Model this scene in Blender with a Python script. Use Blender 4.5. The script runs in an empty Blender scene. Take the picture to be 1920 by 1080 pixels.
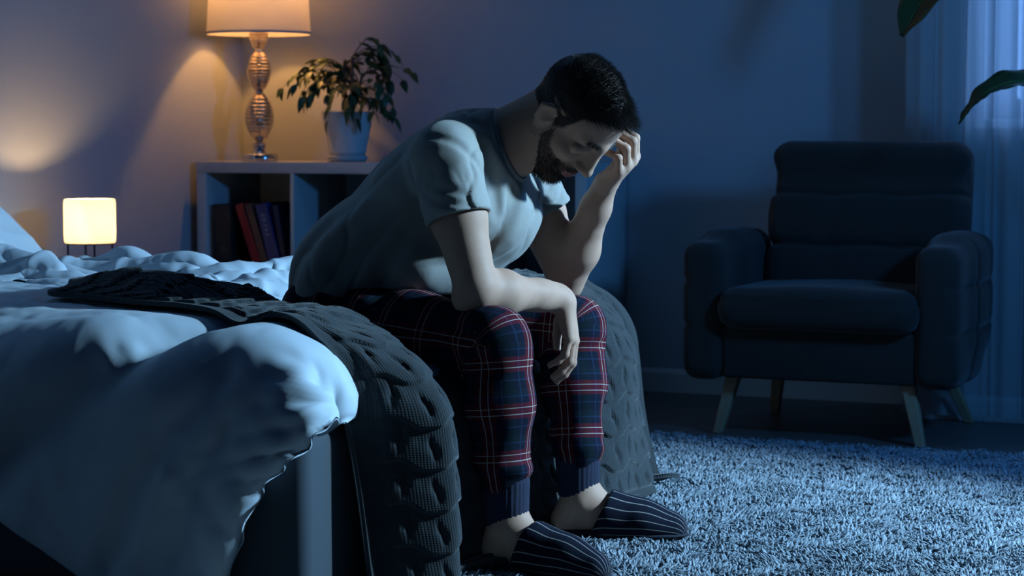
import bpy, bmesh, math, random
import numpy as np
from mathutils import Vector, Matrix, Euler

C = bpy.context.scene.collection
SC = bpy.context.scene
random.seed(7)
RNG = np.random.default_rng(7)
PI = math.pi

# ------------------------------------------------------------------ camera, world, lights, exposure
# room axes: x along the back wall to the right, y into the room, z up; metres
cam_data = bpy.data.cameras.new('camera')
cam = bpy.data.objects.new('camera', cam_data)
C.objects.link(cam)
cam.location = (0, 0, 0.886)
cam.rotation_euler = (math.radians(90 - 4.146), 0, math.radians(23.47))
cam_data.lens = 75.0
cam_data.sensor_width = 36.0
cam_data.clip_end = 60
cam_data.dof.use_dof = True
cam_data.dof.focus_distance = 4.38
cam_data.dof.aperture_fstop = 6.3
SC.camera = cam

SC.view_settings.view_transform = 'Standard'
SC.view_settings.look = 'None'
SC.view_settings.exposure = 0.0
SC.view_settings.gamma = 1.0
SC.view_settings.use_curve_mapping = False
SC.cycles.diffuse_bounces = 1
SC.display_settings.display_device = 'sRGB'

world = bpy.data.worlds.new('night')
SC.world = world
world.use_nodes = True
bg = world.node_tree.nodes['Background']
bg.inputs['Color'].default_value = (0.07, 0.27, 0.90, 1)
bg.inputs['Strength'].default_value = 0.022


def area_light(name, loc, target, size, power, col, shape='DISK', size_y=None, spread=180):
    l = bpy.data.lights.new(name, 'AREA')
    l.shape = shape
    l.size = size
    if size_y:
        l.size_y = size_y
    l.energy = power
    l.color = col
    l.spread = math.radians(spread)
    o = bpy.data.objects.new(name, l)
    C.objects.link(o)
    o.location = loc
    o.rotation_euler = (Vector(target) - Vector(loc)).to_track_quat('-Z', 'Y').to_euler()
    return o


# moonlight from the right of the frame, plus unseen blue fill lights beside and overhead
def spot_light(name, loc, target, power, col, angle, blend, radius):
    l = bpy.data.lights.new(name, 'SPOT')
    l.energy = power; l.color = col; l.spot_size = math.radians(angle); l.spot_blend = blend; l.shadow_soft_size = radius
    o = bpy.data.objects.new(name, l); C.objects.link(o); o.location = loc
    o.rotation_euler = (Vector(target) - Vector(loc)).to_track_quat('-Z', 'Y').to_euler()
    return o


spot_light('moon_light', (1.05, 5.12, 1.90), (-1.95, 4.05, 0.30), 900, (0.42, 0.74, 1.0), 56, 0.55, 0.09)
area_light('blue_fill_light', (0.00, 4.85, 1.40), (-4.0, 4.6, 0.9), 0.28, 22, (0.06, 0.35, 1.0))  # unseen fill light inside the room, no window here; throws the wall shadows
area_light('top_fill_light', (-2.6, 5.0, 3.2), (-2.4, 4.4, 0.4), 1.4, 6, (0.20, 0.50, 1.0))  # overhead fill added to lift the shirt back and bed top, no sky there
# the night sky outside the window at the right end of the back wall
area_light('window_sky', (-0.45, 7.9, 1.9), (-0.9, 6.6, 1.5), 2.0, 105, (0.22, 0.46, 1.0), 'SQUARE')


def point_light(name, loc, power, col, radius, parent=None):
    l = bpy.data.lights.new(name, 'POINT')
    l.energy = power
    l.color = col
    l.shadow_soft_size = radius
    o = bpy.data.objects.new(name, l)
    C.objects.link(o)
    o.location = loc
    if parent:
        o.parent = parent
    return o


# ------------------------------------------------------------------ object helpers
def tag(o, label=None, cat=None, group=None, kind=None):
    if label: o['label'] = label
    if cat: o['category'] = cat
    if group: o['group'] = group
    if kind: o['kind'] = kind
    return o


def empty(name, loc, label=None, cat=None, group=None, rz=0):
    o = bpy.data.objects.new(name, None)
    C.objects.link(o)
    o.location = loc
    o.rotation_euler = (0, 0, rz)
    o.empty_display_size = 0.05
    return tag(o, label, cat, group)


def link(name, me, mat=None, parent=None):
    """links a mesh whose vertices are in room coordinates; a parent's location is taken off again"""
    o = bpy.data.objects.new(name, me)
    C.objects.link(o)
    if mat is not None and len(me.materials) == 0:
        me.materials.append(mat)
    if parent is not None:
        o.parent = parent
        root = parent
        off = Vector((0, 0, 0))
        while root is not None:
            off += root.location
            root = root.parent
        o.location = -off
    return o


def np_mesh(name, V, F, smooth=True, attrs=None):
    """fast mesh from arrays; F is (n,3) or (n,4)"""
    V = np.asarray(V, np.float32); F = np.asarray(F, np.int32)
    me = bpy.data.meshes.new(name)
    me.vertices.add(len(V)); me.vertices.foreach_set('co', V.ravel())
    k = F.shape[1]
    me.loops.add(F.size); me.loops.foreach_set('vertex_index', F.ravel())
    me.polygons.add(len(F))
    me.polygons.foreach_set('loop_start', np.arange(0, F.size, k, dtype=np.int32))
    try:
        me.polygons.foreach_set('loop_total', np.full(len(F), k, np.int32))
    except Exception:
        pass
    me.polygons.foreach_set('use_smooth', np.full(len(F), bool(smooth)))
    me.update(calc_edges=True)
    for n, a in (attrs or {}).items():
        a = np.asarray(a, np.float32)
        if a.ndim == 1:
            at = me.attributes.new(n, 'FLOAT', 'POINT'); at.data.foreach_set('value', a)
        else:
            at = me.attributes.new(n, 'FLOAT_VECTOR', 'POINT'); at.data.foreach_set('vector', a.ravel())
    return me


def bm_mesh(name, bm, smooth=False, angle=None):
    me = bpy.data.meshes.new(name)
    bm.normal_update()
    bm.to_mesh(me); bm.free()
    me.polygons.foreach_set('use_smooth', [bool(smooth)] * len(me.polygons))
    if smooth and angle:
        try:
            me.set_sharp_from_angle(angle=math.radians(angle))
        except Exception:
            pass
    return me


def box_bm(lo, hi, bev=0.0, seg=2, bm=None, mat=None):
    b = bmesh.new()
    c = [(l + h) / 2 for l, h in zip(lo, hi)]
    s = [abs(h - l) for l, h in zip(lo, hi)]
    bmesh.ops.create_cube(b, size=1.0, matrix=Matrix.Translation(c) @ Matrix.Diagonal((*s, 1)))
    if bev > 0:
        bmesh.ops.bevel(b, geom=list(b.edges), offset=bev, segments=seg, profile=0.5, affect='EDGES')
    if mat is not None:
        bmesh.ops.transform(b, matrix=mat, verts=b.verts)
    if bm is None:
        return b
    me = bpy.data.meshes.new('tmp'); b.to_mesh(me); b.free(); bm.from_mesh(me); bpy.data.meshes.remove(me)
    return bm


def box(name, lo, hi, mat, parent=None, bev=0.004, seg=2):
    return link(name, bm_mesh(name, box_bm(lo, hi, bev, seg), smooth=bev > 0, angle=40), mat, parent)


def lathe(name, prof, mat, parent=None, n=48, center=(0, 0, 0), smooth=True, angle=50):
    """prof: list of (radius, z); closed where radius is 0"""
    V = []; F = []
    cx, cy, cz = center
    rings = []
    for r, z in prof:
        if r <= 1e-6:
            rings.append([len(V)]); V.append((cx, cy, cz + z))
        else:
            ids = []
            for i in range(n):
                a = 2 * PI * i / n
                ids.append(len(V)); V.append((cx + r * math.cos(a), cy + r * math.sin(a), cz + z))
            rings.append(ids)
    for a, b in zip(rings[:-1], rings[1:]):
        if len(a) == 1 and len(b) == 1: continue
        for i in range(n):
            j = (i + 1) % n
            if len(a) == 1: F.append((a[0], b[j], b[i]))
            elif len(b) == 1: F.append((a[i], a[j], b[0]))
            else: F.append((a[i], a[j], b[j], b[i]))
    me = bpy.data.meshes.new(name)
    me.from_pydata(V, [], F)
    me.polygons.foreach_set('use_smooth', [smooth] * len(me.polygons))
    bm = bmesh.new(); bm.from_mesh(me); bmesh.ops.recalc_face_normals(bm, faces=bm.faces); bm.to_mesh(me); bm.free()
    if smooth:
        try: me.set_sharp_from_angle(angle=math.radians(angle))
        except Exception: pass
    return link(name, me, mat, parent)


def tube_arrays(pts, rad, n=8, caps=True):
    pts = np.asarray(pts, float)
    m = len(pts)
    rad = np.full(m, rad) if np.isscalar(rad) else np.asarray(rad, float)
    tan = np.gradient(pts, axis=0)
    tan /= np.linalg.norm(tan, axis=1)[:, None] + 1e-9
    ref = np.array([0, 0, 1.0]) if abs(tan[0][2]) < 0.9 else np.array([1.0, 0, 0])
    V = []; u = np.cross(tan[0], ref); u /= np.linalg.norm(u)
    for i in range(m):
        u = u - tan[i] * (u @ tan[i]); u /= np.linalg.norm(u) + 1e-9
        w = np.cross(tan[i], u)
        for j in range(n):
            a = 2 * PI * j / n
            V.append(pts[i] + rad[i] * (math.cos(a) * u + math.sin(a) * w))
    F = []
    for i in range(m - 1):
        for j in range(n):
            k = (j + 1) % n
            F.append((i * n + j, i * n + k, (i + 1) * n + k, (i + 1) * n + j))
    if caps:
        F.append(tuple(range(n))[::-1]); F.append(tuple((m - 1) * n + j for j in range(n)))
    return V, F


def tubes(name, paths, mat, parent=None, n=8):
    V = []; F = []
    for pts, rad in paths:
        v, f = tube_arrays(pts, rad, n)
        b = len(V); V += [tuple(x) for x in v]; F += [tuple(i + b for i in q) for q in f]
    me = bpy.data.meshes.new(name); me.from_pydata(V, [], F)
    me.polygons.foreach_set('use_smooth', [True] * len(me.polygons))
    me.update()
    return link(name, me, mat, parent)


# ------------------------------------------------------------------ soft shapes: distance fields turned into meshes
def smin(a, b, k):
    if k <= 0: return np.minimum(a, b)
    h = np.clip(0.5 + 0.5 * (b - a) / k, 0, 1)
    return b + (a - b) * h - k * h * (1 - h)


def cone(a, b, ra, rb, k=0.02, op=1):
    a = np.asarray(a, np.float32); b = np.asarray(b, np.float32); ab = b - a; L = float(ab @ ab) + 1e-12
    def f(P):
        t = np.clip(((P - a) @ ab) / L, 0, 1)
        q = P - a - t[:, None] * ab
        return np.sqrt(np.einsum('ij,ij->i', q, q)) - (ra + (rb - ra) * t)
    return (f, k, op)


def ell(c, r, M=None, k=0.02, op=1):
    c = np.asarray(c, np.float32); r = np.asarray(r, np.float32)
    M = None if M is None else np.asarray(M, np.float32)
    def f(P):
        q = P - c
        if M is not None: q = q @ M
        k0 = np.sqrt((((q / r) ** 2)).sum(1)) + 1e-6
        k1 = np.sqrt((((q / (r * r)) ** 2)).sum(1)) + 1e-6
        return k0 * (k0 - 1) / k1
    return (f, k, op)


def rbox(c, half, r, M=None, k=0.01, op=1):
    c = np.asarray(c, np.float32); hf = np.asarray(half, np.float32) - r
    M = None if M is None else np.asarray(M, np.float32)
    def f(P):
        q = P - c
        if M is not None: q = q @ M
        q = np.abs(q) - hf
        return np.sqrt((np.maximum(q, 0) ** 2).sum(1)) + np.minimum(q.max(1), 0) - r
    return (f, k, op)


def plane_cut(p0, n, k=0.004):
    """keeps the side n points away from"""
    p0 = np.asarray(p0, np.float32); n = np.asarray(n, np.float32); n = n / np.linalg.norm(n)
    return (lambda P: -((P - p0) @ n), k, -1)


def combine(prims, P):
    d = np.full(len(P), 1.0, np.float32)
    for f, k, op in prims:
        e = f(P)
        d = smin(d, e, k) if op > 0 else -smin(-d, e, k)
    return d


def field_mesh(prims, lo, hi, h, disp=None, dmax=0.0, bs=18, late=()):
    lo = np.asarray(lo, np.float32); hi = np.asarray(hi, np.float32)
    nb = np.ceil((hi - lo) / (h * bs)).astype(int)
    n = nb * bs + 1
    Fld = np.ones(n, np.float32)
    bi = np.stack(np.meshgrid(*[np.arange(x) for x in nb], indexing='ij'), -1).reshape(-1, 3)
    cen = lo + (bi + 0.5) * bs * h
    R = bs * h * 0.8661
    Dc = np.stack([f(cen) for f, k, op in prims], 1)
    dall = combine(prims, cen)
    g = np.stack(np.meshgrid(*[np.arange(bs + 1)] * 3, indexing='ij'), -1).reshape(-1, 3).astype(np.float32) * h
    for b in range(len(bi)):
        i, j, kk = bi[b] * bs
        if dall[b] < -(2.0 * R + dmax + 0.03):
            Fld[i:i + bs + 1, j:j + bs + 1, kk:kk + bs + 1] = -1; continue
        if dall[b] > 1.6 * R + dmax + 0.02: continue
        rel = [p for q, p in enumerate(prims) if Dc[b, q] < 1.7 * R + p[1] + dmax + 0.02]
        if not rel: continue
        P = g + (lo + bi[b] * bs * h)
        d = combine(rel, P)
        if disp is not None: d = d + disp(P)
        for f, k, op in late:
            d = -smin(-d, f(P), k)
        Fld[i:i + bs + 1, j:j + bs + 1, kk:kk + bs + 1] = d.reshape(bs + 1, bs + 1, bs + 1)
    return nets(Fld, lo, h)


def nets(Fld, lo, h):
    S = Fld < 0
    s = [slice(None, -1), slice(1, None)]
    anyv = np.zeros(tuple(x - 1 for x in S.shape), bool); allv = np.ones_like(anyv)
    for a in (0, 1):
        for b in (0, 1):
            for c in (0, 1):
                q = S[s[a], s[b], s[c]]
                anyv |= q; allv &= q
    act = anyv & ~allv
    idx = np.argwhere(act)
    shp = act.shape
    lin = (idx[:, 0] * shp[1] + idx[:, 1]) * shp[2] + idx[:, 2]
    pos = np.zeros((len(idx), 3), np.float32); cnt = np.zeros(len(idx), np.float32)
    for ax in range(3):
        o1, o2 = [x for x in range(3) if x != ax]
        for u in (0, 1):
            for v in (0, 1):
                a = idx.copy(); a[:, o1] += u; a[:, o2] += v
                b = a.copy(); b[:, ax] += 1
                f0 = Fld[a[:, 0], a[:, 1], a[:, 2]]; f1 = Fld[b[:, 0], b[:, 1], b[:, 2]]
                m = (f0 < 0) != (f1 < 0)
                t = f0[m] / (f0[m] - f1[m])
                p = a[m].astype(np.float32); p[:, ax] += t
                pos[m] += p; cnt[m] += 1
    pos /= cnt[:, None]
    V = lo + pos * h
    Q = []
    for ax in range(3):
        o1, o2 = (ax + 1) % 3, (ax + 2) % 3
        sa = [slice(None)] * 3; sb = [slice(None)] * 3
        sa[ax] = slice(None, -1); sb[ax] = slice(1, None)
        A = S[tuple(sa)]; B = S[tuple(sb)]
        e = np.argwhere(A != B)
        ok = (e[:, o1] > 0) & (e[:, o2] > 0) & (e[:, o1] < shp[o1]) & (e[:, o2] < shp[o2])
        e = e[ok]
        flip = A[e[:, 0], e[:, 1], e[:, 2]]
        q = []
        for u, v in ((-1, -1), (0, -1), (0, 0), (-1, 0)):
            c = e.copy(); c[:, o1] += u; c[:, o2] += v
            l = (c[:, 0] * shp[1] + c[:, 1]) * shp[2] + c[:, 2]
            q.append(np.searchsorted(lin, l))
        q = np.stack(q, 1)
        q[~flip] = q[~flip][:, ::-1]
        Q.append(q)
    return V, np.concatenate(Q)


def rot(ax, deg):
    a = math.radians(deg); c, s = math.cos(a), math.sin(a)
    return np.array({'x': [[1, 0, 0], [0, c, -s], [0, s, c]], 'y': [[c, 0, s], [0, 1, 0], [-s, 0, c]], 'z': [[c, -s, 0], [s, c, 0], [0, 0, 1]]}[ax])


def rot_about(v, axis, ang):
    axis = np.asarray(axis, float); axis = axis / np.linalg.norm(axis); v = np.asarray(v, float)
    return v * math.cos(ang) + np.cross(axis, v) * math.sin(ang) + axis * (axis @ v) * (1 - math.cos(ang))


def crease(P, pts, width, depth):
    """gaussian valley (depth > 0) or ridge (depth < 0) along a polyline"""
    best = np.full(len(P), 1e9, np.float32)
    pts = np.asarray(pts, np.float32)
    if (P.max(0) < pts.min(0) - 3 * width).any() or (P.min(0) > pts.max(0) + 3 * width).any(): return np.float32(0)
    for a, b in zip(pts[:-1], pts[1:]):
        ab = b - a
        t = np.clip(((P - a) @ ab) / (ab @ ab + 1e-9), 0, 1)
        q = P - a - t[:, None] * ab
        best = np.minimum(best, (q * q).sum(1))
    return depth * np.exp(-best / (width * width))


def on_surface(prims, pts, n=14):
    """a polyline resampled and drawn onto the surface of a field"""
    pts = np.asarray(pts, float); t0 = np.linspace(0, 1, len(pts)); t = np.linspace(0, 1, n)
    P = np.stack([np.interp(t, t0, pts[:, c]) for c in range(3)], 1).astype(np.float32)
    e = 0.002
    for _ in range(8):
        d = combine(prims, P)
        G = np.stack([(combine(prims, P + np.eye(3, dtype=np.float32)[c] * e) - combine(prims, P - np.eye(3, dtype=np.float32)[c] * e)) / (2 * e) for c in range(3)], 1)
        g2 = (G * G).sum(1, keepdims=True) + 1e-6
        P = (P - 0.9 * d[:, None] * G / np.maximum(g2, 0.25)).astype(np.float32)
    return P


_hash = RNG.random((64, 64, 64)).astype(np.float32)


def noise3(P):
    """value noise in [-1,1], smooth"""
    I = np.floor(P).astype(np.int64); f = (P - I).astype(np.float32); f = f * f * f * (f * (f * 6 - 15) + 10)
    I &= 63; J = (I + 1) & 63
    x0, y0, z0 = I.T; x1, y1, z1 = J.T; fx, fy, fz = f.T
    def L(a, b, t): return a + (b - a) * t
    r = L(L(L(_hash[x0, y0, z0], _hash[x1, y0, z0], fx), L(_hash[x0, y1, z0], _hash[x1, y1, z0], fx), fy),
          L(L(_hash[x0, y0, z1], _hash[x1, y0, z1], fx), L(_hash[x0, y1, z1], _hash[x1, y1, z1], fx), fy), fz)
    return r * 2 - 1


def sstep(a, b, x):
    t = np.clip((x - a) / (b - a), 0, 1)
    return t * t * (3 - 2 * t)


# ------------------------------------------------------------------ materials
def mat(name, col, rough=0.6, metal=0.0, bump=None, spec=None, sheen=0.0, var=None):
    """bump: (scale, strength, distance); var: (scale, amount) colour mottling"""
    m = bpy.data.materials.new(name); m.use_nodes = True
    nt = m.node_tree; b = nt.nodes['Principled BSDF']
    b.inputs['Base Color'].default_value = (*col, 1)
    b.inputs['Roughness'].default_value = rough
    b.inputs['Metallic'].default_value = metal
    if spec is not None: b.inputs['Specular IOR Level'].default_value = spec
    if sheen: b.inputs['Sheen Weight'].default_value = sheen
    tc = None
    if bump or var:
        tc = nt.nodes.new('ShaderNodeTexCoord')
    if bump:
        n = nt.nodes.new('ShaderNodeTexNoise'); n.inputs['Scale'].default_value = bump[0]; n.inputs['Detail'].default_value = 4
        nt.links.new(tc.outputs['Object'], n.inputs['Vector'])
        bp = nt.nodes.new('ShaderNodeBump'); bp.inputs['Strength'].default_value = bump[1]; bp.inputs['Distance'].default_value = bump[2]
        nt.links.new(n.outputs['Fac'], bp.inputs['Height']); nt.links.new(bp.outputs['Normal'], b.inputs['Normal'])
    if var:
        n = nt.nodes.new('ShaderNodeTexNoise'); n.inputs['Scale'].default_value = var[0]; n.inputs['Detail'].default_value = 5
        nt.links.new(tc.outputs['Object'], n.inputs['Vector'])
        mx = nt.nodes.new('ShaderNodeMix'); mx.data_type = 'RGBA'
        mx.inputs['A'].default_value = (*[c * (1 - var[1]) for c in col], 1)
        mx.inputs['B'].default_value = (*[min(1, c * (1 + var[1])) for c in col], 1)
        nt.links.new(n.outputs['Fac'], mx.inputs['Factor']); nt.links.new(mx.outputs['Result'], b.inputs['Base Color'])
    return m


def N(nt, t, **kw):
    n = nt.nodes.new(t)
    for k, v in kw.items(): setattr(n, k, v)
    return n


def math_node(nt, op, a, b=None, c=None):
    n = nt.nodes.new('ShaderNodeMath'); n.operation = op
    for i, v in enumerate((a, b, c)):
        if v is None: continue
        if isinstance(v, (int, float)): n.inputs[i].default_value = v
        else: nt.links.new(v, n.inputs[i])
    return n.outputs[0]
# ------------------------------------------------------------------ room shell
XL, YB = -4.085, 6.90            # left wall, back wall
WX0, WY = -1.485, 6.585          # the window wall stands a little forward of the back wall
M_wall = mat('wall_paint', (0.44, 0.48, 0.53), 0.75, bump=(90, 0.08, 0.002))
M_wall2 = mat('window_wall_paint', (0.42, 0.42, 0.42), 0.75, bump=(90, 0.08, 0.002))
M_trim = mat('white_trim', (0.66, 0.66, 0.66), 0.45)
M_subfloor = mat('subfloor', (0.05, 0.05, 0.05), 0.8)

fl = box('floor', (XL - 0.1, 0.6, -0.08), (2.2, YB + 0.1, -0.012), M_subfloor, bev=0)
tag(fl, kind='structure')
wb = box('wall_back', (XL - 0.12, YB, -0.08), (WX0 + 0.3, YB + 0.12, 2.75), M_wall, bev=0); tag(wb, kind='structure')
wl = box('wall_left', (XL - 0.12, 1.2, -0.08), (XL, YB, 2.75), M_wall, bev=0); tag(wl, kind='structure')

# window wall with an opening
WO = (-1.285, 0.35, 0.925, 2.35)     # x0, x1, z0, z1 of the opening
bm = box_bm((WX0, WY, -0.08), (WO[0], YB + 0.12, 2.75))
box_bm((WO[0], WY, -0.08), (WO[1], YB + 0.12, WO[2]), bm=bm)
box_bm((WO[0], WY, WO[3]), (WO[1], YB + 0.12, 2.75), bm=bm)
box_bm((WO[1], WY, -0.08), (2.2, YB + 0.12, 2.75), bm=bm)
wr = link('wall_right', bm_mesh('wall_right', bm), M_wall2); tag(wr, kind='structure')

def skirting(name, x0, x1, yf):
    prof = [(0, 0), (0.016, 0), (0.016, 0.066), (0.012, 0.074), (0.006, 0.079), (0, 0.08)]
    V = []; F = []
    for x in (x0, x1):
        for d, z in prof: V.append((x, yf - d, z))
    n = len(prof)
    for i in range(n):
        j = (i + 1) % n
        F.append((i, j, n + j, n + i))
    F.append(tuple(range(n))[::-1]); F.append(tuple(range(n, 2 * n)))
    me = bpy.data.meshes.new(name); me.from_pydata(V, [], F); me.update()
    bm = bmesh.new(); bm.from_mesh(me); bmesh.ops.recalc_face_normals(bm, faces=bm.faces); bm.to_mesh(me); bm.free()
    return tag(link(name, me, M_trim), kind='structure')
skirting('baseboard_back', -2.55, WX0, YB)
skirting('baseboard_right', WX0, 2.2, WY)
bl = box('baseboard_left', (XL, 1.2, 0), (XL + 0.015, 6.45, 0.08), M_trim, bev=0.004); tag(bl, kind='structure')

# window: frame, mullion, pane, sill
M_glass = bpy.data.materials.new('window_glass'); M_glass.use_nodes = True
nt = M_glass.node_tree; nt.nodes.clear()
o_ = N(nt, 'ShaderNodeOutputMaterial'); gl = N(nt, 'ShaderNodeBsdfGlossy'); tr = N(nt, 'ShaderNodeBsdfTransparent'); mx = N(nt, 'ShaderNodeMixShader')
gl.inputs['Roughness'].default_value = 0.02; tr.inputs['Color'].default_value = (0.9, 0.94, 0.97, 1); mx.inputs[0].default_value = 0.06
nt.links.new(tr.outputs[0], mx.inputs[1]); nt.links.new(gl.outputs[0], mx.inputs[2]); nt.links.new(mx.outputs[0], o_.inputs[0])
win = empty('window_1', (WO[0], WY + 0.2, WO[2])); tag(win, kind='structure')
yw0, yw1 = WY + 0.17, WY + 0.24
bm = box_bm((WO[0], yw0, WO[2]), (WO[0] + 0.07, yw1, WO[3]), 0.006)
box_bm((WO[1] - 0.07, yw0, WO[2]), (WO[1], yw1, WO[3]), 0.006, bm=bm)
box_bm((WO[0] + 0.07, yw0, WO[2]), (WO[1] - 0.07, yw1, WO[2] + 0.07), 0.006, bm=bm)
box_bm((WO[0] + 0.07, yw0, WO[3] - 0.07), (WO[1] - 0.07, yw1, WO[3]), 0.006, bm=bm)
link('window_frame', bm_mesh('window_frame', bm), M_trim, win)
xm = (WO[0] + WO[1]) / 2
box('mullion', (xm - 0.04, yw0, WO[2] + 0.07), (xm + 0.04, yw1, WO[3] - 0.07), M_trim, win, 0.006)
for xa, xb in ((WO[0] + 0.07, xm - 0.04), (xm + 0.04, WO[1] - 0.07)):
    box('pane', (xa, yw0 + 0.03, WO[2] + 0.07), (xb, yw0 + 0.038, WO[3] - 0.07), M_glass, win, 0)
box('window_sill', (WO[0] - 0.03, WY - 0.012, WO[2] - 0.028), (WO[1] + 0.03, yw0, WO[2] + 0.004), M_trim, win, 0.008)

# laminate planks, one object each
M_planks = []
for i, c in enumerate(((0.105, 0.092, 0.085), (0.125, 0.108, 0.098), (0.09, 0.078, 0.072))):
    m = mat('laminate_%s' % ('grey', 'light', 'dark')[i], c, 0.42)
    nt = m.node_tree; b = nt.nodes['Principled BSDF']
    tc = N(nt, 'ShaderNodeTexCoord'); mp = N(nt, 'ShaderNodeMapping'); mp.inputs['Scale'].default_value = (3, 60, 3)
    nz = N(nt, 'ShaderNodeTexNoise'); nz.inputs['Scale'].default_value = 2; nz.inputs['Detail'].default_value = 6
    cr = N(nt, 'ShaderNodeValToRGB')
    cr.color_ramp.elements[0].color = (*[x * 0.7 for x in c], 1); cr.color_ramp.elements[1].color = (*[x * 1.35 for x in c], 1)
    nt.links.new(tc.outputs['Object'], mp.inputs[0]); nt.links.new(mp.outputs[0], nz.inputs['Vector'])
    nt.links.new(nz.outputs['Fac'], cr.inputs[0]); nt.links.new(cr.outputs[0], b.inputs['Base Color'])
    M_planks.append(m)
pw, plen = 0.19, 1.25
plank_mesh = [bm_mesh('plank', box_bm((0.0008, 0.0008, -0.012), (plen - 0.0008, pw - 0.0008, 0), 0.0012, 1)) for _ in range(3)]
for me_, m in zip(plank_mesh, M_planks): me_.materials.append(m)
row = 0
y = YB - pw
while y > 2.6:
    x = XL + 0.0 - (row * 0.47) % plen
    while x < 2.0:
        if x + plen > -3.0 or y > 5.0:
            o = bpy.data.objects.new('plank', plank_mesh[random.randrange(3)]); C.objects.link(o)
            o.parent = fl; o.location = (x, y, 0)
        x += plen
    y -= pw; row += 1
# ------------------------------------------------------------------ bookshelf (4 x 2 cubes) along the back wall
M_white = mat('white_laminate', (0.62, 0.62, 0.62), 0.4)
SX0, SX1, SY0, SY1, SZ = -4.048, -2.562, 6.51, 6.893, 0.786
shelf = empty('bookshelf', ((SX0 + SX1) / 2, (SY0 + SY1) / 2, 0), 'low white cube bookshelf against the back wall, carrying the tall lamp', 'bookshelf')
to, ti = 0.039, 0.016
box('side_panel', (SX0, SY0, 0), (SX0 + to, SY1, SZ - to), M_white, shelf, 0.0015)
box('side_panel', (SX1 - to, SY0, 0), (SX1, SY1, SZ - to), M_white, shelf, 0.0015)
box('top_panel', (SX0, SY0 - 0.002, SZ - to), (SX1, SY1, SZ), M_white, shelf, 0.0015)
box('bottom_panel', (SX0 + to, SY0, 0), (SX1 - to, SY1, to), M_white, shelf, 0.0015)
cw = (SX1 - SX0 - 2 * to - 3 * ti) / 4
for i in range(1, 4):
    x = SX0 + to + i * cw + (i - 1) * ti
    box('divider', (x, SY0, to), (x + ti, SY1, SZ - to), M_white, shelf, 0.001)
zm = (to + SZ - to) / 2
for i in range(4):
    x = SX0 + to + i * (cw + ti)
    box('shelf_board', (x, SY0, zm - ti / 2), (x + cw, SY1, zm + ti / 2), M_white, shelf, 0.001)

# books leaning in the first cube
zs = zm + ti / 2
bx0 = SX0 + to
M_page = mat('book_pages', (0.5, 0.46, 0.38), 0.8)
def book(col, name_mat, x, w, h, d, lean, yoff, label, spine=None, name='book', cat='book'):
    """stands on the shelf; lean tips its top towards -x; x is where its lower left edge rests"""
    M = Matrix.Translation((x, SY0 + yoff, zs)) @ Matrix.Rotation(-math.radians(lean), 4, 'Y')
    root = empty(name, (x + w / 2, SY0 + yoff + d / 2, zs), label, cat, 'books in the first cube of the bookshelf')
    m = mat(name_mat, col, 0.55)
    if w > 0.06 and name != 'book':
        bm = box_bm((0, 0, 0), (w, d, h), 0.003, 2, mat=M)
        link('body', bm_mesh('body', bm, True, 40), m, root)
        return root, M
    t = 0.003
    bm = box_bm((0, 0, 0), (t, d, h), 0.0008, 1, mat=M)
    box_bm((w - t, 0, 0), (w, d, h), 0.0008, 1, bm=bm, mat=M)
    box_bm((t * 0.5, 0, 0), (w - t * 0.5, t, h), 0.0012, 1, bm=bm, mat=M)
    link('cover', bm_mesh('cover', bm), m, root)
    link('pages', bm_mesh('pages', box_bm((t, t, 0.004), (w - t, d - 0.004, h - 0.004), 0, mat=M)), M_page, root)
    return root, M
M_dark = (0.012, 0.012, 0.014)
binder, MB_ = book(M_dark, 'black_board', bx0 + 0.028, 0.070, 0.235, 0.24, 2.5, 0.012, 'black box file at the left end of the first shelf cube', name='box_file', cat='box file')
r1, _ = book((0.30, 0.012, 0.015), 'red_cloth', bx0 + 0.184, 0.032, 0.243, 0.17, 19, 0.02, 'red book leaning on the black box file')
r2, _ = book((0.13, 0.055, 0.035), 'brown_cloth', bx0 + 0.220, 0.026, 0.243, 0.17, 18, 0.02, 'brown book leaning between the red and the blue book')
r3, M3 = book((0.018, 0.035, 0.16), 'blue_cloth', bx0 + 0.250, 0.044, 0.240, 0.17, 15, 0.02, 'blue book with pale lettering down its spine')
r4, _ = book((0.008, 0.013, 0.05), 'navy_cloth', bx0 + 0.299, 0.020, 0.236, 0.19, 11, 0.022, 'dark navy book at the right end of the leaning books')
# pale lettering on the blue spine (too worn to read in the photograph)
M_silver = mat('silver_print', (0.35, 0.38, 0.42), 0.4)
bm = bmesh.new()
for i, (zz, hh, ww) in enumerate(((0.196, 0.010, 0.014), (0.178, 0.012, 0.012), (0.160, 0.010, 0.014), (0.143, 0.009, 0.010), (0.127, 0.011, 0.013))):
    box_bm((0.016, -0.0008, zz), (0.016 + ww, 0.0, zz + 0.003), 0, bm=bm, mat=M3)
    box_bm((0.016, -0.0008, zz + 0.003), (0.019, 0.0, zz + hh), 0, bm=bm, mat=M3)
    if i % 2: box_bm((0.016 + ww - 0.003, -0.0008, zz + 0.003), (0.016 + ww, 0.0, zz + hh), 0, bm=bm, mat=M3)
link('spine_lettering', bm_mesh('spine_lettering', bm), M_silver, r3)

# small emblem on the box file: round badge with a dot above it
bm = bmesh.new()
def disc(bm, cx, cz, r, M, n=16):
    vs = [bm.verts.new(M @ Vector((cx + r * math.cos(2 * PI * i / n), -0.0009, cz + r * math.sin(2 * PI * i / n)))) for i in range(n)]
    bm.faces.new(vs)
disc(bm, 0.038, 0.075, 0.014, MB_)
link('badge', bm_mesh('badge', bm), mat('grey_print', (0.03, 0.032, 0.04), 0.5), binder)

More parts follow.
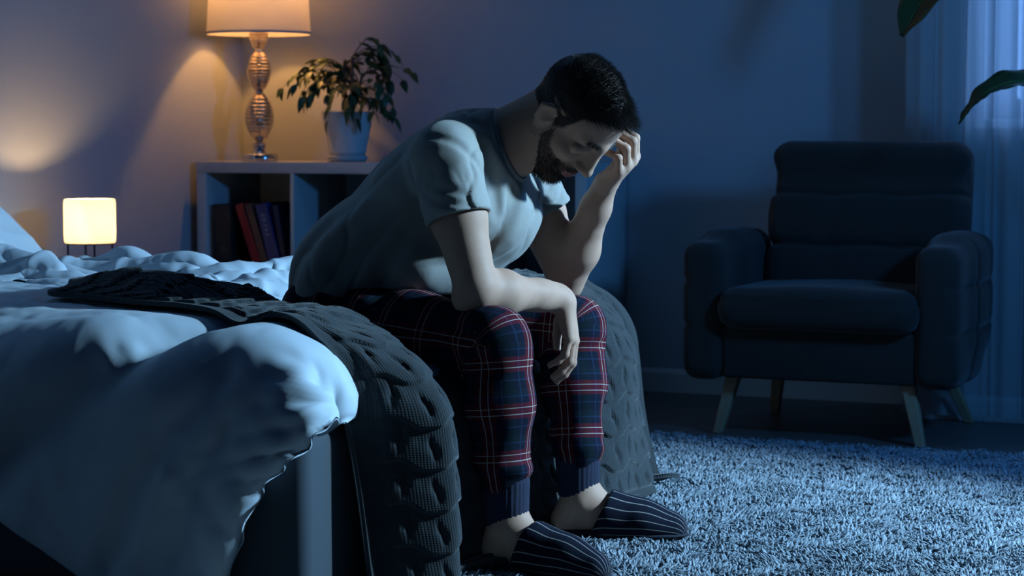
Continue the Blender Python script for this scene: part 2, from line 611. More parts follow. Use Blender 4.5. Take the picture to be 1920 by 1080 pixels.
# ------------------------------------------------------------------ tall table lamp
M_chrome = mat('chrome', (0.55, 0.55, 0.56), 0.18, 1.0)
M_lglass = mat('smoked_glass', (0.66, 0.55, 0.45), 0.10)
b = M_lglass.node_tree.nodes['Principled BSDF']; b.inputs['Transmission Weight'].default_value = 0.72; b.inputs['IOR'].default_value = 1.45; b.inputs['Metallic'].default_value = 0.5
def shade_material(name, col, tw, strength_mix=0.5, bump=None):
    m = bpy.data.materials.new(name); m.use_nodes = True; nt = m.node_tree; nt.nodes.clear()
    o = N(nt, 'ShaderNodeOutputMaterial'); d = N(nt, 'ShaderNodeBsdfDiffuse'); t = N(nt, 'ShaderNodeBsdfTranslucent'); x = N(nt, 'ShaderNodeMixShader')
    d.inputs['Color'].default_value = (*col, 1); t.inputs['Color'].default_value = (*tw, 1); x.inputs[0].default_value = strength_mix
    nt.links.new(d.outputs[0], x.inputs[1]); nt.links.new(t.outputs[0], x.inputs[2]); nt.links.new(x.outputs[0], o.inputs[0])
    if bump:
        tc = N(nt, 'ShaderNodeTexCoord'); w = N(nt, 'ShaderNodeTexNoise'); w.inputs['Scale'].default_value = bump
        bp = N(nt, 'ShaderNodeBump'); bp.inputs['Strength'].default_value = 0.2; bp.inputs['Distance'].default_value = 0.001
        nt.links.new(tc.outputs['Object'], w.inputs['Vector']); nt.links.new(w.outputs['Fac'], bp.inputs['Height']); nt.links.new(bp.outputs[0], d.inputs['Normal'])
    return m
LX, LY = -3.862, 6.635
lamp = empty('table_lamp', (LX, LY, SZ), 'tall table lamp with stacked glass orbs and a white drum shade, on the bookshelf', 'lamp')
lathe('base', [(0, 0), (0.063, 0), (0.065, 0.004), (0.065, 0.022), (0.060, 0.028), (0.026, 0.030), (0.022, 0.036), (0.020, 0.052), (0.026, 0.056), (0.027, 0.064), (0.018, 0.068), (0, 0.068)], M_chrome, lamp, center=(LX, LY, SZ))
def orb(z0, z1, r, ribs):
    prof = [(0.012, z0)]
    n = 90
    for i in range(1, n):
        t = i / n
        rr = 0.012 + (r - 0.012) * (math.sin(PI * t) ** 0.72)
        rr += 0.0044 * (abs(math.sin(ribs * PI * t + 0.4)) - 0.5) * (0.35 + 0.65 * sstep(0.15, 0.45, t)) * math.sin(PI * t)
        prof.append((rr, z0 + (z1 - z0) * t))
    prof.append((0.012, z1))
    lathe('glass_orb', prof, M_lglass, lamp, center=(LX, LY, SZ), n=64)
orb(0.070, 0.245, 0.051, 13)
orb(0.250, 0.392, 0.042, 12)
orb(0.397, 0.500, 0.034, 10)
for z in (0.247, 0.394): lathe('collar', [(0, z - 0.005), (0.014, z - 0.005), (0.016, z), (0.014, z + 0.005), (0, z + 0.005)], M_chrome, lamp, center=(LX, LY, SZ))
lathe('stem', [(0, 0.066), (0.005, 0.066), (0.005, 0.56), (0, 0.56)], M_chrome, lamp, n=16, center=(LX, LY, SZ))
lathe('socket', [(0, 0.498), (0.018, 0.500), (0.020, 0.53), (0.017, 0.56), (0, 0.56)], M_chrome, lamp, n=24, center=(LX, LY, SZ))
M_shade = shade_material('shade_linen', (0.70, 0.67, 0.68), (0.64, 0.63, 0.66), 0.5, 300)
zb, zt = 0.452, 0.74
shp = [(0.184, zb), (0.168, zt), (0.1665, zt), (0.1825, zb)]
sh = lathe('lamp_shade', shp + [shp[0]], M_shade, lamp, n=72, center=(LX, LY, SZ), angle=80)
lathe('shade_trim', [(0.1825, zb - 0.002), (0.1855, zb - 0.002), (0.1850, zb + 0.006), (0.1825, zb + 0.006), (0.1825, zb - 0.002)], mat('shade_trim', (0.45, 0.42, 0.45), 0.8), lamp, n=72, center=(LX, LY, SZ), angle=80)
M_bulb = bpy.data.materials.new('lit_bulb'); M_bulb.use_nodes = True
b = M_bulb.node_tree.nodes['Principled BSDF']; b.inputs['Emission Color'].default_value = (1, 0.62, 0.25, 1); b.inputs['Emission Strength'].default_value = 12
lathe('bulb', [(0, 0.655), (0.018, 0.65), (0.029, 0.625), (0.029, 0.605), (0.015, 0.565), (0.012, 0.555), (0, 0.555)], M_bulb, lamp, n=24, center=(LX, LY, SZ))
pl_ = point_light('lamp_glow', (LX, LY, SZ + 0.60), 18, (1.0, 0.45, 0.12), 0.035)
# keep the glowing bulb from shading its own light: the light sits just above it
pl_.location.z = SZ + 0.675

# ------------------------------------------------------------------ nightstand and small glass lamp behind the bed
M_night = mat('nightstand_wood', (0.45, 0.42, 0.38), 0.5)
night = empty('nightstand', (-3.84, 5.56, 0), 'pale wooden nightstand in the gap behind the bed, under the small glass lamp', 'nightstand')
box('top', (-4.06, 5.32, 0.468), (-3.62, 5.80, 0.49), M_night, night, 0.003)
box('carcass', (-4.05, 5.335, 0.16), (-3.64, 5.785, 0.468), M_night, night, 0.003)
dr = box('drawer', (-3.642, 5.35, 0.30), (-3.622, 5.77, 0.455), M_night, night, 0.003)
lathe('knob', [(0, 0), (0.012, 0.002), (0.012, 0.010), (0.006, 0.016), (0, 0.016)], M_chrome, dr, n=16, center=(-3.62, 5.56, 0.372))
for px, py in ((-4.02, 5.36), (-4.02, 5.76), (-3.67, 5.36), (-3.67, 5.76)):
    lathe('leg', [(0, 0), (0.012, 0), (0.018, 0.16), (0, 0.16)], M_night, night, n=16, center=(px, py, 0))
NX, NY, NZ = -3.84, 5.552, 0.49
sl = empty('glass_lamp', (NX, NY, NZ), 'small lit white glass cylinder lamp on thin black legs, behind the bed', 'lamp')
M_opal = shade_material('opal_glass', (0.85, 0.83, 0.8), (0.95, 0.90, 0.82), 0.7)
r_, z0, z1 = 0.080, 0.057, 0.193
lathe('glass_shade', [(r_ * 0.95, z0), (r_ * 0.985, z0 + 0.004), (r_, z0 + 0.03), (r_, z1 - 0.010), (r_ - 0.003, z1), (r_ - 0.007, z1), (r_ - 0.005, z1 - 0.012), (r_ - 0.005, z0 + 0.03), (r_ * 0.90, z0 + 0.006), (r_ * 0.90, z0)], M_opal, sl, n=64, center=(NX, NY, NZ))
M_blackm = mat('black_metal', (0.01, 0.01, 0.012), 0.4, 0.5)
lathe('tray', [(0, z0 - 0.004), (r_ * 0.95, z0 - 0.004), (r_ * 0.95, z0), (0, z0)], M_blackm, sl, n=48, center=(NX, NY, NZ))
for k in range(4):
    a = math.radians(23.47 + 90 * k)
    lx, ly = NX + r_ * 0.86 * math.cos(a), NY + r_ * 0.86 * math.sin(a)
    lathe('leg', [(0, 0), (0.003, 0), (0.003, z0), (0, z0)], M_blackm, sl, n=10, center=(lx, ly, NZ))
lathe('bulb', [(0, 0.062), (0.010, 0.063), (0.016, 0.075), (0.016, 0.085), (0.008, 0.094), (0, 0.095)], M_bulb, sl, n=20, center=(NX, NY, NZ))
point_light('glass_lamp_glow', (NX, NY, NZ + 0.150), 5.4, (1.0, 0.64, 0.32), 0.012)

# ------------------------------------------------------------------ armchair
M_uph = mat('slate_upholstery', (0.040, 0.035, 0.031), 0.95, bump=(700, 0.35, 0.001), sheen=0.15, var=(30, 0.12), spec=0.1)
M_leg = mat('beech_leg', (0.40, 0.27, 0.16), 0.55, var=(12, 0.2))
ch = empty('armchair', (-1.62, 6.25, 0), 'dark upholstered armchair with tufted back on splayed wooden legs', 'armchair')
def soft(name, prims, lo, hi, h, m, parent, disp=None, dmax=0.0, attrs=None):
    V, F = field_mesh(prims, lo, hi, h, disp, dmax)
    return link(name, np_mesh(name, V, F, True, attrs(V) if attrs else None), m, parent)
def g(x, w): return np.exp(-(x / w) ** 2)
AX0, AX1 = -2.040, -1.225
for side, xc in (('l', -1.972), ('r', -1.284)):
    out = -1 if side == 'l' else 1
    def disp(P, xc=xc, out=out):
        q = (P[:, 0] - xc) * out
        face = sstep(0.02, 0.05, q)
        y, z = P[:, 1], P[:, 2]
        s = 0.005 * (g(y - 6.13, 0.008) + g(y - 6.30, 0.008)) + 0.007 * (g(z - 0.455, 0.008) + g(z - 0.325, 0.008))
        puff = -0.006 * np.abs(np.sin((y - 6.13) / 0.17 * PI)) * np.abs(np.sin((z - 0.455) / 0.13 * PI)) ** 0.5
        front = 0.006 * g(q - 0.062, 0.006) * sstep(6.0, 5.94, y) * 0
        return face * (s + puff) + front
    # arm: side profile with a big rounded lower back corner
    T = rot('x', 0)
    prims = [rbox((xc, 6.13, 0.366), (0.064, 0.205, 0.203), 0.045, k=0.0), rbox((xc, 6.29, 0.425), (0.062, 0.19, 0.165), 0.055, k=0.08)]
    soft('arm', prims, (xc - 0.10, 5.88, 0.12), (xc + 0.10, 6.55, 0.66), 0.0075, M_uph, ch, disp, 0.02)
Mb = rot('x', -10)
def bdisp(P):
    q = (P - np.array([-1.578, 6.33, 0.40])) @ Mb
    x, z = q[:, 0], q[:, 2]
    fr = sstep(0.0, -0.04, q[:, 1])
    tuft = sum(np.exp(-((x - a) ** 2 + (z - zz) ** 2) / 0.045 ** 2) for a in (-0.105, 0.105) for zz in (0.143, 0.300))
    sag = 0.008 * (g(x - 0.105, 0.06) + g(x + 0.105, 0.06))
    seams = 0.013 * (g(z - 0.143 + sag, 0.009) + g(z - 0.300 + sag, 0.009)) + 0.0025 * (g(x - 0.105, 0.007) + g(x + 0.105, 0.007)) * sstep(0.31, 0.29, z)
    puff = -0.011 * (np.abs(np.sin((z - 0.143) / 0.157 * PI)) ** 0.7) * sstep(0.305, 0.285, z)
    roll = 0.014 * g(z - 0.345, 0.035) - 0.006 * g(z - 0.42, 0.03)
    return fr * (seams + 0.006 * tuft + puff + roll)
soft('backrest', [rbox((-1.578, 6.33 + 0.03, 0.60 + 0.01), (0.302, 0.075, 0.252), 0.055, Mb, 0)], (-1.95, 6.15, 0.28), (-1.22, 6.60, 0.95), 0.0075, M_uph, ch, bdisp, 0.03)
def sdisp(P):
    return 0.005 * (g(P[:, 2] - 0.405, 0.006)) * sstep(6.02, 5.96, P[:, 1]) - 0.012 * g(P[:, 0] + 1.62, 0.2) * sstep(0.38, 0.42, P[:, 2])
soft('seat_cushion', [rbox((-1.624, 6.135, 0.378), (0.296, 0.255, 0.060), 0.055, None, 0)], (-1.96, 5.84, 0.28), (-1.29, 6.42, 0.47), 0.0075, M_uph, ch, sdisp, 0.015)
box('seat_base', (-1.912, 5.945, 0.172), (-1.342, 6.42, 0.322), M_uph, ch, 0.012, 3)
box('rear_panel', (-1.90, 6.40, 0.19), (-1.30, 6.47, 0.52), M_uph, ch, 0.02, 3)
for (tx, ty), (fx, fy) in (((-1.895, 6.03), (-1.94, 6.00)), ((-1.375, 6.00), (-1.325, 5.955)), ((-1.375, 6.46), (-1.30, 6.52)), ((-1.885, 6.46), (-1.915, 6.51))):
    bm = bmesh.new()
    top = [bm.verts.new((tx + a * 0.021, ty + b_ * 0.021, 0.19)) for a, b_ in ((-1, -1), (1, -1), (1, 1), (-1, 1))]
    bot = [bm.verts.new((fx + a * 0.0135, fy + b_ * 0.0135, 0.0)) for a, b_ in ((-1, -1), (1, -1), (1, 1), (-1, 1))]
    bm.faces.new(top); bm.faces.new(bot[::-1])
    for i in range(4): bm.faces.new((bot[i], bot[(i + 1) % 4], top[(i + 1) % 4], top[i]))
    bmesh.ops.bevel(bm, geom=list(bm.edges), offset=0.003, segments=1, affect='EDGES')
    link('leg', bm_mesh('leg', bm), M_leg, ch)
# ------------------------------------------------------------------ how the duvet lies: 82 x 96 points in room coordinates,
# x rows, then y rows, then z rows, each number the change from its neighbours in steps of 0.8 mm
DUVET = [
-4460,7,6,4,2,2,3,2,3,2,2,3,3,2,3,1,3,3,2,2,1,3,3,2,1,2,2,0,-1,2,2,2,1,1,2,2,2,0,0,2,2,2,0,2,0,1,0,-4,-1,-5,-6,-5,-13,-3,-3,-9,-3,-2,6,-12,-16,-1,-10,4,-9,12,-12,9,4,-11,4,3,0,-9,12,-5,-1,-10,-17,-19,-18,-12,-11,-10,0,0,-2,5,-2,-7,-2,-12,-11,-7,0,0,
25,0,1,1,0,0,0,0,0,0,0,-1,1,0,0,0,0,0,0,0,1,-1,0,-1,0,1,-3,1,2,0,1,-1,-1,1,0,0,-1,0,2,-2,1,-1,2,-1,0,-1,-1,3,-1,1,1,-2,2,-1,-4,3,-5,7,-22,6,16,-3,1,-10,18,-27,21,-6,-3,14,-5,-2,-17,13,-10,17,-9,3,-3,2,-1,3,1,4,0,3,-2,0,-1,6,-5,7,2,-6,0,0,
26,0,0,-1,1,1,0,0,0,0,0,1,-1,1,-2,1,0,0,0,0,0,0,0,-1,1,-2,2,0,1,0,-2,0,2,-2,1,0,0,1,-3,2,-1,1,0,0,1,1,1,-1,-2,0,2,-2,3,-7,0,0,3,-11,13,-2,-6,4,4,-2,-17,21,-11,0,7,2,-6,-6,19,-5,-8,0,5,-12,5,0,4,4,4,-2,3,-4,4,3,-1,-6,6,2,-1,-1,0,0,
26,0,0,1,0,-1,1,0,-1,1,0,0,-1,0,1,0,0,0,0,0,0,1,-2,2,-1,0,0,0,0,-1,1,0,0,0,-1,-1,2,-1,2,0,0,-1,0,0,-1,0,1,4,-2,1,-5,-2,2,0,-2,0,-2,-2,7,3,-3,-9,8,0,1,-14,15,-1,-3,-5,12,8,-4,0,2,-19,3,-1,2,-1,2,9,-3,2,0,1,2,-3,2,5,1,-5,1,1,0,0,
27,-1,0,1,0,0,-1,1,0,0,0,0,0,0,-1,1,0,-1,0,1,0,-1,0,0,0,0,1,1,-1,1,-1,1,-3,2,0,-1,-1,2,1,-1,-1,2,-1,-2,2,-1,1,0,4,-2,-2,3,-7,5,-5,3,1,-3,-9,13,-1,-1,-9,10,0,0,-3,-1,4,0,-5,4,-5,1,1,10,-13,-1,0,0,5,3,2,0,0,4,-5,2,1,-1,-1,6,-2,3,0,0,
26,1,-1,1,0,1,-1,0,0,0,0,0,0,0,1,-1,0,0,0,-1,1,-1,1,-1,0,1,0,0,0,-1,1,-2,1,1,-1,2,0,-2,0,1,1,-1,-3,4,-3,2,1,-1,1,1,2,-2,-1,-9,8,-7,5,5,-4,-18,17,3,-3,2,-8,11,-8,4,-2,3,2,-7,14,-5,4,-11,-2,2,-3,-1,6,1,-2,5,0,-4,6,-2,0,1,4,-8,8,1,0,0,
26,0,1,0,0,0,0,0,0,0,0,0,0,-1,0,1,0,0,0,1,-1,0,0,-1,1,0,1,-2,0,1,-1,0,1,-1,1,0,-1,2,-1,0,0,-4,4,0,1,-1,-1,1,1,0,1,-2,-6,8,-8,7,-3,-1,5,-4,-11,10,-1,-3,16,-12,5,-4,-5,-7,7,6,-8,11,2,-5,-2,-1,-5,7,7,-4,1,-1,1,1,-2,2,-2,4,-2,5,-5,6,0,0,
26,0,0,1,0,0,0,0,1,-1,0,0,0,1,0,-1,0,-1,1,-1,0,0,0,1,0,0,-1,1,0,0,-1,1,1,-1,0,0,0,0,0,0,-3,4,-2,-1,2,0,0,1,-1,-2,1,-1,3,0,-1,-1,-2,3,-8,14,-6,-10,13,-3,5,4,-20,11,-17,15,-4,-1,4,4,-12,9,-2,-1,2,2,2,0,-2,3,-1,2,-2,1,3,-1,1,1,3,1,0,0,
26,0,1,-1,1,0,0,0,0,0,1,-1,1,-1,0,0,-1,1,-1,0,0,1,-1,0,1,0,0,-1,0,0,0,0,1,0,0,-1,1,0,-4,1,1,-1,3,0,0,1,0,-1,-3,2,-1,2,4,-11,11,-11,6,-3,4,-10,12,1,-9,6,-8,15,4,-29,22,-11,7,-6,4,-3,6,-16,6,3,3,3,-2,1,3,-2,2,1,0,-2,2,1,0,0,4,2,0,0,
27,0,-1,1,0,0,1,-1,0,0,0,0,-1,0,1,0,0,0,0,0,0,-1,1,0,-1,1,-2,2,-2,1,0,1,-1,2,-1,0,0,-4,2,0,1,1,-1,0,1,-1,0,-5,-1,-1,3,0,-5,13,-10,7,-8,6,0,2,-15,19,-3,-5,2,-17,6,22,-11,2,-11,6,3,-26,18,5,-1,-2,4,4,-1,2,-1,3,-3,2,-1,3,-1,2,2,-1,2,2,0,0,
26,0,1,-1,1,0,0,0,0,0,0,0,0,0,0,0,0,0,0,-1,0,1,-1,1,0,-1,1,-2,1,0,2,0,-1,-1,0,1,-3,0,3,0,0,0,0,-1,-1,-2,-2,3,2,1,-11,1,8,-2,5,-8,6,0,1,-4,-2,-9,16,-7,3,4,-3,0,0,3,-2,0,-18,23,-35,23,-3,4,4,4,-1,-1,2,3,-1,0,3,-4,4,-2,1,3,0,2,0,0,
26,1,-1,1,0,0,0,0,0,1,-2,1,0,0,0,0,0,0,0,0,0,0,1,0,-1,0,0,-2,3,-1,0,-1,1,0,1,-3,-2,5,0,-1,0,0,0,1,-2,2,0,0,-1,-5,2,0,3,-10,7,4,-10,6,-11,2,13,-4,-5,9,-1,-3,6,-18,14,-12,-3,7,10,-16,17,-25,16,1,5,0,1,1,3,0,0,1,2,0,1,-2,0,2,0,2,0,0,
26,0,1,0,1,-1,0,0,0,-1,1,0,0,0,0,0,1,-1,0,0,0,0,0,-2,1,1,-3,4,-1,0,0,1,-2,1,-2,-1,4,-1,0,0,1,-1,-1,1,0,1,-2,-2,2,-4,5,2,-5,1,-7,10,-5,-2,7,-3,1,1,-3,2,-3,3,-7,9,-15,17,-1,-6,-3,10,-12,9,-14,13,3,1,-1,0,2,0,0,-1,5,-2,2,1,-1,2,-1,1,0,0,
26,0,0,0,1,0,0,0,0,1,0,-1,0,1,-1,0,0,1,-1,0,1,0,-4,3,-1,-2,3,0,-1,0,0,0,2,-2,-2,3,0,0,0,0,-1,1,1,-2,2,-1,-2,2,0,-1,-3,0,1,5,-2,-13,18,-21,14,1,-2,0,3,-3,5,2,-11,3,1,-11,12,-1,2,-16,15,-3,6,-4,7,-3,-1,3,-1,-2,4,2,-3,3,-1,3,-1,2,0,1,0,0,
26,0,0,1,0,0,0,1,-1,0,0,0,1,-1,0,-1,0,1,-1,1,0,-3,3,-2,2,0,0,-1,1,0,0,0,-1,-2,3,1,0,-1,-1,1,1,-1,-1,1,0,-6,4,3,-1,3,-3,-3,1,0,-2,9,-16,9,-15,17,-5,5,-3,3,-2,-1,5,0,-7,4,-14,6,-15,14,9,-1,-1,5,-4,3,0,-1,2,2,-1,-1,1,0,1,0,3,-1,4,0,0,0,
26,0,1,-1,1,0,0,0,0,0,0,0,0,0,0,0,-1,-1,2,0,-2,3,-1,0,-1,0,1,0,0,0,-1,0,-1,1,1,0,0,0,0,0,0,-1,0,1,-5,3,1,1,-7,9,-3,-1,-1,3,4,-12,13,-2,0,-14,10,-7,7,-9,8,-6,12,-8,7,-11,11,-15,12,-2,-13,14,2,-1,0,-1,1,-2,3,-2,2,-3,3,0,1,-1,-1,6,2,1,0,0,
26,0,0,0,1,1,-1,0,0,0,0,0,-1,1,-1,1,0,0,0,0,1,-3,2,1,-1,1,-1,1,0,-1,0,0,0,1,-1,0,0,0,0,-1,1,0,-1,-1,0,3,-3,-3,2,-2,5,0,-1,-3,-6,15,-18,-2,13,5,-9,4,-4,8,-15,14,-2,7,-4,1,-7,6,-14,10,0,1,-2,3,1,-4,3,-2,3,-1,4,-3,-3,7,-5,6,-2,0,1,4,0,0,
26,0,0,1,-1,1,0,0,1,-1,0,1,-1,0,0,0,0,0,0,0,-3,3,0,-1,0,0,2,-1,0,0,1,-1,1,0,-1,0,0,1,0,-1,-2,2,0,-2,3,-1,0,-2,2,-3,4,-2,0,-3,1,-6,14,-9,-9,6,6,-2,-4,5,1,-6,9,-1,5,0,-2,-6,0,-7,7,-5,8,-2,0,2,0,-2,2,2,-2,2,4,-5,5,0,0,-3,6,-2,0,0,
25,2,-1,0,1,0,1,-1,0,0,1,-1,1,-1,1,-1,-1,1,0,-1,2,-1,0,1,0,-1,-1,2,-2,1,-1,0,1,-1,2,-1,1,-1,0,0,-5,-1,6,-1,3,0,-1,-5,2,1,-1,3,-4,3,-3,-3,0,8,-2,-5,-5,-1,9,-1,5,-1,-11,12,-1,7,0,-13,7,1,-3,0,0,-7,5,3,-1,1,-1,6,-2,3,0,-3,6,-2,3,-6,1,2,0,0,
27,-1,1,0,-1,1,-1,1,0,1,-1,0,0,0,0,1,0,-1,0,0,0,0,0,0,0,0,0,0,0,-1,1,0,0,1,-1,0,-1,1,1,-7,6,-1,-1,2,-2,4,1,-1,-7,0,4,-1,2,-4,4,-1,-5,4,-1,-6,8,-3,1,-9,13,0,1,-15,10,1,7,4,-3,-3,-3,-7,6,0,-8,8,0,2,0,0,-1,5,-2,5,-3,0,10,-2,-5,-1,0,0,
26,0,0,0,1,0,1,-1,0,0,1,0,-1,0,0,0,0,0,0,0,0,0,0,1,-1,1,-1,-1,2,-1,0,0,0,0,0,0,1,-1,-6,4,0,2,-3,4,-2,1,1,1,3,-2,-4,-3,3,1,3,-1,-5,2,2,-4,-11,8,-5,8,-3,12,-4,0,-10,6,-4,11,-3,4,-2,0,-2,1,-5,-1,-2,3,3,-4,4,0,5,-6,4,6,-6,12,-10,1,0,0,
25,1,0,0,0,1,-1,1,1,-1,0,0,0,0,0,0,0,0,0,0,1,0,-1,-1,2,-1,0,0,-1,2,-1,0,0,1,0,0,-6,1,3,1,0,-1,0,-3,3,-5,6,2,0,1,-2,4,-2,0,-4,-3,5,1,-6,8,-2,-11,6,-2,2,-13,19,2,-2,-7,4,1,-2,5,0,-1,-7,7,-4,0,-5,-2,4,3,-3,2,-3,8,0,-6,9,0,1,-1,0,0,
25,0,1,0,1,0,2,-1,-1,1,-2,0,1,0,0,0,1,-1,0,1,-1,0,1,0,-1,1,-1,0,1,-1,-1,1,0,0,0,-6,7,-1,-1,2,-1,1,-1,-1,0,-2,-3,4,2,0,0,0,-1,-4,-3,2,3,-5,8,4,1,-5,-13,8,-10,11,-13,16,4,-1,-2,-15,16,-9,11,2,0,-6,7,-8,5,-1,-8,3,3,-4,3,-4,2,6,-9,9,4,-2,0,0,
26,1,-1,1,-1,2,-1,2,-2,0,0,0,0,1,0,-1,0,0,-1,0,1,0,0,0,1,-1,0,0,0,0,1,0,-1,0,-5,5,-3,0,3,0,1,-1,-1,2,-4,2,0,-1,3,-2,1,-1,-1,0,1,1,-5,4,-7,-13,1,10,8,-1,1,-4,3,-10,14,0,0,1,-9,9,-14,18,-4,4,-1,2,-1,-4,4,-6,4,-1,-3,4,-8,0,6,-7,9,1,0,0,
25,1,0,0,1,0,1,-2,1,0,0,0,0,-1,0,1,0,1,0,-1,0,1,-1,0,0,0,1,0,-2,1,1,-1,1,-6,4,0,1,0,1,0,-1,0,0,-2,2,-1,0,1,-2,3,0,0,-2,1,-5,5,-3,-6,9,5,3,-10,-4,0,5,-1,0,-5,-4,11,0,7,-10,-3,5,-9,4,7,2,-3,7,1,-9,4,0,2,-3,-1,-2,3,-5,6,-2,3,0,0,
26,0,0,0,2,0,-1,0,0,-1,2,0,0,-1,0,0,1,-1,0,1,-1,0,1,-1,-1,1,1,-2,1,0,0,0,-5,3,1,2,-1,0,0,0,0,0,1,-1,1,0,-1,0,-1,0,1,-1,1,-3,3,-9,9,0,-10,9,-4,13,2,-10,-7,4,3,-1,-8,-2,9,0,2,0,1,-6,7,-9,6,3,-4,7,2,-3,-1,0,1,0,2,-4,0,-2,3,-1,0,0,
24,1,1,1,-1,1,0,0,1,0,-1,0,0,1,-1,0,-1,1,0,-1,1,0,0,0,0,1,-2,0,1,-2,2,-4,4,0,1,-1,1,0,-1,1,-1,-1,-1,2,1,-1,0,-2,3,-3,1,-2,2,-4,3,0,-8,8,3,-9,9,-16,10,-4,6,-1,2,3,-1,-11,2,0,14,-2,-1,0,-2,1,-6,2,3,-4,9,-3,-5,6,-1,-2,1,-1,2,0,-1,1,0,0,
23,0,1,0,0,0,3,0,0,0,0,0,0,0,0,0,-1,1,0,0,0,0,0,-2,1,-1,1,0,0,2,-5,4,-2,2,0,0,0,0,0,-2,1,0,1,0,-3,3,0,0,-1,0,-2,3,-5,5,-5,6,-7,-1,3,3,-4,6,-19,16,-9,5,4,1,1,2,-12,11,0,-2,3,3,-3,0,-2,-4,1,-1,-5,9,-3,-2,4,-2,1,1,1,-3,5,-1,0,0,
22,1,1,1,-1,1,2,0,0,0,0,0,0,-1,1,0,1,-2,1,0,0,-2,1,0,0,-1,1,1,-1,-1,2,0,1,0,-2,1,0,0,0,1,-1,1,-1,-3,1,2,0,1,-1,-3,-3,2,2,0,-1,1,4,-5,1,0,-1,1,1,-13,7,-7,5,5,3,6,-5,-6,2,4,2,1,3,-1,-3,-2,-7,8,-5,-1,6,-9,2,6,-5,1,0,3,-4,6,0,0,
22,1,2,-2,1,0,3,1,-1,0,-1,0,0,1,0,0,-1,2,-1,1,-2,0,-1,2,0,0,-1,1,0,0,0,1,-1,0,1,-1,1,-1,0,-1,0,-1,2,1,0,-2,1,1,-1,2,-1,-6,5,-3,2,-7,7,-2,1,2,0,-8,10,-8,0,5,-11,5,2,3,7,-18,12,-3,2,2,3,0,0,1,-2,-3,3,-8,2,8,-11,1,8,-4,-1,2,-1,1,0,0,
22,1,1,0,0,1,0,2,0,-1,1,0,0,0,0,0,-1,-1,1,-1,0,2,0,0,0,0,0,0,-1,0,2,-2,2,-1,0,0,-1,1,-1,-1,1,1,-2,0,1,2,0,0,0,0,0,-3,-3,-3,4,0,-1,0,2,-13,12,8,-17,10,-3,-2,1,2,-1,-5,10,8,-22,12,-3,0,7,6,-1,3,-3,-8,7,3,-4,-13,14,-2,-7,9,-8,0,2,-1,0,0,
22,0,0,1,2,0,-1,2,0,1,0,0,0,0,0,-2,1,0,0,-1,2,0,-1,1,0,-1,1,-1,1,0,-2,2,0,1,-1,0,-3,2,-2,3,0,-1,1,1,0,-1,0,0,0,-1,0,1,-5,5,-3,-2,-5,9,-10,6,-3,6,7,-3,-6,-4,6,-4,3,-3,-2,19,-8,-9,3,3,-14,11,6,2,3,1,-4,1,1,6,-12,2,0,-1,0,-2,-1,-1,0,0,
22,0,0,3,-2,0,1,3,0,0,0,0,0,-1,-1,1,0,0,-1,2,0,0,0,0,-1,0,0,0,1,0,0,0,-2,1,1,-4,2,-1,3,0,0,1,-1,0,1,-1,0,-1,1,0,0,-1,-2,0,-1,-3,5,-8,11,-1,-8,3,4,-6,6,1,-9,1,6,3,-10,7,11,-4,-2,-3,2,-16,13,-4,8,2,-5,5,-2,-1,5,-6,6,-12,12,-12,5,-4,0,0,
22,-1,2,1,0,1,-1,1,2,0,0,-1,0,0,0,1,0,0,0,0,0,0,0,0,-1,1,0,0,0,0,1,-3,2,-1,-3,2,2,0,0,-1,1,-1,1,0,0,0,0,0,-1,2,-2,-2,-1,-2,-2,9,-7,2,-6,10,-3,-11,17,-5,-1,1,3,-7,-5,7,1,-5,15,-5,-8,1,7,-5,-11,14,-9,11,0,-6,1,6,-4,3,-8,6,-5,8,-6,-1,0,0,
21,1,0,1,2,-2,1,0,2,0,0,1,-1,1,0,0,0,0,1,-1,0,0,0,0,1,-1,0,0,-1,0,0,1,0,-3,0,3,0,0,0,-1,0,0,1,0,0,0,0,0,2,-5,1,1,2,-5,3,-4,3,1,0,-11,15,-11,0,8,-3,-1,2,3,-6,-3,4,1,-5,12,-1,-2,-1,1,-1,-16,16,-13,14,-7,5,-9,8,3,-8,4,-6,4,3,-3,0,0,
21,0,1,0,1,1,0,0,3,0,0,0,0,0,0,0,0,0,0,0,0,-1,0,0,0,2,-1,1,-1,0,-1,0,-1,-1,3,0,0,-1,0,2,-1,1,-1,0,-1,1,0,0,-1,0,1,0,-2,2,0,0,-1,-3,2,-1,-17,29,-23,14,-2,3,-3,0,1,-6,2,0,3,-6,9,-3,1,2,0,2,-13,9,-8,6,-6,6,-5,2,7,-10,9,-11,7,-2,0,0,
21,1,-1,0,3,0,0,0,3,0,0,-1,0,-1,2,0,0,0,-1,1,0,0,0,0,0,-1,1,-1,1,1,-4,3,-4,4,0,0,0,0,0,-1,0,0,0,1,0,0,0,-2,2,-1,-2,2,0,0,1,-1,0,-1,-5,7,-8,-10,19,-8,7,-4,4,-2,1,3,-4,-2,0,2,0,1,-5,7,-1,1,-1,-9,5,1,-8,2,8,-13,7,4,3,-14,-2,10,0,0,
21,0,1,0,0,1,1,0,0,3,0,0,0,1,-2,0,1,0,1,-1,0,0,0,0,0,0,0,0,0,-4,4,-4,4,0,0,0,-1,0,0,1,1,0,0,-1,1,-1,0,-1,-3,4,-1,3,-4,4,-3,2,-1,-5,4,-2,3,-8,-7,8,5,3,-9,10,-1,-2,0,-7,5,2,-5,2,3,-8,9,-5,5,-1,-5,-11,14,-8,-1,11,-10,10,-22,26,-13,2,0,0,
